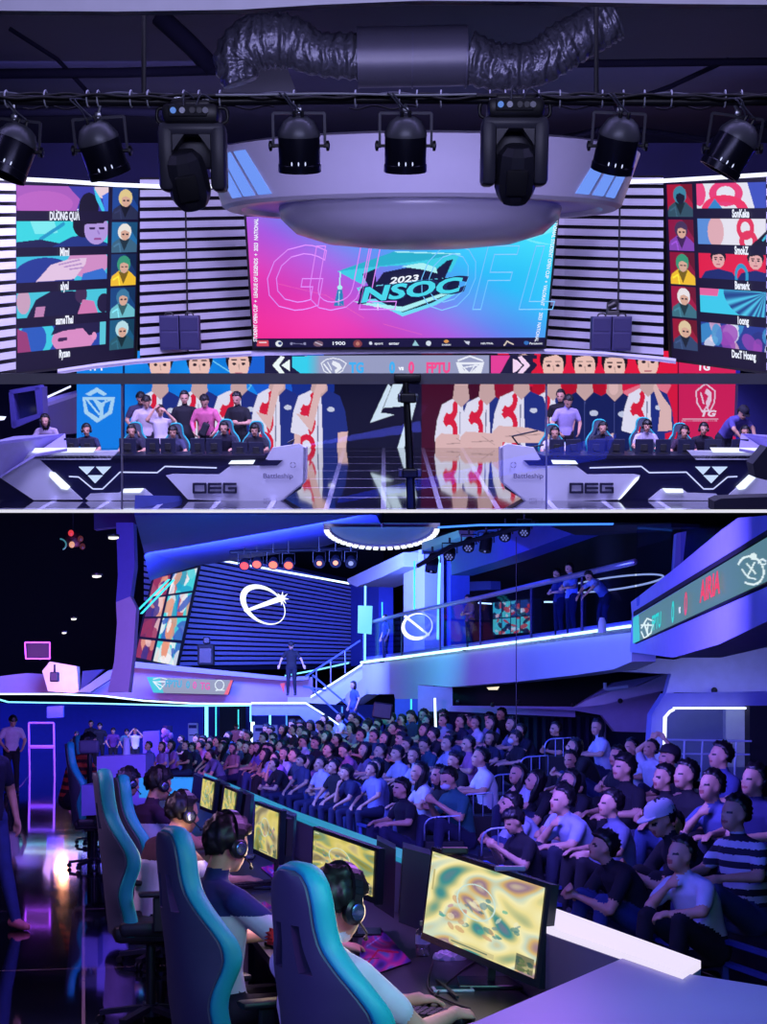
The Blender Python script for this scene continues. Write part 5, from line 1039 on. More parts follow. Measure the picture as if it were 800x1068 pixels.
# unseen lamps added to light the stage hall
rig('stage_wash', 'AREA', (0, 31, 4.4), (172, 162, 255), 820, 16, target=(0, 38, -1), sy=3)
rig('stage_key', 'AREA', (0, 12, 3.6), (184, 174, 255), 640, 12, target=(0, 40, -1), sy=2)
rig('gallery_soft', 'AREA', (0, 4, 3.2), (190, 190, 240), 260, 6, target=(0, 12.5, 1.2), sy=1.5)
rig('ceiling_soft', 'AREA', (0, 16, .5), (110, 110, 225), 90, 12, target=(0, 22, 4), sy=2)
for sx_ in (-4.5, 4.5): rig('desk_front_light', 'AREA', (sx_*1.15, YD-2.6, 3.3), (205, 198, 255), 680, 3, target=(sx_, YD, -3))
for sx_ in (-5.5, 0, 5.5): rig('stage_people_light', 'AREA', (sx_, YD+.5, 3.9), (215, 200, 255), 300, 3, target=(sx_, YD+3, -2.4))
rig('side_blue', 'POINT', (-11.5, 28, 1), (60, 50, 255), 240, .5); rig('side_blue', 'POINT', (11.5, 28, 1), (60, 50, 255), 240, .5)
rig('ring_front', 'AREA', (0, 14.5, 1.2), (192, 186, 240), 430, 5, target=(.8, 24, 2.6), sy=1)  # unseen lamp added to brighten the front of the ring
# =====================================================================================
# LOWER HALL: the players' row and the tiers of spectators
# =====================================================================================
ROOM = 'L'
vert = lambda A, B: (lambda x, y: (lambda d, n: EYE + d*((A-EYE).dot(n)/d.dot(n)))(P(x, y, 1.0)-EYE, Vector((B.y-A.y, A.x-B.x, 0))))
def sheet(pts3, t, name, m, parent=None, **k):    # slab from room points, thickness t
    mb = MB(); mb.prism(pts3, t); return mb.build(name, m, parent, **k)
def pxs(pts, Y, t, name, m, parent=None, **k): mb = MB(); mb.px(pts, Y, t); return mb.build(name, m, parent, **k)
blk = mat('hall_black', (9, 10, 20), .8); dkb = mat('hall_dark_blue', (22, 32, 92), .7); pale = mat('pale_plaster', (196, 200, 214), .55, var=.05, scale=1.5)
pale2 = mat('pale_plaster_soft', (150, 148, 176), .6, var=.05); ltc = glow('strip_cyan', (120, 220, 255), 2.0); ltw = glow('strip_white_blue', (205, 235, 255), 2.4); ltt = glow('strip_teal', (60, 210, 220), 1.5); ltb = glow('strip_blue', (60, 130, 255), 1.6)
# slab added between the two halls to keep their light apart
K = [(HL-532.2)/F, (HL-534.2)/F]
mb = MB(); q = []
for k_ in (K[1], K[0]): q += [(-18 if y > 10 else -2.2, y, 1.87+k_*y) for y in ()]
y0, y1 = 3.0, 75.0
bot = [(-2, y0, 1.87+K[1]*y0), (2, y0, 1.87+K[1]*y0), (32, y1, 1.87+K[1]*y1), (-32, y1, 1.87+K[1]*y1)]; top = [(-2, y0, 1.87+K[0]*y0), (2, y0, 1.87+K[0]*y0), (32, y1, 1.87+K[0]*y1), (-32, y1, 1.87+K[0]*y1)]
mb.hexa(bot + top); o = mb.build('divider_slab', blk, kind='structure'); o.name = 'ceiling'  # added divider, serving as the lower hall's ceiling
mb = MB(); mb.box((0, y0-.012, 1.87+(K[0]+K[1])/2*(y0-.01)), (4, .02, (K[0]-K[1])*y0)); o = mb.build('trim_2', glow('slab_edge_glow', (236, 236, 250), .9), kind='structure')  # slab edge made to glow as a white line; no lamp there
fl_m = tile_floor('hall_tiles', (7, 8, 14), (185, 165, 165), 1.42, 3.2, .06, x0=7.29, y0=.6, wl=.022, ang=-.193)
mb = MB(); mb.box((0, 38, -.05), (60, 76, .1)); o = mb.build('floor', fl_m, kind='structure', label='glossy black tiled floor with thin joints')
mb = MB(); mb.box((0, 70, 6), (70, .2, 12)); mb.build('wall_back', blk, kind='structure')
mb = MB(); mb.prism([(-4.2, 12, 0), (-4.2, 12, 3.0), (-16, 60, 10), (-16, 60, 0)], (-.2, 0, 0)); mb.build('wall_left', blk, kind='structure')
mb = MB(); mb.prism([(5.5, 8, 0), (5.5, 8, 3), (13, 60, 9), (13, 60, 0)], (.2, 0, 0)); mb.build('wall_right', blk, kind='structure')
# ---- far stage: striped wall, logo, screen ----
yw = lambda x: 52 + (x-180)/183*5
t = thing('louvered_wall', P(275, 700, 54), 0, 'blue-lit striped slat wall behind the glowing orbit logo', 'wall panel')
sl = MB(); n = 22
xs = np.linspace(150, 366, 9)
for j in range(n):
    v0, v1 = (j+.02)/n, (j+.64)/n
    for xa, xb in zip(xs[:-1], xs[1:]):
        g = lambda x, v: (560+(x-150)*.222)*(1-v) + (697+(x-150)*-.018)*v
        sl.prism([P(xa, g(xa, v1), yw(xa)), P(xb, g(xb, v1), yw(xb)), P(xb, g(xb, v0), yw(xb)), P(xa, g(xa, v0), yw(xa))], (0, .2, 0))
sl.build('slats', mat('slat_blue', (150, 156, 215), .45), t)
sheet([P(150, 556, yw(150)+.5), P(366, 604, yw(366)+.5), P(366, 697, yw(366)+.5), P(150, 700, yw(150)+.5)], (0, .1, 0), 'dark_backing', mat('back_blue', (10, 14, 52), .8), t)
def strip(pts, th, Y, m, label, name='light_strip', dy=.1, parent=None):
    mb = MB()
    for a, b in zip(pts[:-1], pts[1:]):
        Ya, Yb = (a[2] if len(a) > 2 else Y), (b[2] if len(b) > 2 else Y)
        if abs(a[0]-b[0]) > abs(a[1]-b[1]): mb.prism([P(a[0], a[1], Ya), P(b[0], b[1], Yb), P(b[0], b[1]+th, Yb), P(a[0], a[1]+th, Ya)], (0, dy, 0))
        else: mb.prism([P(a[0], a[1], Ya), P(a[0]+th, a[1], Ya), P(b[0]+th, b[1], Yb), P(b[0], b[1], Yb)], (0, dy, 0))
    return mb.build(name, m, parent, label=label, cat=None if parent is not None else 'light strip')
strip([(228, 583), (364, 607.5)], 1.8, 52, ltw, 'white light strip along the top of the blue striped wall')
strip([(137, 692), (190, 698), (250, 704.5), (297, 707)], 2, 48, ltc, 'cyan light strip along the foot of the blue striped wall')
strip([(297, 704, 48), (330, 698, 49), (364, 690.5, 50)], 1.5, 48, ltc, 'thin cyan light strip rising to the right from the standing man')
# orbit logo
t = thing('orbit_logo', P(275, 650, 51), 0, 'glowing white orbit logo with a star on the striped wall', 'logo sign'); lg = glow('logo_white', (236, 244, 255), 1.5)
def crescent(cx, cy, rx, ry, rot, ph, Y, w0=.6, w1=3.4, n=48, squash=1):
    mb = MB(); A = []; B = []
    for i in range(n+1):
        a = 2*PI*i/n; w_ = w0 + (w1-w0)*(.5+.5*math.cos(a-ph))**1.4
        for L_, r_ in ((A, 0), (B, w_)):
            x = (rx-r_)*math.cos(a); y = (ry-r_)*math.sin(a); L_.append((cx + x*math.cos(rot)-y*math.sin(rot), cy + x*math.sin(rot)+y*math.cos(rot)))
    f = [P(x, y, Y) for x, y in A] + [P(x, y, Y) for x, y in B]; bk = [p + Vector((0, .08, 0)) for p in f]; m = n+1; N = len(f)
    fs = []
    for i in range(n): fs += [(i, i+1, m+i+1, m+i), (N+i+1, N+i, N+m+i, N+m+i+1), (i+1, i, N+i, N+i+1), (m+i, m+i+1, N+m+i+1, N+m+i)]
    return mb.add(f+bk, fs)
crescent(274, 630.5, 26, 18, .62, PI*.95, 51, .8, 6).build('orbit_ring', lg, t, fix=False)
pxs([(256, 638.5), (254, 636.5), (292, 621.5), (297, 626)], 50.95, .06, 'comet_tail', lg, t)
st = [];
for i in range(16): a = 2*PI*i/16 + .1; r = 7.5 if i % 2 == 0 else 2.6; st.append((294 + r*math.cos(a), 624 + r*math.sin(a)))
pxs(st, 50.9, .08, 'star', lg, t)
# player screen on the far left wall
def d_far(p):
    p.C[...] = (20, 16, 60)
    q = random.Random(4)
    for i in range(4):
        y0, y1 = .01+i*.25, .235+i*.25
        for (a, b, cols, k) in ((.43, .985, [(70, 210, 220), (235, 235, 240), (235, 90, 80), (235, 150, 120), (60, 90, 190), (30, 160, 200), (250, 245, 245)], 16), (.02, .38, [(150, 50, 90), (60, 50, 140), (225, 150, 130), (240, 200, 200), (110, 40, 90)], 10)):
            m = (p.X >= a) & (p.X < b) & (p.Y >= y0) & (p.Y < y1); p.paint(m, cols[0]); p.blobs(a, y0, b, y1, cols, k, .13, i*3+k)
        p.rect(.0, y1, 1, y1+.014, (14, 12, 50))
t = thing('player_screen', P(170, 692, 47), 0, 'distant slanted screen of portrait tiles at the left end of the striped wall', 'screen')
c4 = (P(160, 603, 47), P(207, 591, 49), P(184, 696, 49), P(140, 686, 47)); panel('screen_picture', c4, d_far, t, 90, 130, coords='uv')
cm = sum(c4, Vector())/4; sheet([v + (v-cm).normalized()*.12 + Vector((0, .06, 0)) for v in c4], (0, .25, 0), 'screen_casing', blk2, t)
for i, (a, b) in enumerate((((143, 636), (175, 604)), ((146, 640), (180, 604.5)))):
    strip([(a[0], a[1], 44), (b[0], b[1], 45)], 2.2, 44, ltt, ('upper', 'lower')[i] + ' teal light strip slanting over the distant portrait screen')
# left column and blue-lit ceiling part
t = thing('trim_3', P(128, 722, 30)); t['kind'] = 'structure'
pxs([(121, 545), (139, 545), (140.5, 590), (136, 622), (121, 628), (123, 600)], 30, .4, 'column_upper', mat('column_blue_lit', (60, 70, 160), .5), t)  # pale column; blue light on its upper part put into the colour
pxs([(121, 628), (136, 622), (142, 634), (139, 680), (134, 722), (112, 722), (119, 690), (122, 650)], 30, .4, 'column_lower', pale2, t)
pxs([(98, 534.5), (150, 534.5), (152, 546), (98, 552)], 36, .3, 'soffit', dkb, t)
t = thing('trim_4', P(250, 590, 44)); t['kind'] = 'structure'
mb = MB(); mb.prism([P(140, 537, 30), P(392, 537, 38), P(400, 552, 44), P(330, 572, 50), P(228, 583, 51), P(205, 590, 48), P(176, 599, 46), P(156, 606, 44), P(150, 575, 36)], (0, .1, .4)); mb.build('ceiling_panel', mat('ceil_blue_lit', (44, 58, 140), .6), t)  # blue light on the ceiling put into its colour
# ceiling lamps
t0 = None
for i, (x, y, c) in enumerate(((255, 589, (255, 70, 70)), (268, 587.5, (255, 96, 80)), (285, 588, (255, 110, 80)), (301, 588.5, (255, 100, 70)), (333, 586.5, (240, 150, 120)), (350, 586, (235, 150, 120)), (366, 586.5, (110, 120, 170)))):
    Y = 42; c0 = P(x, y, Y); t = thing('spot_lamp', c0, 0, '%s lamp from the left in the row of red-glowing lamps above the striped wall' % nm_[i].capitalize(), 'stage lamp', 'red lamps above the striped wall')
    R = Matrix.Rotation(-.9, 3, 'X'); mb = MB(); mb.lathe([(.001, .22), (.1, .2), (.14, .05), (.16, -.06), (.13, -.06), (.001, -.03)], (0, 0, 0), 14, R); mb.build('lamp_body', black, t, local=True, smooth=.6)
    mb = MB(); mb.lathe([(.001, -.045), (.115 if i < 4 else .07, -.045), (.115 if i < 4 else .07, -.065), (.001, -.065)], (0, 0, 0), 14, R); mb.build('lamp_glow', glow('spot_%d_%d' % (c[0], c[1]), c, 2.2), t, local=True)
    mb = MB(); mb.tube([(-.17, 0, 0), (-.17, 0, .3), (.17, 0, .3), (.17, 0, 0)], .015, 6); mb.tube([(0, 0, .3), (0, 0, .7)], .02, 6); mb.build('yoke', black, t, local=True)
mb = MB(); mb.tube([P(240, 576, 42), P(400, 571, 44)], .05, 8); mb.build('lighting_bar', black, label='dark bar carrying the red-glowing lamps', cat='lighting bar')
for i, (x, y, r, lab) in enumerate(((118.5, 561.5, 4.2, 'big oval downlight beside the dark column'), (101, 601.5, 3.6, 'oval downlight in the black ceiling left of the column'), (77, 646, 2.2, 'small downlight low in the black ceiling'), (67, 660.5, 1.8, 'smallest downlight low in the black ceiling'))):
    Y = 22+i*5; t = thing('downlight', P(x, y, Y), 0, lab, 'ceiling lamp', 'downlights in the black ceiling'); k = Y/1600
    mb = MB(); mb.lathe([(.001, 0), (r*k*1.5, 0), (r*k*1.5, .03), (.001, .03)], (0, 0, .02), 16, sy=1.5); mb.build('lamp_ring', black, t, local=True)
    mb = MB(); mb.lathe([(.001, -.0), (r*k*1.25, -.0), (r*k*1.25, .02), (.001, .02)], (0, 0, 0), 16, Matrix.Rotation(.28, 3, 'X'), sy=1.3); mb.build('lamp_disc', glow('downlight', (250, 246, 235), 1.6), t, local=True)
t = thing('hanging_ornament', P(76, 575, 24), 0, 'small red and white lit ornament in the dark upper left corner', 'lamp')
mb = MB(); mb.lathe([(.02, -.12), (.1, -.1), (.13, 0), (.1, .1), (.02, .12)], P(76, 563, 24), 12); mb.build('ornament_body', mat('orn_dark', (70, 20, 26), .5), t, smooth=True)
for x, y, c in ((74, 556, (230, 60, 70)), (75, 568, (240, 170, 140)), (84, 562, (90, 40, 44)), (86, 570, (80, 34, 40))):
    mb = MB(); mb.ball(P(x, y, 23.8), (.045, .03, .05), 6, 8); mb.build('ornament_bead', glow('orn_%d' % c[1], c, .9), t, smooth=True)
mb = MB(); mb.tube([P(62 + 7*math.sin(a), 568 - 6*math.cos(a), 23.9) for a in np.linspace(.1, 2.6, 9)], .012, 6); mb.build('ornament_arc', glow('orn_arc', (70, 140, 160), .8), t)
mb = MB(); mb.tube([P(76, 535, 24), P(76, 556, 24)], .01, 6); mb.build('ornament_cord', black, t)
# ---- fascia band with the distant scoreboard ----
t = thing('trim_5', P(150, 735, 44)); t['kind'] = 'structure'
pk_ = mat('fascia_mauve', (166, 140, 176), .55, var=.06)
pxs([(-8, 706), (28, 702), (60, 704), (80, 722), (112, 700), (134, 693), (200, 700), (300, 708.5), (326, 706), (326, 732), (262, 733), (200, 733), (110, 726), (-8, 724)], 44, .4, 'fascia_front', pk_, t)
pxs([(134, 691), (140, 690), (300, 706), (322, 705), (322, 709), (300, 710), (136, 696)], 43.5, .5, 'fascia_lip', pale2, t)
pxs([(44, 700), (52, 690), (80, 695), (82, 722), (76, 723), (50, 721)], 43, .4, 'lit_niche', mat('niche_warm', (220, 190, 180), .6), t)
pxs([(80, 722), (114, 699), (130, 699), (94, 722)], 42.8, .2, 'niche_edge', mat('niche_grey', (110, 112, 150), .5), t)
pxs([(84, 720), (86, 700), (108, 698), (84, 721)], 43.1, .2, 'niche_side', dkb, t)
strip([(-8, 723), (60, 723), (107, 725), (150, 730), (200, 733), (262, 733.5)], 1.6, 42, ltw, 'upper bright light line along the pale band over the far doorway')
strip([(-8, 727), (8, 731.5), (100, 733), (200, 735.5), (262, 735)], 1.5, 41.6, ltc, 'lower cyan light line along the pale band over the far doorway')
strip([(262, 732.5), (319, 732.5), (345, 749), (370, 767)], 1.8, 41, ltw, 'white light line running along the landing and down the stairs')
def d_fsb(p):
    p.C[...] = (150, 156, 172); p.poly([(150, 704), (166, 704), (172, 728), (150, 728)], (70, 200, 205)); p.poly([(243, 704), (232, 728), (246, 728), (246, 704)], (240, 110, 120)); w_ = (228, 240, 240)
    p.line([(160, 708.5), (167, 706.5), (174, 708.5)], 1, w_); p.line([(160, 711), (167, 719), (174, 711), (160, 711)], 1.2, w_); p.line([(162, 712), (170, 716)], 1, w_)
    p.arc(229, 714.5, 4.5, 5, 1, w_); p.line([(225, 720), (234, 720)], 1, w_)
t = thing('scoreboard', P(197, 724, 43.2), 0, 'distant small scoreboard strip on the pale band under the striped wall', 'scoreboard')
c4 = (P(153, 706, 43), P(243, 709.5, 43.4), P(238, 724.5, 43.4), P(160, 722.5, 43)); panel('score_picture', c4, d_fsb, t, 150, 34)
sheet([v + Vector((0, .03, 0)) for v in c4], (0, .2, 0), 'score_casing', blk2, t)
def ltext(body, x, y, Y, h, m, parent, up=Vector((0, 0, 1)), right=Vector((1, 0, 0)), **k):
    mb = MB(); mb.text(body, P(x, y, Y) if not isinstance(Y, Vector) else Y, right, up, h, **k); return mb.build('lettering', m, parent, fix=False)
g_t = glow('score_teal', (40, 170, 160), .9); g_r = glow('score_red', (226, 70, 90), .9)
rr = (c4[1]-c4[0]).normalized()
for s_, x, y, m_, in (('FPTU', 181, 713.5, g_t), ('0', 196, 714.5, g_t), ('0', 203, 715, g_r), ('TG', 214, 716, g_r)): ltext(s_, x, y, 42.7, .27, m_, t, right=rr, bold=.04, sx=.75)
pxs([(292, 713), (297, 712), (296, 723)], 42.9, .05, 'arrow_mark', g_r, thing('wall_arrow', P(294, 724, 42.9), 0, 'small red arrow mark beside the standing man', 'sign'))
# ---- far space under the band ----
t = thing('trim_6', P(200, 780, 60)); t['kind'] = 'structure'
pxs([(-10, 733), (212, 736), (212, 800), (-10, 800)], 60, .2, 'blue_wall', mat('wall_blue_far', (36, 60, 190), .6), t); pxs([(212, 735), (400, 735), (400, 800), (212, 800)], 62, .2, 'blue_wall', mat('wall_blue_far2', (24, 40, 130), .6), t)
pxs([(229, 736), (256, 736), (256, 790), (229, 790)], 59, .2, 'dark_doorway', blk, t)
for i, (x, y0_, y1_, th, m_) in enumerate(((213.5, 737, 769, 3.4, ltc), (224.5, 737, 768, 1.2, ltt), (260.5, 734, 753, 1.5, ltc), (261.5, 753, 782, 3.8, ltw), (280.5, 744, 757, 2, ltc), (298, 736, 776, 1.6, ltb), (356, 737, 770, 1.5, ltb), (248, 740, 760, 1.0, ltt))):
    strip([(x, y0_), (x, y1_)], th, 57, m_, '%s from the left of the upright light tubes at the far end of the hall' % nm_[i if i < 7 else 7])
for x, y0_, y1_, w_, lab in ((201.5, 754, 775, 10, 'white standing air conditioner by the dark doorway'), (277, 756, 783, 26, 'wide white air conditioner behind the crowd by the bright tube')):
    t = thing('air_conditioner', P(x, y1_, 56), 0, lab, 'air conditioner', None); k = 56/1600
    mb = MB(); mb.bbox_((0, 0, (y1_-y0_)*k/2), (w_*k, .3, (y1_-y0_)*k), .04); mb.build('cabinet', pale, t, local=True); mb = MB(); mb.bbox_((0, -.16, (y1_-y0_)*k*.82), (w_*k*.8, .03, .12), .01); mb.build('air_grille', dkb, t, local=True); mb = MB(); mb.bbox_((0, -.16, (y1_-y0_)*k*.4), (w_*k*.7, .02, .04), .01); mb.build('panel_line', dkb, t, local=True)
def frame_tv(pts, Y, m, name, label, cat, inner=None, w=2.2):
    t = thing(name, P(sum(p[0] for p in pts)/4, max(p[1] for p in pts), Y), 0, label, cat)
    for a, b in zip(pts, pts[1:]+pts[:1]): mb = MB(); mb.tube([P(*a, Y), P(*b, Y)], w*Y/1600/2, 6); mb.build('frame_bar', m, t)
    if inner: pxs(pts, Y+.1, .05, 'frame_face', inner, t)
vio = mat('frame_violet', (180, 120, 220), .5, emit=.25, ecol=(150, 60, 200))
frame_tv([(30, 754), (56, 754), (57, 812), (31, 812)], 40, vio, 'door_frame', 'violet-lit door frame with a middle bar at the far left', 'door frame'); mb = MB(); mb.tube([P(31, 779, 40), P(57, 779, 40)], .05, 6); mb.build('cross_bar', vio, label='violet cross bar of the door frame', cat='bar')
frame_tv([(26, 670), (52, 670), (52, 687), (27, 687)], 36, vio, 'wall_monitor', 'dark screen with violet rim low in the black ceiling at the left', 'screen', blk, 1.6)
pxs([(49, 737), (66, 736), (66, 748), (49, 749)], 39, .1, 'hanging_screen', mat('tv_blue', (40, 70, 190), .3, emit=.5, ecol=(30, 60, 190)), label='small blue hanging screen above the violet door frame', cat='screen')
t = thing('wall_lamp', P(57, 712, 40), 0, 'black lamp hanging in the warm-lit niche at the left', 'lamp'); mb = MB(); mb.tube([P(57, 693, 40), P(57, 702, 40)], .03, 6); mb.build('lamp_stem', black, t); mb = MB(); mb.bbox_(P(57, 706, 40), (.22, .2, .26), .03); mb.build('lamp_head', black, t)
# ---- landing, stairs, standing man ----
t = thing('stair_flight', P(345, 770, 41), 0, 'white staircase with light-edged stringers from the landing down to the crowd', 'stairs')
pxs([(262, 735), (319, 735), (370, 769), (370, 790), (358, 790), (312, 746), (262, 746)], 41.1, .9, 'lower_stringer', mat('stair_side', (120, 130, 200), .5), t)
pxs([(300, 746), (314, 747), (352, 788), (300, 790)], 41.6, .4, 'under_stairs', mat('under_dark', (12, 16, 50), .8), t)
pxs([(300, 727), (324, 727), (382, 689), (382, 712), (350, 735), (318, 733), (300, 733)], 43.6, .5, 'upper_stringer', pale, t)
strip([(324, 726), (352, 708.5), (380, 690.5)], 1.8, 43.4, ltw, None, 'stringer_light', parent=t)
for a, b in (((318, 706), (376, 668)), ((322, 716), (370, 760)), ((326, 704), (392, 760)), ((316, 716), (340, 720))):
    mb = MB(); mb.tube([P(*a, 42.6), P(*b, 42.6)], .028, 6); mb.build('handrail', mat('rail_blue', (120, 140, 210), .35, metal=.5), t)
for x, y in ((330, 697), (345, 688), (360, 678)):
    mb = MB(); mb.tube([P(x, y, 42.6), P(x, y+24, 42.6)], .02, 6); mb.build('baluster', mat('rail_blue', (120, 140, 210), .35, metal=.5), t)
SKB = (196, 150, 128)
man = P(304, 670, 42); person('arms', (man.x, 42, man.z-1.70*.86), (-.1, -1), (14, 14, 24), (16, 18, 34), SKB, cap_=(16, 16, 24), label='person in black with a cap standing on the landing before the striped wall', cat='person', mods=dict(elb=((.02,.32,1.16),(.02,-.32,1.16)), wr=((.12,.40,.98),(.14,-.36,.98))), var='man', scale=.86)
wp = P(369, 711, 40); person('stand', (wp.x, 40, wp.z-1.72*.8), (-.8, -.5), (60, 80, 150), (40, 60, 120), SKB, style='long', fem=True, label='person with long dark hair standing on the stairs right of the landing', scale=.8)
t = thing('loudspeaker', P(215, 694, 46), 0, 'black loudspeaker with a lamp on top before the far striped wall', 'loudspeaker'); k = 46/1600
mb = MB(); mb.bbox_((0, 0, 11*k), (17*k, .4, 22*k), .04); mb.build('cabinet', blk2, t, local=True); mb = MB(); mb.bbox_((0, -.21, 10*k), (13*k, .03, 16*k), .02); mb.build('grille', black, t, local=True); mb = MB(); mb.bbox_((.02, 0, 26*k), (7*k, .2, 7*k), .03); mb.tube([(0, 0, 21*k), (0, 0, 24*k)], .05, 8); mb.build('top_lamp', black, t, local=True)
# ---- gallery on the right ----
GA, GB = P(325, 700, 50), P(657, 652, 21); GB.z = GA.z; onB = vert(GA, GB); back = Vector((.97, .2, 0))
def gal(pts, th, name, m, parent=None, off=0, **k):
    pl = vert(GA + back*off, GB + back*off); return sheet([pl(x, y) for x, y in pts], back*th, name, m, parent, **k)
t = thing('trim_7', onB(520, 710)); t['kind'] = 'structure'
gal([(378, 691), (470, 679), (560, 667), (659, 653), (659, 690), (640, 698), (600, 704), (540, 711), (470, 716.5), (436, 714), (436, 729), (412, 729), (411, 724), (382, 724), (366, 735), (352, 733), (378, 708)], .35, 'gallery_fascia', pale, t)
gal([(378, 686), (659, 647), (659, 653.5), (378, 692)], .3, 'gallery_edge', mat('edge_violet', (150, 140, 200), .5), t, .05)
mb = MB()
lp = [(378, 691), (430, 684.2), (480, 677.6), (530, 671), (580, 664.3), (630, 657.3), (660, 653)]
for a, b in zip(lp[:-1], lp[1:]): mb.prism([onB(a[0], a[1]-1.1) - back*.06, onB(b[0], b[1]-1.3) - back*.06, onB(b[0], b[1]+1.3) - back*.06, onB(a[0], a[1]+1.0) - back*.06], back*.05)
mb.build('gallery_light_strip', glow('gallery_strip', (190, 245, 250), 2.2), label='long cyan-white light strip along the foot of the gallery balustrade', cat='light strip')
t = thing('glass_balustrade', onB(500, 674), 0, 'long glass balustrade with steel rail along the gallery over the spectators', 'railing')
mb = MB(); mb.tube([onB(379, 651), onB(420, 640.5), onB(500, 623.5), onB(560, 609.5), onB(625, 594.5), onB(662, 586)], .045, 8); mb.build('top_rail', mat('rail_lilac', (170, 165, 210), .3, metal=.6), t, smooth=True)
gg = glass_mat('gallery_glass', (.72, .78, .95), .03)
rl = lambda x: 651 - (x-379)*.2297; ll = lambda x: 688 - (x-379)*.1365
for a, b in ((379, 418), (420, 458), (460, 500), (502, 553), (555, 606), (608, 661)):
    gal([(a, rl(a)), (b, rl(b)), (b, ll(b)), (a, ll(a))], .02, 'glass_pane', gg, t)
for x in (379, 419, 459, 501, 554, 607):
    mb = MB(); mb.tube([onB(x, rl(x)), onB(x, ll(x)+1)], .022, 6); mb.build('baluster', mat('rail_dark', (40, 44, 80), .4, metal=.5), t)
crescent(435, 653.5, 16.5, 14, -.25, 2.6, onB(435, 653).y-.5, .8, 4.2).build('orbit_ring', lg, thing('orbit_logo', onB(435, 668), 0, 'white orbit logo on the gallery glass', 'logo sign'), fix=False)
pxs([(421, 643), (423, 641.5), (448.5, 662), (447, 663.5)], onB(435, 653).y-.55, .04, 'comet_tail', lg, label='thin white comet stroke across the logo on the gallery glass', cat='logo sign')
# inner gallery: floor, black back, columns
t = thing('trim_8', onB(480, 660)+back*2); t['kind'] = 'structure'
gal([(400, 560), (600, 545), (700, 545), (700, 668), (400, 690)], .2, 'dark_gallery_wall', blk, t, 6)
sheet([onB(378, 690), onB(659, 652), onB(659, 652)+back*5.8, onB(378, 690)+back*5.8], (0, 0, -.1), 'gallery_floor', dkb, t)
gal([(421, 578), (443, 572), (443, 690), (421, 692)], .5, 'column', pale, t, 1.2); gal([(445, 574), (470, 566), (470, 684), (445, 688)], .5, 'column', mat('column_deep', (64, 84, 200), .5), t, 1.8)
gal([(366, 607), (378, 600), (395, 600), (395, 690), (366, 695)], .5, 'column', mat('column_deep', (64, 84, 200), .5), t, 2.4)
gal([(362, 604), (421, 576), (421, 591), (398, 602), (372, 612), (363, 608)], 1.2, 'beam', pale, t, .8)
gal([(440, 570), (500, 553), (575, 548), (600, 553), (600, 556), (520, 585), (470, 600), (470, 574), (440, 578)], .5, 'beam', mat('beam_blue', (54, 76, 180), .5), t, .6)
gal([(440, 566), (478, 553), (480, 560), (440, 574)], .4, 'beam_front', pale, t, .3)
gal([(574, 549), (700, 546), (700, 550), (600, 558)], .4, 'beam', blk, t, .2)
strip([(457.5, 580), (456, 640), (455.5, 667)], 2.4, onB(457, 640).y+1.6, ltc, 'upright cyan light tube on the blue gallery column'); strip([(380, 611), (379.5, 690)], 2, onB(380, 650).y-1.0, ltc, 'upright cyan light tube at the far end of the gallery')
strip([(431.5, 585), (431.5, 640)], 1.6, onB(431, 640).y+1.0, ltt, 'faint teal light tube on the pale gallery column'); strip([(398, 628), (398, 648)], 1.2, onB(398, 640).y+1.0, ltt, 'short teal light tube behind the gallery glass')
pxs([(373.5, 631.5), (388.5, 632), (387.5, 661.5), (373, 660)], onB(380, 650).y-1.6, .1, 'light_box', glow('light_box', (110, 215, 215), 1.0), label='pale teal light box at the far end of the gallery', cat='light box')
strip([(457, 549), (500, 546.5), (640, 545.5)], 1.3, 22, ltb, 'thin blue light line under the dark ceiling above the gallery')
gal([(483, 607), (512, 606), (512, 615), (483, 616.5)], .3, 'air_conditioner', mat('ac_blue', (60, 84, 150), .5), None, 4.5, label='wall air conditioner in the dark gallery', cat='air conditioner')
def d_tiles(p):
    p.C[...] = (20, 16, 40); q = random.Random(3)
    for i in range(4):
        for j in range(2):
            x0, y0_ = i*.25+.01, j*.5+.02; p.rect(x0, y0_, x0+.23, y0_+.46, q.choice([(60, 190, 200), (30, 60, 120), (80, 200, 190)])); p.blobs(x0, y0_, x0+.23, y0_+.46, [(220, 50, 50), (235, 220, 220), (20, 24, 60), (90, 210, 215), (20, 20, 40)], 9, .09, i*7+j)
t = thing('video_wall', onB(533, 668)+back*2, 0, 'video wall of eight portrait tiles seen through the gallery glass', 'screen')
onB2 = vert(GA+back*2, GB+back*2); c4 = [onB2(x, y) for x, y in ((514, 628), (553, 624), (553, 660), (514, 663))]; panel('screen_picture', c4, d_tiles, t, 90, 60, coords='uv'); sheet([v + back*.05 for v in c4], back*.2, 'screen_casing', blk2, t)
mb = MB(); onB3 = vert(GA+back*3, GB+back*3); mb.tube([onB3(639+53*math.cos(a)*1.0, 608.5 + 6.5*math.sin(a) - 7*math.cos(a)) for a in np.linspace(0, 2*PI, 41)], .018, 6, caps=False); mb.build('ring_reflection', glow('dash_ring_reflection', (200, 215, 255), .9), label='thin oval reflection of a dashed light ring in the dark gallery', cat='ring light')  # reflection of a dashed ring, built as a thin glowing tube
strip([(568, 627), (586, 627)], 1.2, onB(575, 640).y+2, ltw, 'short white light line behind the gallery glass'); strip([(499, 628), (513, 629)], 1.2, onB(505, 640).y+2, ltw, 'short white light line beside the video wall')
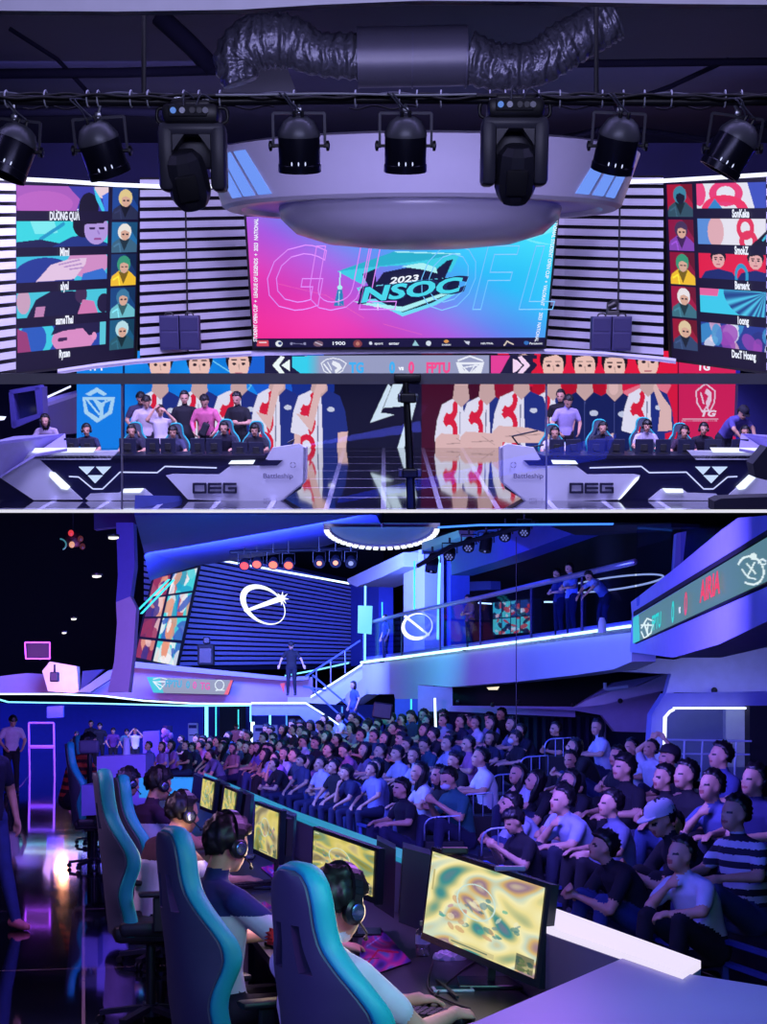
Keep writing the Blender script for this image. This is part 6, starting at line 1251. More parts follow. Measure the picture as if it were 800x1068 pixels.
# ring over the stage
k = 34; rc = P(398, 551, k); t = thing('ceiling_ring', rc, 0, 'rim of a round ceiling ring with a row of white light cells', 'ring light'); R0 = 58*k/1600
RX = Matrix.Rotation(-.10, 3, 'X')
mb = MB(); mb.lathe([(R0*1.05, 0), (R0*1.05, .12), (R0*.02, .12), (R0*.02, .03), (R0*.93, .03), (R0*.93, 0)], (0, 0, 0), 48, RX, sy=1.7, a0=0, a1=PI); mb.build('ring_band', mat('ring_mauve', (150, 130, 190), .5), t, local=True, smooth=.5)
for i in range(46):
    a0_, a1_ = 2*PI*i/46, 2*PI*(i+.66)/46
    if math.sin((a0_+a1_)/2) < 0: continue
    mb = MB(); mb.hexa([RX @ Vector((r*math.cos(a)*R0, r*math.sin(a)*R0*1.7, z)) for z in (-.05, -.01) for r, a in ((.95, a0_), (1.04, a0_), (1.04, a1_), (.95, a1_))]); mb.build('light_cell', lg, t, local=True)
# lamps on the gallery bar
mb = MB(); mb.tube([P(436, 590, 26), P(470, 570, 25), P(560, 545, 23)], .04, 8); mb.build('lighting_bar', black, label='black bar with lamps slanting up over the gallery', cat='lighting bar')
for i, (x, y, big) in enumerate(((451, 587, 1), (469, 577, 0), (489, 568, 0), (507, 566, 1), (527, 557, 0), (547, 552, 0))):
    Y = 26 - i*.5; t = thing('spot_lamp', P(x, y, Y), 0, '%s black lamp from the left on the bar over the gallery' % nm_[i].capitalize(), 'stage lamp', 'lamps over the gallery'); k = Y/1600; r = (6.2 if not big else 6.5)*k
    R = Matrix.Rotation(-.8 if not big else -.2, 3, 'X') @ Matrix.Rotation(.15, 3, 'Y')
    mb = MB(); mb.lathe([(.001, 1.6*r), (.6*r, 1.5*r), (r, .6*r), (r, -r*(1 if not big else 1.5)), (.8*r, -r*(1 if not big else 1.5)), (.001, -.9*r)], (0, 0, 0), 14, R); mb.build('lamp_body', black, t, local=True, smooth=.6)
    mb = MB(); mb.tube([(-r*1.25, 0, 0), (-r*1.25, 0, 1.7*r), (r*1.25, 0, 1.7*r), (r*1.25, 0, 0)], r*.13, 6); mb.tube([(0, 0, 1.7*r), (0, 0, 2.6*r)], r*.2, 6); mb.build('yoke', black, t, local=True)
    mb = MB()
    for q in range(7 if not big else 1): a = q*PI/3; rr_ = 0 if q == 6 or big else .5*r; mb.ball(R @ Vector((rr_*math.cos(a), rr_*math.sin(a), -r*(1.02 if not big else 1.5))), .17*r, 5, 8)
    mb.build('lamp_leds', glow('led_dim', (120, 130, 220), .7), t, local=True)
# ---- right scoreboard wing ----
C0, C1 = P(660, 660, 20.5), P(832, 590, 9.4); C1.z = C0.z; onC = vert(C0, C1); inw = Vector((.99, -.07, 0))
def wing(pts, th, name, m, parent=None, off=0, **k): return sheet([onC(x, y) + inw*off for x, y in pts], inw*th, name, m, parent, **k)
t = thing('trim_9', onC(730, 690)); t['kind'] = 'structure'
wing([(658, 628), (700, 596), (752, 553), (770, 540), (834, 535), (834, 540), (663, 643), (659, 641)], .5, 'wing_upper', mat('wing_violet', (150, 156, 214), .5), t)
wing([(659, 641), (663, 644), (663, 672), (834, 597), (834, 632), (750, 672), (702, 686), (657, 680)], .5, 'wing_lower', mat('wing_violet', (150, 156, 214), .5), t)
wing([(663, 638), (834, 535), (834, 541), (663, 642)], .1, 'dark_reveal', blk, t, -.03)
def d_rsb(p):
    p.C[...] = (84, 126, 138); w_ = (222, 240, 240); p.C += (8*np.sin(p.X*1.9)*np.sin(p.Y*2.3))[..., None]
    p.poly([(660, 640), (666, 636), (668, 680), (660, 680)], (60, 190, 205))
    p.line([(669, 655), (675, 645), (682, 648)], 1.6, w_); p.line([(669, 659), (672, 666), (679, 660), (682, 648)], 1.5, w_); p.line([(669, 652), (680, 652)], 1.8, w_); p.line([(672, 650), (676, 663)], 1.8, w_); p.line([(676, 650), (675, 660)], 1.4, w_)
    p.arc(783, 595, 13, 15, 2, w_, -2.3, 2.6, rot=-.5); p.ell(786, 580.5, 3.6, 3.8, w_); p.line([(779, 588), (788, 598)], 1.8, w_); p.line([(780, 600), (787, 587)], 1.8, w_); p.line([(774, 594), (780, 602), (788, 604)], 1.6, w_); p.arc(795, 588, 4, 4.6, 1.6, w_, -4, -.3); p.line([(795, 589), (799, 588)], 1.4, w_)
t = thing('scoreboard', onC(730, 640), 0, 'large scoreboard on the right wing reading FPTU 0 vs 0 in teal and red', 'scoreboard')
c4 = [onC(x, y) - inw*.05 for x, y in ((664, 644.5), (834, 545), (834, 594.5), (664, 671.5))]; panel('score_picture', c4, d_rsb, t, 230, 60)
sheet([v + inw*.02 for v in c4], inw*.1, 'score_casing', blk2, t)
rc_ = (C1-C0).normalized()
for s_, x, y, h, m_ in (('FPTU', 692, 649, .17, glow('score_teal2', (20, 205, 195), 1.)), ('0', 710, 639.5, .22, glow('score_teal2', (20, 205, 195), 1.)), ('vs', 717.5, 635.5, .09, wtx), ('0', 724, 631, .22, g_r), ('AIRIA', 750, 613.5, .19, glow('score_red2', (240, 50, 60), 1.0))):
    mb = MB(); mb.text(s_, onC(x, y)-inw*.07, rc_, Vector((0, 0, 1)), h*1.3, bold=.04, sx=1.9 if len(s_) > 1 and s_ != 'vs' else 1.6, shear=.1); mb.build('lettering', m_, t, fix=False)
# tall glass pane over the corner of the wing
t = thing('glass_screen', onC(690, 640), 0, 'tall glass screen above the corner of the right wing', 'glass screen')
gal([(664, 548), (700, 546), (700, 600), (664, 632)], .02, 'glass_pane', gg, t, -.4); pxs([(706, 556), (716, 554), (712, 590), (703, 598)], 19, .2, 'pale_post', pale2, t)
wing([(700, 548), (752, 548), (700, 592)], .03, 'glass_pane', gg, t, .1)
for x_, y_, sc_, c_, lab, ps in ((596, 588, 1, (150, 170, 220), 'person in a pale shirt leaning on the gallery behind the glass', 'arms'), (583, 594, 1, (50, 60, 110), 'person in dark clothes next to the pale shirt up on the gallery', 'arms'), (490, 621, 1, (120, 70, 110), 'person with a pinkish top standing on the gallery left of the video wall', 'arms'), (628, 632, .7, (120, 140, 200), 'person bending low behind the glass at the right end of the gallery', 'bend'), (402, 642, .8, (40, 60, 130), 'person behind the glass left of the logo on the gallery', 'stand')):
    b_ = onB(x_, y_) + back*1.3; b_ = P(x_, y_, b_.y); h = 1.7 if ps != 'bend' else 1.47
    zf = GA.z-.05; sc2 = max(.6, min(1.1, (b_.z-zf)/h)); person(ps, (b_.x, b_.y, zf), (-.9, -.4), c_, (24, 28, 60), SKB, label=lab, scale=sc2, cat='person', group='people up on the gallery', voxel=.016)
t = thing('table_lamp', P(628, 660, 20.3)+Vector((0, 0, 0)), 0, 'small white object on the gallery floor behind the glass', 'lamp'); mb = MB(); mb.lathe([(.001, 0), (.06, 0), (.05, .14), (.03, .2), (.001, .2)], (0, 0, 0), 12); mb.build('lamp_body', pale, t, local=True)
# ---- walls and soffits under the gallery ----
t = thing('trim_10', P(640, 770, 30)); t['kind'] = 'structure'
pxs([(436, 715), (472, 717), (472, 738), (600, 738), (600, 748), (470, 742), (436, 742)], 32, .3, 'mauve_band', mat('mauve_wall', (150, 136, 196), .55), t)
pxs([(470, 738), (560, 739), (600, 741), (628, 746), (641, 763), (676, 764), (684, 730), (700, 702), (640, 712), (612, 729), (600, 737), (470, 736)], 31, .3, 'soffit_band', mat('mauve_wall', (150, 136, 196), .55), t)
pxs([(598, 738), (617, 728), (640, 720), (664, 716), (702, 700), (694, 720), (660, 727), (630, 735)], 29, .3, 'soffit_wedge', mat('wedge_mauve', (190, 176, 214), .5), t)
pxs([(470, 709), (606, 702), (668, 700), (664, 716), (618, 727), (600, 737), (471, 737)], 33, .2, 'dark_window_band', blk, t)
pxs([(436, 742), (520, 742), (628, 747), (641, 764), (684, 764), (684, 812), (436, 812)], 36, .3, 'curtain_wall', mat('curtain_dark', (30, 36, 78), .8), t)
pxs([(656, 684), (704, 688), (752, 674), (834, 634), (834, 722), (704, 722), (694, 726), (700, 703), (640, 700)], 24, .3, 'violet_wall', mat('violet_wall', (150, 150, 214), .55), t)
pxs([(694, 723), (834, 720), (834, 737), (702, 738), (692, 748), (691, 806), (676, 806), (680, 745)], 22, .4, 'niche_frame', mat('niche_frame', (130, 134, 206), .5), t)
pxs([(690, 736), (834, 736), (834, 815), (690, 815)], 25, .2, 'niche_back', mat('niche_back', (110, 118, 160), .5), t)
for x in list(range(478, 640, 9)):
    mb = MB(); mb.tube([P(x, 748, 35.6), P(x, 806, 35.6)], .07, 6); mb.build('curtain_fold', mat('curtain_dark', (30, 36, 78), .8), t)
t = thing('curtain_track', P(560, 747, 35.4), 0, 'thin dark vertical curtain pole by the soffit step', 'pole'); mb = MB(); mb.tube([P(631, 748, 35.2), P(631, 800, 35.2)], .03, 6); mb.build('pole', mat('pole_grey', (90, 96, 140), .5), t)
lw = glow('niche_glow', (215, 222, 250), 1.9)
strip([(693, 806), (692.5, 770), (693, 748), (699, 741), (704, 738.5)], 2.6, 21.8, lw, 'white light line up the left edge of the round-cornered niche'); strip([(703, 737.5), (781, 737.5)], 2.2, 21.8, lw, 'white light line along the top of the round-cornered niche')
pxs([(757, 739), (781, 739), (781, 800), (757, 800)], 23.5, .2, 'niche_panel', mat('niche_panel', (150, 156, 176), .5), label='pale panel at the right side of the lit niche', cat='panel')
pxs([(782, 736), (812, 736), (812, 812), (782, 812)], 21.6, .3, 'dark_partition', blk, label='black partition at the right end of the lit niche', cat='partition')
t = thing('white_railing', P(735, 800, 21), 0, 'white tube railing in front of the lit niche', 'railing'); wr_ = mat('rail_white', (190, 200, 230), .4)
for a, b in (((695, 771.5), (784, 773)), ((695, 786), (782, 787)), ((714, 772), (713, 812)), ((733, 772), (731, 812)), ((751, 772), (748, 812)), ((768, 773), (766, 812))):
    mb = MB(); mb.tube([P(*a, 21), P(*b, 21)], .014, 6); mb.build('rail_tube', wr_, t)
mb = MB(); mb.tube([P(631, 712, 28), P(631, 718, 28), P(634, 719, 28), P(648, 717, 28), P(655, 716, 28)], .035, 8); mb.build('wall_pipe', wr_, label='white bent pipe before the dark window band', cat='pipe')
pxs([(508, 717), (521, 716), (519, 719.5), (510, 719.5)], 31, .1, 'ceiling_lamp', glow('warm_lamp', (240, 220, 190), 1.2), label='small warm lamp in the dark window band', cat='ceiling lamp')
mb = MB(); mb.tube([P(538.5, 560, 20), P(538.5, 770, 20)], .006, 6); mb.build('hanging_cable', black, label='thin dark cable hanging down across the gallery fascia', cat='cable')
strip([(452.5, 728), (453.5, 764)], 2.2, 31.6, ltw, 'upright white light tube under the gallery behind the spectators'); strip([(428, 729), (428, 764)], 1.8, 33, ltt, 'upright teal light tube under the gallery left of the white one')
pxs([(412, 729), (436, 729), (436, 790), (412, 790)], 34, .3, 'pillar', mat('column_deep', (64, 84, 200), .5), label='blue pillar under the gallery behind the spectators', cat='pillar')
for i, (x, y) in enumerate(((478, 732), (514, 735), (541, 732), (598, 735), (647, 731), (745, 720))):
    mb = MB(); mb.ball(P(x, y, 30.5 if x < 640 else 23.8 if x > 700 else 28.8), .05, 6, 10); mb.build('camera_dome', black, label='%s from the left of the small black cameras under the gallery' % nm_[i].capitalize(), cat='camera', group='small cameras under the gallery')
t = thing('loudspeaker', P(399, 752, 30), 0, 'black loudspeaker hanging under the gallery behind the spectators', 'loudspeaker'); mb = MB(); mb.bbox_((0, 0, .2), (.38, .3, .32), .03, Matrix.Rotation(.15, 3, 'Y')); mb.build('cabinet', black, t, local=True)
# ---- tiers ----
SL = .26
def onV(V, Y): return Vector((V - SL*Y, Y, 0))
ROWS = [(5.55, 0.0), (6.45, .14), (7.35, .28), (8.25, .42), (9.1, .56)]
t = thing('bleacher', onV(7, 24), 0, 'dark spectator bleacher of five low tiers with a blue-lit front frame', 'bleacher')
bt = mat('tier_dark', (34, 38, 66), .5); bn = mat('tier_bench', (24, 26, 48), .6)
for j, (V, z) in enumerate(ROWS):
    if z > 0: mb = MB(); mb.prism([onV(V-.64, 9) , onV(V+.3, 9), onV(V+.3, 42), onV(V-.64, 42)], (0, 0, z)); mb.build('tier', bt, t)
    mb = MB(); mb.prism([onV(V-.12, 9) + V3(0, 0, z+.004), onV(V+.27, 9) + V3(0, 0, z+.004), onV(V+.27, 42) + V3(0, 0, z+.004), onV(V-.12, 42) + V3(0, 0, z+.004)], (0, 0, .2)); mb.build('bench', bn, t)
fr = mat('front_frame', (70, 86, 170), .35, metal=.5)
for z in (.27, .12):
    for ya, yb in ((8.6, 12.2), (13.4, 16.2), (18.4, 20.6)): mb = MB(); mb.bar(onV(5.02, ya)+V3(0, 0, z), onV(5.02, yb)+V3(0, 0, z), .05, .03); mb.build('front_rail', fr, t)
for y in (8.7, 10.4, 12.1, 13.5, 16.1, 18.5, 20.5): mb = MB(); mb.bar(onV(5.02, y), onV(5.02, y)+V3(0, 0, .28), .04, .04, up=(1, 0, 0)); mb.build('front_post', fr, t)
# aisle blocks with hoop rails
hoops = [(461, 877, 17.5), (497, 851, 19), (528, 829, 20.6), (557, 809, 22), (582, 789, 23.4), (524, 893, 14.9)]
hm = mat('hoop_steel', (150, 165, 205), .3, metal=.7)
for i, (x, y, Y) in enumerate(hoops):
    c = P(x, y, Y); t = thing('aisle_block', (c.x, c.y, 0), 0, '%s black aisle block counted from the lowest, with a steel hoop rail on it' % nm_[i].capitalize() if i < 5 else 'black block with a hoop rail beside the crouching phone user', 'step block', 'aisle blocks with hoop rails')
    mb = MB(); mb.bbox_((0.03, .35, c.z/2), (.44, .8, c.z), .01); mb.build('block', mat('block_black', (12, 12, 22), .7), t, local=True)
    w_ = .2; hh = .27; pts = [(-w_, 0, c.z)] + [(-w_ + .13*(1-math.cos(a)), 0, c.z + hh*.55 + hh*.45*math.sin(a)) for a in np.linspace(0, PI/2, 6)] + [(w_, 0, c.z+hh+.02), (w_, 0, c.z)]
    mb = MB(); mb.tube(pts, .011, 8); mb.build('hoop', hm, t, local=True, smooth=True)
    for q in (-.04, .08): mb = MB(); mb.tube([(q, 0, c.z), (q, 0, c.z+hh)], .007, 6); mb.build('hoop_bar', hm, t, local=True)
for i, c_ in enumerate(((548, 806), (525, 818))): pass
# low seated poses for the tiers
def low(p, **k):
    q = dict(POSE[p]); d = .25
    for n_ in ('pelvis', 'neck', 'head'): x, y, z = q[n_]; q[n_] = (x, y, z-d)
    q['kn'] = ((.40, .16, .49), (.42, -.15, .50)); q['an'] = ((.44, .15, .09), (.48, -.14, .09))
    if p in ('knees', 'folded', 'phone', 'lean'): q['elb'] = tuple((a, b, c-d*.85) for a, b, c in q['elb']); q['wr'] = tuple((a, b, c-d*(.25 if p == 'knees' else .55)) for a, b, c in q['wr'])
    if p == 'chin': q['elb'] = ((.28, .25, .56), (.36, -.18, .56)); q['wr'] = ((.42, .08, .54), (.31, -.06, .70))
    q.update(k); return q
for p_ in ('knees', 'chin', 'folded', 'phone', 'lean'): POSE['low_'+p_] = low(p_)
POSE['low_up'] = low('knees', pitch=.5, elb=((-.02, .34, .95), (.0, -.34, .95)), wr=((-.05, .12, 1.10), (-.03, -.12, 1.10)), pn=((1, 0, 0), (1, 0, 0)))
POSE['low_turn'] = low('knees', yaw=.5, pitch=.1); POSE['low_down'] = low('lean', pitch=-.3, yaw=.2)
HT = {'low_knees': 1.08, 'low_chin': 1.02, 'low_folded': 1.09, 'low_phone': 1.03, 'low_lean': .99, 'low_up': 1.08, 'low_turn': 1.08, 'low_down': .97}
# (photo x, head top y or None, row (-1 = on the front edge), pose, shirt, trousers, hair style, extras, what they look like)
W_ = (176, 184, 214); G_ = (96, 104, 140); D_ = (18, 18, 30); N_ = (30, 34, 70); PK = (190, 120, 160); TE = (30, 90, 100)
near = [
 (778, 832, 0, 'low_knees', W_, (50, 60, 110), 'short', dict(var='stripe', yoke=(20, 22, 50)), 'spectator in a black and white striped T-shirt at the right edge'),
 (738, 874, -1, 'low_chin', (190, 196, 220), D_, 'short', {}, 'spectator in a white T-shirt with chin on the hand, seated nearest to the counter'),
 (712, 872, 0, 'low_turn', D_, D_, 'short', {}, 'dark-clothed spectator just left of the white T-shirt with the strap'),
 (668, 866, -1, 'low_lean', (22, 22, 36), (40, 56, 120), 'fringe', {}, 'spectator in a dark T-shirt and blue jeans leaning forward on the front edge'),
 (613, 822, 0, 'low_chin', (150, 160, 200), (30, 34, 60), 'short', {}, 'spectator in a light grey shirt propping the chin beside the white polo'),
 (590, 819, 0, 'low_folded', W_, (30, 34, 60), 'short', {}, 'spectator in a white polo next to the chin-propping grey shirt'),
 (648, 826, 0, 'low_knees', G_, D_, 'short', {}, 'spectator in a grey printed T-shirt behind the blue-jeans spectator'),
 (725, 795, 1, 'low_knees', (16, 16, 26), (60, 80, 140), 'short', {}, 'spectator in a black T-shirt with light jeans under the lit niche'),
 (736, 838, 0, 'low_down', D_, D_, 'short', dict(cap_=(190, 195, 215)), 'spectator with a white cap and lowered head behind the white T-shirt with the strap'),
 (660, 788, 1, 'low_knees', (18, 18, 30), D_, 'fringe', {}, 'spectator in black seated before the two white shirts under the violet wall'),
 (684, 775, 3, 'low_up', W_, N_, 'short', {}, 'spectator in white with both hands behind the head'),
 (664, 773, 3, 'low_knees', (190, 196, 220), N_, 'short', {}, 'spectator in a white shirt left of the one with hands behind the head'),
 (601, 784, 2, 'low_turn', (26, 26, 40), D_, 'short', {}, 'spectator in a black vest over a white shirt right of the top aisle block'),
 (509, 781, 1, 'low_knees', (206, 210, 230), D_, 'short', {}, 'spectator in a bright white shirt in the middle of the tiers'),
 (445, 796, 0, 'low_knees', (190, 190, 215), (70, 70, 120), 'long', dict(fem=True), 'long-haired spectator in a pale patterned blouse left of the lowest aisle blocks'),
 (461, 800, 0, 'low_folded', D_, D_, 'long', dict(fem=True), 'long-haired spectator in black right of the pale patterned blouse'),
 (483, 803, 0, 'low_phone', TE, N_, 'short', dict(mask=(190, 195, 215)), 'spectator with a white face mask and a teal top below the bright white shirt'),
 (426, 813, -1, 'low_knees', (16, 18, 34), N_, 'fringe', {}, 'broad spectator in a dark T-shirt in front of the pale patterned blouse'),
 (554, 846, -1, 'low_phone', D_, (50, 90, 170), 'fringe', {}, 'dark-clothed spectator in blue jeans bending over a phone beside the hoop rail'),
 (543, 763, 3, 'low_knees', (20, 20, 32), D_, 'fringe', dict(mask=(190, 195, 215)), 'spectator in a black T-shirt with a white face mask in the upper tiers'),
 (516, 768, 3, 'low_turn', (30, 32, 60), D_, 'long', dict(fem=True), 'dark-haired spectator left of the masked one in the upper tiers'),
 (582, 755, 4, 'low_folded', D_, D_, 'short', {}, 'spectator in black behind the highest hoop rail'),
 (556, 756, 4, 'low_chin', (24, 26, 50), D_, 'short', {}, 'dark spectator raising a hand left of the highest hoop rail'),
 (762, 776, 2, 'low_knees', (60, 70, 130), N_, 'short', {}, 'spectator in a dusky blue shirt before the black partition at the right'),
 (797, 780, 1, 'low_knees', (36, 40, 90), N_, 'short', {}, 'spectator in dark blue cut by the right edge of the photo'),
 (766, 800, 1, 'low_chin', (80, 90, 150), N_, 'short', {}, 'spectator in slate blue directly behind the striped T-shirt'),
 (697, 800, 1, 'low_folded', D_, N_, 'short', {}, 'spectator in black left of the black T-shirt with light jeans'),
 (706, 779, 2, 'low_knees', D_, N_, 'short', dict(cap_=(20, 20, 34)), 'spectator in a dark cap before the white tube railing'),
]
seats = {j: [] for j in range(-1, 5)}
def put(x, ytop, row, pose, shirt, pants, style, ex, lab, hs=1, grp='spectators on the tiers', face=None, Y=None):
    V, z = ROWS[max(row, 0)] if row >= 0 else (4.92, -.06)
    Vs = V + .02
    Y = Y or Vs/((x-400)/1600 + SL); seats[row].append(Y)
    pos = onV(Vs, Y); fc = face or (-.95 + random.uniform(-.1, .1), -.32 + random.uniform(-.28, .2)); sc = 1.0
    if ytop is not None:
        zt = P(x, ytop, Y).z; sc = max(.93, min(1.13, (zt-z)/HT[pose]))
    o_ = person(pose, (pos.x, pos.y, z), fc, shirt, pants, SKB, (14, 12, 18), style, label=lab, group=grp, cat='person', hs=hs, scale=sc, voxel=.015, **ex)
    ROWP.setdefault(row, []).append((Y, o_, shirt)); return o_
ROWP = {}
for i, q in enumerate(near): put(*q, hs=i % 5)
colsn = [((16, 16, 28), 'black'), ((26, 30, 60), 'navy'), ((150, 158, 196), 'pale'), ((60, 66, 104), 'slate'), ((18, 20, 36), 'charcoal'), ((178, 184, 212), 'white'), ((150, 96, 140), 'rose'), ((30, 70, 96), 'teal'), ((22, 22, 30), 'soot-black'), ((90, 96, 140), 'grey')]
rown = ['lowest', 'second', 'third', 'fourth', 'topmost']
ordn = lambda k: ('%d%s' % (k, 'th' if 10 <= k % 100 <= 20 else {1: 'st', 2: 'nd', 3: 'rd'}.get(k % 10, 'th')))
poses_ = ['low_knees', 'low_chin', 'low_folded', 'low_lean', 'low_turn', 'low_phone', 'low_knees', 'low_folded']
rq = random.Random(11); AUTO = []
for j in range(5):
    Y = [12.6, 16.2, 17.5, 19.5, 22.5][j] + rq.uniform(0, .4); k_ = 0
    while Y < 40.5:
        V, z = ROWS[j]; x = 400 + 1600*(V/Y - SL); zb = 1.87 - (0)*Y
        aisle = any(abs(x-hx) < 17 and abs(Y-hY) < 2.2 for hx, hy, hY in hoops)
        if not aisle and all(abs(Y-s_) > .62 for s_ in seats[j]) and rq.random() > .08:
            k_ += 1; ps = rq.choice(poses_); c, cn = rq.choice(colsn); fem = rq.random() < .3; st = 'long' if fem else rq.choice(['short', 'fringe', 'short'])
            put(x, None, j, ps, c, rq.choice([D_, N_, (46, 60, 110)]), st, dict(fem=False), 'auto', hs=rq.randrange(5), Y=Y)
            AUTO.append((j, cn))
        Y += (.66 + .011*Y)*rq.uniform(.92, 1.15)
cn_ = {c: n for c, n in colsn}
for j, L in ROWP.items():
    L.sort(key=lambda q: q[0])
    for k_, (y_, o_, c_) in enumerate(L):
        if o_['label'] == 'auto': o_['label'] = 'spectator in a %s top, %s from the near end of the %s tier' % (cn_[c_], ordn(k_+1), rown[j])
# people sitting and standing on the floor at the far end, and standing behind the top tier
for i, (x, y, Y, ps, c, st) in enumerate(((158, 776, 33, 'knees', (60, 80, 150), 'short'), (170, 780, 32, 'folded', (140, 120, 190), 'long'), (182, 777, 33.5, 'knees', (160, 130, 200), 'long'), (195, 781, 33, 'folded', D_, 'short'), (208, 776, 34, 'chin', N_, 'fringe'),
        (221, 778, 33, 'knees', D_, 'short'), (231, 783, 30, 'lean', (90, 90, 130), 'fringe'), (244, 782, 31, 'folded', (150, 110, 120), 'long'), (164, 768, 40, 'knees', N_, 'short'), (190, 769, 39, 'folded', D_, 'short'), (222, 769, 38, 'knees', N_, 'short'), (272, 775, 31, 'knees', (110, 100, 190), 'long'), (284, 780, 30, 'folded', D_, 'short'), (296, 790, 27, 'chin', (150, 110, 190), 'short'), (318, 797, 24.5, 'knees', (60, 60, 100), 'fringe'), (300, 800, 25, 'lean', D_, 'short'), (336, 800, 23, 'folded', (170, 165, 215), 'short'), (352, 806, 22, 'knees', D_, 'short'), (374, 812, 21.2, 'chin', N_, 'fringe'), (392, 806, 21, 'knees', (120, 124, 180), 'short'))):
    p_ = P(x, y, Y); person(ps, (p_.x, Y, 0), (-.8 + .2*math.sin(i*2), -.5), c, N_, SKB, (14, 12, 18), st, label='spectator %s, %s from the left seated before the tiers' % ({'chin': 'propping the chin', 'lean': 'leaning forward', 'folded': 'with folded arms', 'knees': 'with hands on the knees'}[ps], ordn(i+1)), group='spectators on the hall floor', cat='person', voxel=.015, hs=i % 5, scale=max(.8, min(1.1, p_.z/1.33)))
for i, (x, y, Y, c, ps) in enumerate(((409, 744, 33, D_, 'stand'), (431, 742, 32, N_, 'arms'), (443, 740, 31.5, D_, 'stand'), (465, 741, 31, (40, 50, 110), 'arms'), (494, 746, 30, (50, 60, 110), 'raise'), (513, 744, 29.5, (120, 130, 190), 'arms'), (524, 739, 30, (8, 8, 16), 'stand'), (395, 750, 34, G_, 'stand'), (422, 748, 33.5, (60, 90, 130), 'arms'), (385, 752, 35, N_, 'stand'))):
    p_ = P(x, y, Y); h = {'stand': 1.72, 'arms': 1.7, 'raise': 1.71}[ps]; zf = p_.z-h; person(ps, (p_.x, Y, min(zf, .0) if False else zf), (-.8, -.5), c, N_, SKB, (14, 12, 18), 'short', label='spectator standing behind the tiers, %s from the left of that group' % nm_[[9, 0, 2, 3, 4, 5, 6, 7, 1, 8][i]], group='people standing behind the tiers', cat='person', voxel=.015, hs=i % 5)
# left side people
lp_ = fl(12, 826); person('look', (lp_.x, lp_.y, 0), (.4, -.9), (190, 170, 200), (14, 14, 26), SKB, label='person in white shirt and black trousers standing left of the violet door frame', scale=.98, var='', style='fringe')
lp_ = fl(-14, 968); person('stand', (lp_.x, lp_.y, 0), (.75, -.66), (20, 24, 60), (44, 60, 130), SKB, shoes=(226, 130, 150), label='person in blue jeans and pink shoes walking in from the left edge', scale=1.0, mods=dict(kn=((.12,.10,.5),(.02,-.10,.5)), an=((.24,.12,.09),(-.1,-.12,.09))), var='walk')
for i, (x, y, Y, c, ps) in enumerate(((95, 752, 46, D_, 'stand'), (104, 755, 45, D_, 'look'), (118, 760, 44, (90, 40, 110), 'look'), (132, 762, 44, (60, 110, 120), 'look'), (141, 760, 43, (210, 200, 220), 'raise'), (246, 756, 48, (220, 190, 180), 'look'), (80, 766, 40, D_, 'look'))):
    p_ = P(x, y, Y); h = {'stand': 1.72, 'look': 1.64, 'raise': 1.71}[ps]; person(ps, (p_.x, Y, 0), (.2, -1), c, D_, SKB, label='%s from the left of the people standing beyond the lilac panel' % nm_[[1, 2, 3, 4, 5, 6, 0][i]].capitalize(), group='people far back on the left', cat='person', scale=max(.7, min(1.15, p_.z/h)), voxel=.015)
# pillar-like poster stand and pale divider among the far crowd
pxs([(149, 763), (166, 762), (166, 800), (149, 800)], 38, .2, 'display_board', mat('board_violet', (90, 90, 200), .5), label='plain violet-blue board behind the far crowd', cat='board')
t = thing('flower_stand', P(175, 800, 37), 0, 'tall stand of mottled pale flowers behind the far crowd', 'flower stand')
for q in range(26): mb = MB(); mb.ball(P(175+rq.uniform(-5, 5), rq.uniform(760, 788), 37+rq.uniform(-.1, .1)), rq.uniform(.05, .09), 5, 7); mb.build('flower', mat('flower_%d' % (q % 3), [(150, 130, 220), (90, 80, 190), (200, 180, 230)][q % 3], .7), t)
mb = MB(); mb.tube([P(175, 757, 37.05), P(175, 800, 37.05)], .12, 8); mb.build('stand_post', dkb, t)
# ---- the row of players ----
dz = .76
outer = [(731, 1002), (569, 943.5), (430, 889.5), (400, 878.5), (309, 846), (213, 806)]; inner = [(712, 1014.5), (569, 966), (430, 900), (400, 888), (309, 851.5), (213, 808.8)]
zL = 1.05; po_ = [fl(x, y, zL) for x, y in outer]; pi_ = [fl(x, y, zL) for x, y in inner]
t = thing('counter', ((po_[0].x+pi_[0].x)/2, po_[0].y, 0), 0, 'long counter with a glowing top ledge behind the row of monitors', 'counter')
def lp3(i0, i1, zt, zb, name, m, ins=0):
    mb = MB()
    for i in range(i0, i1):
        a, b, c, d = po_[i], po_[i+1], pi_[i+1], pi_[i]; mb.prism([V3(a.x, a.y, zt), V3(b.x, b.y, zt), V3(c.x, c.y, zt), V3(d.x, d.y, zt)], (0, 0, zb-zt))
    return mb.build(name, m, t)
lp3(0, 1, zL, zL-.025, 'glowing_ledge', glow('ledge_glow', (236, 226, 250), 1.0)); lp3(1, 5, zL, zL-.025, 'teal_ledge', glow('ledge_teal', (40, 150, 190), .85))
lp3(0, 5, zL-.027, 0, 'counter_body', mat('counter_slate', (92, 92, 130), .5))
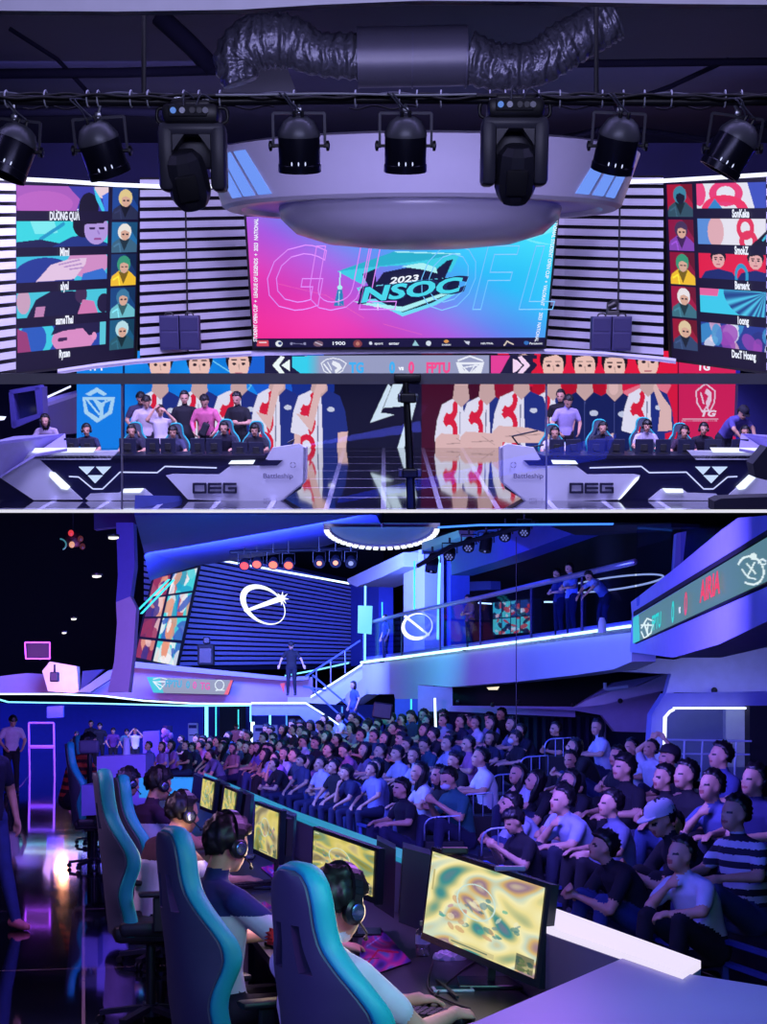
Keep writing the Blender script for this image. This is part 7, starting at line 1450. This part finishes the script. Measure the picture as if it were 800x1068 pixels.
# desk top
dl = [(p.x + .03, p.y) for p in pi_]; mb = MB(); L_ = []
for i, p in enumerate(pi_): L_.append(V3(p.x-.02, p.y, dz)); 
lf = [V3(p.x-.86 - .02*i, p.y, dz) for i, p in enumerate(pi_)]
n0 = V3(L_[0].x+.1, 4.05, dz); lf0 = V3(lf[0].x+.06, 4.05, dz)
mb.prism([lf0] + lf + L_[::-1] + [n0], (0, 0, -.04)); t2 = thing('gaming_desk', (.2, 6, 0), 0, 'long black desk carrying the row of monitors', 'desk'); mb.build('desk_top', mat('desk_black', (15, 19, 30), .35, var=.2), t2)
for i, (x, y) in enumerate(((-.25, 5.6), (-.75, 7.6), (-1.2, 9.9), (-1.8, 12.4), (-2.5, 15.2))):
    mb = MB(); mb.bbox_((x+.3, y+.3, dz/2-.02), (.05, .5, dz-.04), .005); mb.build('desk_leg', mat('leg_white', (170, 160, 200), .5), t2)
# near end block
e = [fl(488, 1072, 1.03), fl(655, 997, 1.03), fl(712, 1014.8, 1.03), fl(836, 1058, 1.03)]; e = [V3(.10, 3.9, 1.03)] + e[:3] + [V3(1.35, 4.35, 1.03), V3(1.3, 3.9, 1.03)]
e[1] = V3(*fl(495, 1066, 1.03)); t3 = thing('end_counter', (.8, 4.3, 0), 0, 'broad smooth counter top lit violet and blue in the lower right corner', 'counter')
mb = MB(); mb.prism(e, (0, 0, -.05)); mb.build('counter_top', mat('end_top', (124, 98, 166), .38, var=.04), t3); mb = MB(); mb.prism([V3(p.x*.97+.02, p.y-.02, .975) for p in e], (0, 0, -.975)); mb.build('counter_body', mat('counter_slate', (92, 92, 130), .5), t3)
def d_game(seed, cols):
    def f(p):
        q = np.random.default_rng(seed); X, Y = p.X, p.Y; n = np.zeros(X.shape)
        for k in range(7): a, b, c = q.uniform(3, 16), q.uniform(3, 14), q.uniform(0, 6); n += np.sin(X*a + c + 2*np.sin(Y*b*.6))*np.cos(Y*b + c*2 + 1.5*np.sin(X*a*.4))/(1+k*.35)
        n = (n-n.min())/(n.max()-n.min()); p.C = ramp(n, [(i/(len(cols)-1), c) for i, c in enumerate(cols)])
        r = random.Random(seed)
        for _ in range(34):
            x, y = r.uniform(.15, .85), r.uniform(.35, .8); p.ell(x, y, r.uniform(.008, .035), r.uniform(.015, .05), r.choice([(70, 170, 150), (90, 130, 150), (200, 150, 110), (240, 236, 200), (190, 130, 150), (60, 120, 130)]), r.uniform(0, 3), .6)
        p.arc(.45, .42, .17, .2, .012, (200, 225, 215)); p.rect(.25, .93, .66, .985, (206, 196, 140)); p.rect(.27, .945, .6, .965, (90, 110, 90)); p.rect(.84, .80, .985, .985, (120, 120, 90))
        p.blobs(.84, .8, .985, .985, [(60, 90, 80), (190, 180, 130), (90, 110, 70)], 16, .03, seed); p.rect(.02, .03, .09, .05, (230, 225, 190)); p.rect(.03, .2, .05, .45, (190, 180, 120))
    return f
gc = [(110, 120, 140), (60, 140, 140), (170, 180, 130), (236, 222, 150), (244, 236, 180), (200, 214, 190), (214, 176, 110), (150, 120, 140), (236, 226, 170)]
gy = [(96, 110, 60), (150, 146, 70), (120, 150, 120), (204, 190, 96), (222, 206, 120), (190, 176, 130), (130, 120, 90), (200, 180, 90)]
def monitor(tl, tr, br, bl, Yl, Yr, cols, seed, label, nx=160):
    c = [P(*tl, Yl), P(*tr, Yr), P(*br, Yr), P(*bl, Yl)]; dn = ((c[3]-c[0])+(c[2]-c[1]))/2; dn.y = 0; c[3] = c[0]+dn; c[2] = c[1]+dn; m = sum(c, Vector())/4
    t = thing('monitor', (m.x, m.y, dz), 0, label, 'monitor', 'monitors of the players row'); r = (c[1]-c[0]).normalized(); up_ = (c[0]-c[3]).normalized(); nrm = r.cross(up_).normalized()
    if nrm.y > 0: nrm = -nrm
    bk = -nrm; panel('screen_picture', [v + nrm*.003 for v in c], d_game(seed, cols), t, nx, int(nx*.6), coords='uv')
    ex = [c[0] - r*.018 + up_*.018, c[1] + r*.035 + up_*.018, c[2] + r*.035 - up_*.03, c[3] - r*.018 - up_*.03]
    sheet(ex, bk*.035, 'bezel', mat('bezel_black', (20, 26, 40), .25), t)
    cc = m + bk*.06; sheet([cc + r*.2 + up_*.1, cc - r*.2 + up_*.1, cc - r*.2 - up_*.12, cc + r*.2 - up_*.12], bk*.04, 'rear_housing', blk2, t)
    mb = MB(); b0 = (c[2]+c[3])/2 + bk*.07; mb.bar(V3(b0.x, b0.y, dz+.01), b0 + up_*.12, .07, .03, up=(1, 0, 0)); mb.bbox_((b0.x, b0.y, dz+.008), (.26, .22, .016), .005); mb.build('stand', mat('bezel_black', (20, 26, 40), .25), t)
    return c, nrm, r, up_
c1 = monitor((452, 888), (569, 926), (554, 1019), (445, 974), 6.4, 5.7, gc, 5, 'nearest monitor of the row showing a bright yellow-green game map', 240)
monitor((328, 866), (391, 888), (389, 935), (326, 910), 7.7, 7.1, gy, 8, 'second nearest monitor of the row with a yellow game map behind the nearest player'); monitor((267, 839), (291, 848), (289, 897), (265, 884), 9.5, 9.1, gy, 11, 'third nearest monitor of the row, a narrow yellow screen', 90)
monitor((235, 822), (247, 827), (243, 858), (231, 849), 11.2, 10.9, gy, 14, 'fourth nearest monitor of the row, a slim yellow screen', 60); monitor((212, 812), (224, 816), (221, 846), (209, 839), 12.7, 12.4, gy, 17, 'farthest monitor of the row, a slim yellow screen', 60)
c, nrm, r_, u_ = c1
mb = MB(); mb.bbox_(c[0]*.8 + c[1]*.2 + u_*.03, (.11, .03, .03), .008); o = mb.build('webcam', black, label='small webcam on the left of the nearest monitor top', cat='webcam')
mb = MB(); mb.bbox_(c[0]*.3 + c[1]*.7 + u_*.03, (.12, .03, .02), .006); mb.build('phone_clip', mat('clip_grey', (90, 90, 150), .4), label='small lilac clip on top of the nearest monitor', cat='clip')
towm = mat('tower_navy', (20, 26, 54), .35)
for i, (pts, Y) in enumerate((([(421, 884), (450, 892), (443, 972), (416, 962)], 6.9), ([(393, 876), (413, 886), (411, 958), (390, 944)], 7.4), ([(292, 846), (307, 852), (304, 905), (289, 898)], 9.4), ([(248, 824), (262, 831), (259, 872), (244, 862)], 11.2), ([(225, 813), (237, 820), (234, 853), (221, 846)], 12.8), ([(202, 807), (211, 811), (208, 838), (199, 833)], 14.2))):
    pxs(pts, Y, .28, 'computer_tower', towm, label='%s nearest dark computer tower standing beside a monitor of the row' % nm_[i], cat='computer', group='computer towers on the desk')
# things on the desk
def mousepad(pts, label, seed=1):
    def f(p):
        n = np.sin(p.X*9+seed+2*np.sin(p.Y*7))*np.cos(p.Y*8-seed+1.6*np.sin(p.X*6)); p.C = ramp((n+1)/2, [(0, (60, 40, 130)), (.3, (120, 70, 190)), (.55, (214, 50, 160)), (.75, (235, 90, 190)), (1, (110, 130, 220))])*.75; p.line([(.1, .8), (.5, .5), (.9, .7)], .05, (170, 20, 70)); p.line([(.2, .3), (.7, .2)], .03, (160, 150, 220))
    t = thing('mousepad', fl((pts[0][0]+pts[2][0])/2, (pts[0][1]+pts[2][1])/2, dz), 0, label, 'mousepad', 'pink and violet mousepads'); c = [fl(x, y, dz+.006) for x, y in pts]
    sheet(c, (0, 0, -.005), 'pad_base', blkl, t)
    # printed surface (cloth, not glowing)
    o = panel('pad_print', [v + V3(0, 0, .001) for v in c], f, t, 60, 50, coords='uv')
    if 'padprint' not in MATS:
        m = screen_mat().copy(); m.name = 'pad_print'; nt = m.node_tree; b = nt.nodes['Principled BSDF']; a = [n for n in nt.nodes if n.type == 'VERTEX_COLOR'][0]
        nt.links.new(a.outputs['Color'], b.inputs['Base Color']); 
        for l in list(b.inputs['Emission Color'].links): nt.links.remove(l)
        b.inputs['Emission Strength'].default_value = 0; b.inputs['Roughness'].default_value = .8; MATS['padprint'] = m
    o.data.materials[0] = MATS['padprint']
mousepad([(379, 977), (398, 969), (429, 1003), (370, 1023)], 'large pink and violet mousepad between the nearest player and the bottle', 1); mousepad([(262, 948), (276, 940), (302, 958), (280, 968)], 'pink mousepad before the second nearest player', 2); mousepad([(272, 905), (290, 900), (318, 922), (300, 930)], 'violet and red mousepad at the third nearest player', 3)
t = thing('water_bottle', fl(441, 997, dz), 0, 'clear water bottle with a green cap left of the nearest monitor', 'bottle'); bg = glass_mat('bottle_plastic', (.8, .86, .9), .3)
mb = MB(); mb.lathe([(.001, 0), (.03, 0), (.032, .01), (.032, .035), (.030, .04), (.032, .045), (.032, .10), (.026, .118), (.012, .13), (.012, .138), (.001, .138)], (0, 0, 0), 20); mb.build('bottle_body', bg, t, local=True, smooth=.6)
mb = MB(); mb.lathe([(.0325, .055), (.0325, .095)], (0, 0, 0), 20); mb.lathe([(.0335, .095), (.0335, .055)], (0, 0, 0), 20); mb.build('bottle_label', mat('label_pale', (160, 190, 205), .5), t, local=True, smooth=.6); mb = MB(); mb.lathe([(.001, .137), (.0135, .137), (.0135, .155), (.001, .155)], (0, 0, 0), 16); mb.build('bottle_cap', mat('cap_green', (130, 190, 120), .5), t, local=True)
t = thing('smartphone', fl(472, 1033, dz), 0, 'smartphone with a pale case lying under the nearest monitor', 'phone'); R = Matrix.Rotation(.1, 3, 'Z')
mb = MB(); mb.bbox_((0, 0, .005), (.16, .09, .01), .004, R); mb.build('phone_case', mat('case_pale', (170, 175, 190), .35), t, local=True); mb = MB(); mb.bbox_((0, 0, .0105), (.135, .07, .002), .0008, R); mb.build('phone_screen', mat('phone_dark', (16, 24, 30), .15), t, local=True)
t = thing('tissue_pack', fl(469, 1000, dz), 0, 'crumpled white tissue pack behind the bottle under the monitor', 'tissue'); bm = bmesh.new(); bmesh.ops.create_icosphere(bm, subdivisions=3, radius=1)
for v in bm.verts: v.co = V3(v.co.x*.075, v.co.y*.06, max(0, v.co.z*.035 + .012*math.sin(v.co.x*9)*math.cos(v.co.y*8+v.co.z*5)))
mb = MB(); bm.verts.index_update(); mb.add([v.co for v in bm.verts], [[v.index for v in f.verts] for f in bm.faces]); bm.free(); mb.build('tissue_pouch', mat('tissue_white', (180, 190, 215), .7), t, local=True)
mb = MB(); mb.bar(fl(456, 1022, dz+.01), fl(477, 1040, dz+.01), .012, .01); mb.build('pen', mat('pen_dark', (24, 30, 40), .4), label='dark pen lying beside the smartphone', cat='pen')
def keyboard(x, y, rz, label, led_=True):
    c = fl(x, y, dz); t = thing('keyboard', c, rz, label, 'keyboard', 'black keyboards of the players'); mb = MB(); mb.bbox_((0, 0, .012), (.40, .14, .02), .005); mb.build('keyboard_base', blkl, t, local=True)
    mb = MB()
    for r in range(5):
        for q in range(15): mb.box((-.182+q*.026, -.052+r*.026, .027), (.021, .021, .009))
    mb.build('keys', mat('key_black', (30, 32, 44), .5), t, local=True)
keyboard(432, 1062, -.35, 'black keyboard under the hand of the nearest player'); keyboard(322, 985, .6, 'black keyboard hidden between the second player and the mousepad'); keyboard(262, 925, .6, 'black keyboard before the third nearest player')
def mouse(x, y, label):
    t = thing('mouse', fl(x, y, dz), .6, label, 'mouse', 'black mice'); mb = MB(); mb.ball((0, 0, .012), (.055, .031, .024), 8, 14); mb.build('mouse_shell', blkl, t, local=True, smooth=True); mb = MB(); mb.ball((.03, 0, .032), (.008, .004, .006), 6, 8); mb.build('scroll_wheel', mat('wheel_grey', (90, 90, 100), .5), t, local=True)
mouse(398, 1042, 'black mouse under the right hand of the nearest player'); mouse(284, 955, 'black mouse under the right hand of the second nearest player')
for i, pts in enumerate((((452, 1002), (447, 1030), (470, 1045), (490, 1052)), ((500, 1000), (478, 1015), (452, 1040), (440, 1060)), ((395, 1000), (376, 1002), (366, 1012)))):
    mb = MB(); mb.tube(spline([fl(x, y, dz+.006) for x, y in pts], 6), .004, 6); mb.build('cable', mat('cable_black', (22, 22, 28), .5), smooth=True, label=('black cable curling past the bottle', 'black cable running from the nearest monitor to the keyboard', 'thin cable at the edge of the large mousepad')[i], cat='cable', group='cables on the desk')
SKP = (222, 160, 135); WJ = (214, 208, 226)
FP = (.72, .70)
POSE['gamer1'] = dict(POSE['gamer'], neck=(-.05, 0, 1.07), head=(.01, .0, 1.195), pitch=-.25, yoke=0, elb=((.22, .27, .80), (.13, -.27, .80)), wr=((.50, .14, .80), (.39, -.17, .805)), curl=.5)
POSE['gamer2'] = dict(POSE['gamer'], neck=(.0, 0, 1.10), head=(.07, 0, 1.245), pitch=-.15); POSE['gamer3'] = dict(POSE['gamer'], neck=(.11, 0, 1.06), head=(.20, 0, 1.19), pitch=-.1)
def player(x, ytop, s, pose, face, hx, shirt, yk, label, **k):
    Y = 1600/s; c = P(x, ytop, Y); f = Vector((face[0], face[1], 0)).normalized(); H_ = {'gamer1': 1.305, 'gamer2': 1.355, 'gamer3': 1.30}[pose]; hip = Vector((c.x, c.y, 0)) - f*hx
    return person(pose, (hip.x, hip.y, c.z-H_), face, shirt, (20, 22, 44), SKP, (20, 15, 18), label=label, group='players in the row at the desk', cat='person', yoke=yk, headset=True, voxel=.009, **k), hip
p1, h1 = player(352, 913, 310, 'gamer1', FP, .01, (222, 212, 226), (222, 212, 226), 'nearest player in a white jersey with black headset, hand on the mouse', style='fringe', hs=3)
p2, h2 = player(237, 856, 240, 'gamer2', (.72, .69), .07, WJ, (34, 44, 110), 'second nearest player in a navy and white jersey with a red flower patch', style='fringe', hs=2)
p3, h3 = player(191, 831, 170, 'gamer3', (.8, .6), .20, WJ, (70, 36, 50), 'third nearest player, close-cropped and leaning towards the screen', style='short', hs=1)
p4, h4 = player(166, 804, 137, 'gamer2', (.8, .6), .07, WJ, (60, 30, 60), 'fourth nearest player in a white and dark jersey', style='fringe', hs=4)
p5, h5 = player(134, 804, 116, 'gamer2', (.8, .6), .07, (150, 130, 170), (40, 34, 60), 'farthest player of the row with lighter hair streak', style='fringe', hs=0)
# red flower patch on the sleeve
def sleeve_patch(o, c, r):
    mb = MB(); pts = [Vector(c) + Vector((q*math.cos(a), -.0, q*math.sin(a))) for k in range(24) for a in (2*PI*k/24,) for q in (r*(1 if k % 2 else .74)*(1+.12*math.sin(a*3)),)]
    mb.prism(pts, (0, .05, 0)); mb.build('flower_patch', mat('patch_red', (190, 30, 34), .7, var=.4, scale=40), o, local=True, label='red flower patch on the white sleeve')
    mb = MB(); mb.ball(Vector(c) + Vector((0, .0, 0)), (r*.25, .006, r*.25), 6, 10); mb.build('patch_centre', mat('patch_orange', (230, 110, 50), .6), o, local=True)
sleeve_patch(p2, (.115, -.283, .885), .042)
g_ = 'gaming chairs of the row'
def chair_for(x, ytop, Y, face, lift, label, sc=1):
    f = Vector((*face, 0)).normalized(); c = P(x, ytop, Y); loc = Vector((c.x, Y, 0)) + f*.36
    return make_chair('gaming_chair', loc, math.atan2(face[1], face[0]), label, g_, lift=lift)
chair_for(286, 908, 4.85, (.86, .51), 0, 'nearest gaming chair with grey back, two slots and teal edge'); chair_for(160, 878, 6.3, (.90, .44), .0, 'second nearest gaming chair, dark with teal edge'); chair_for(92, 806, 8.9, (.97, .24), .13, 'third nearest gaming chair, tall with teal edge')
chair_for(115, 816, 11.0, (.97, .24), 0, 'fourth nearest gaming chair half hidden by the third'); chair_for(65, 773, 17.5, (.97, .2), .08, 'far gaming chair with teal edge by the striped player'); chair_for(74, 768, 20.5, (.97, .2), .1, 'farthest gaming chair with teal edge beyond the striped player')
# far desk end and striped player
t = thing('desk_end_panel', fl(126, 850), 0, 'plain lilac desk end panel beyond the chairs', 'desk panel'); Yp = 17
pxs([(101, 789), (152, 787), (152, 842), (101, 850)], Yp, .6, 'upright_panel', mat('panel_lilac', (150, 130, 200), .5), t); pxs([(85, 819), (102, 819), (102, 850), (85, 851)], Yp-.3, .5, 'low_panel', mat('panel_lilac2', (120, 110, 180), .5), t)
pxs([(145, 812), (203, 812), (203, 834), (145, 832)], 15.8, .3, 'teal_lit_panel', mat('panel_teal_lit', (60, 190, 190), .5, emit=.35, ecol=(40, 180, 170)), label='teal-lit panel behind the farthest players', cat='panel')  # teal light on the counter front given as colour and weak glow
sp = P(90, 768, 18.5); person('gamer', (sp.x-.2, 18.5, sp.z-1.30), (.85, .5), (214, 74, 50), D_, SKP, label='far player in an orange and red striped top seated by the lilac panel', var='stripe', yoke=(60, 20, 30), mods=dict(yoke=0), scale=1, headset=True, cat='person', voxel=.014)
t = thing('plain_chair', P(94, 782, 17.8), 0, 'grey chair back beside the striped far player', 'chair'); mb = MB(); mb.bbox_(P(93, 779, 18.0), (.24, .08, .16), .03); mb.build('cushion', mat('cushion_grey', (90, 86, 110), .6), t); mb = MB(); c_ = P(93, 779, 18.0); mb.tube([(c_.x, c_.y+.03, 0), (c_.x, c_.y+.03, c_.z-.05)], .03, 8); mb.build('chair_post', black, t)
mb = MB(); mb.lathe([(.001, 0), (.045, 0), (.035, .17), (.04, .2), (.001, .2)], P(132, 788, Yp+.2), 12); mb.build('cup', pale, label='white cup standing on the lilac desk end', cat='cup')
# lamps kept below the added slab; all but niche and screens are unseen additions
rig('tiers_blue', 'AREA', (1.5, 25, 4.0), (48, 70, 255), 330, 6, target=(1.5, 26, 0), sy=10)
rig('tiers_near', 'AREA', (.6, 9.0, 2.7), (36, 60, 255), 52, 2.4, target=(3.2, 13, .6), sy=1)
rig('tiers_mid', 'AREA', (-1.5, 15, 3.2), (50, 62, 255), 120, 3, target=(2.6, 18, .6), sy=1.5)
rig('gallery_blue', 'AREA', (-3, 20, 2.2), (100, 120, 255), 520, 5, target=(3, 26, 3.2), sy=2)
rig('violet_wall', 'AREA', (.5, 12, 2.9), (125, 105, 255), 420, 2, target=(6, 24, 3.0), sy=1)
rig('wing_light', 'AREA', (-.5, 8, 2.4), (90, 100, 255), 60, 2, target=(2.7, 13, 3.4), sy=1)
rig('teal_beam', 'AREA', (-1.6, 30, 3.2), (40, 200, 230), 200, .6, target=(-.4, 36, 5.2))
rig('stage_blue', 'AREA', (-4, 37, 5.6), (90, 115, 255), 5200, 7, target=(-6, 54, 4.2), sy=3)
rig('stage_violet', 'AREA', (-9, 34, 2.6), (200, 110, 255), 700, 4, target=(-10, 44, 2.2), sy=1)
rig('column_violet', 'AREA', (-3.5, 24, 2.6), (190, 120, 255), 320, 2, target=(-5.2, 30, 3), sy=1)  # unseen lamp added to lift the dark left column in violet
rig('niche_warm', 'POINT', P(64, 704, 42), (255, 170, 110), 60, .2)
rig('niche_wash', 'AREA', (5.2, 22.2, 2.0), (190, 200, 255), 50, 1.5, target=(5.6, 25, 1.4), sy=.4)
rig('chairs_teal', 'AREA', (.9, 3.9, 2.1), (130, 235, 225), 26, .9, target=(-.6, 6.5, 1.0), sy=.6)  # unseen lamp added to brighten the teal chair edges
rig('chairs_back', 'AREA', (-1.8, 3.2, 1.9), (120, 125, 255), 34, 1.2, target=(-.6, 6, .9), sy=.8)  # unseen lamp added behind the chairs for their grey backs
rig('row_violet', 'AREA', (.6, 7.0, 2.5), (200, 120, 255), 40, 1.6, target=(-.7, 7, .9), sy=.8); rig('row_violet', 'AREA', (-.4, 10.5, 2.9), (170, 120, 255), 45, 1.6, target=(-1.6, 10.5, .9), sy=.8)
rig('counter_violet', 'AREA', (.0, 3.5, 2.1), (190, 120, 255), 11, .5, target=(.5, 4.6, 1)); rig('counter_blue', 'AREA', (1.6, 4.4, 2.2), (60, 80, 255), 7, .6, target=(.95, 4.6, 1))
rig('floor_left', 'AREA', (-3.0, 9, 2.7), (220, 170, 230), 45, 1.0, target=(-2.6, 8.5, 0))  # unseen lamp added so that the floor joints show
rig('row_far', 'AREA', (-3.5, 13, 3), (150, 110, 255), 120, 2, target=(-2.6, 16.5, .8))
for x_, y_, z_, w__, tg in ((.0, 5.6, 1.1, 6, (-.6, 5.0, 1.05)), (-.5, 7.1, 1.1, 5, (-1, 6.8, 1.1)), (-1.0, 9.1, 1.1, 5, (-1.5, 8.8, 1.1))): rig('screen_light', 'AREA', (x_, y_, z_), (255, 220, 190), w__*.6, .4, target=tg, sy=.25)
# =====================================================================================
# camera, world, assembly
# =====================================================================================
bpy.context.view_layer.update()
for o in UPPER: o.matrix_basis = MU @ o.matrix_basis
cd = bpy.data.cameras.new('camera'); cam = bpy.data.objects.new('camera', cd); COL.objects.link(cam); SC.camera = cam
cd.sensor_fit = 'HORIZONTAL'; cd.sensor_width = 36; cd.lens = 72; cd.shift_y = (HL-534)/800; cd.clip_start = .05; cd.clip_end = 300
cam.location = EYE; cam.rotation_euler = (PI/2, 0, 0)
w = bpy.data.worlds.new('world'); SC.world = w; w.use_nodes = True; w.node_tree.nodes['Background'].inputs[0].default_value = (.02, .03, .12, 1); w.node_tree.nodes['Background'].inputs[1].default_value = .25
SC.view_settings.view_transform = 'Standard'; SC.view_settings.look = 'None'; SC.view_settings.gamma = 1; SC.view_settings.exposure = 0; SC.view_settings.use_curve_mapping = False
SC.cycles.use_denoising = True; SC.cycles.max_bounces = 6; SC.cycles.diffuse_bounces = 2; SC.cycles.glossy_bounces = 3; SC.cycles.transparent_max_bounces = 12
SC.cycles.sample_clamp_indirect = 4; SC.cycles.caustics_reflective = False; SC.cycles.caustics_refractive = False
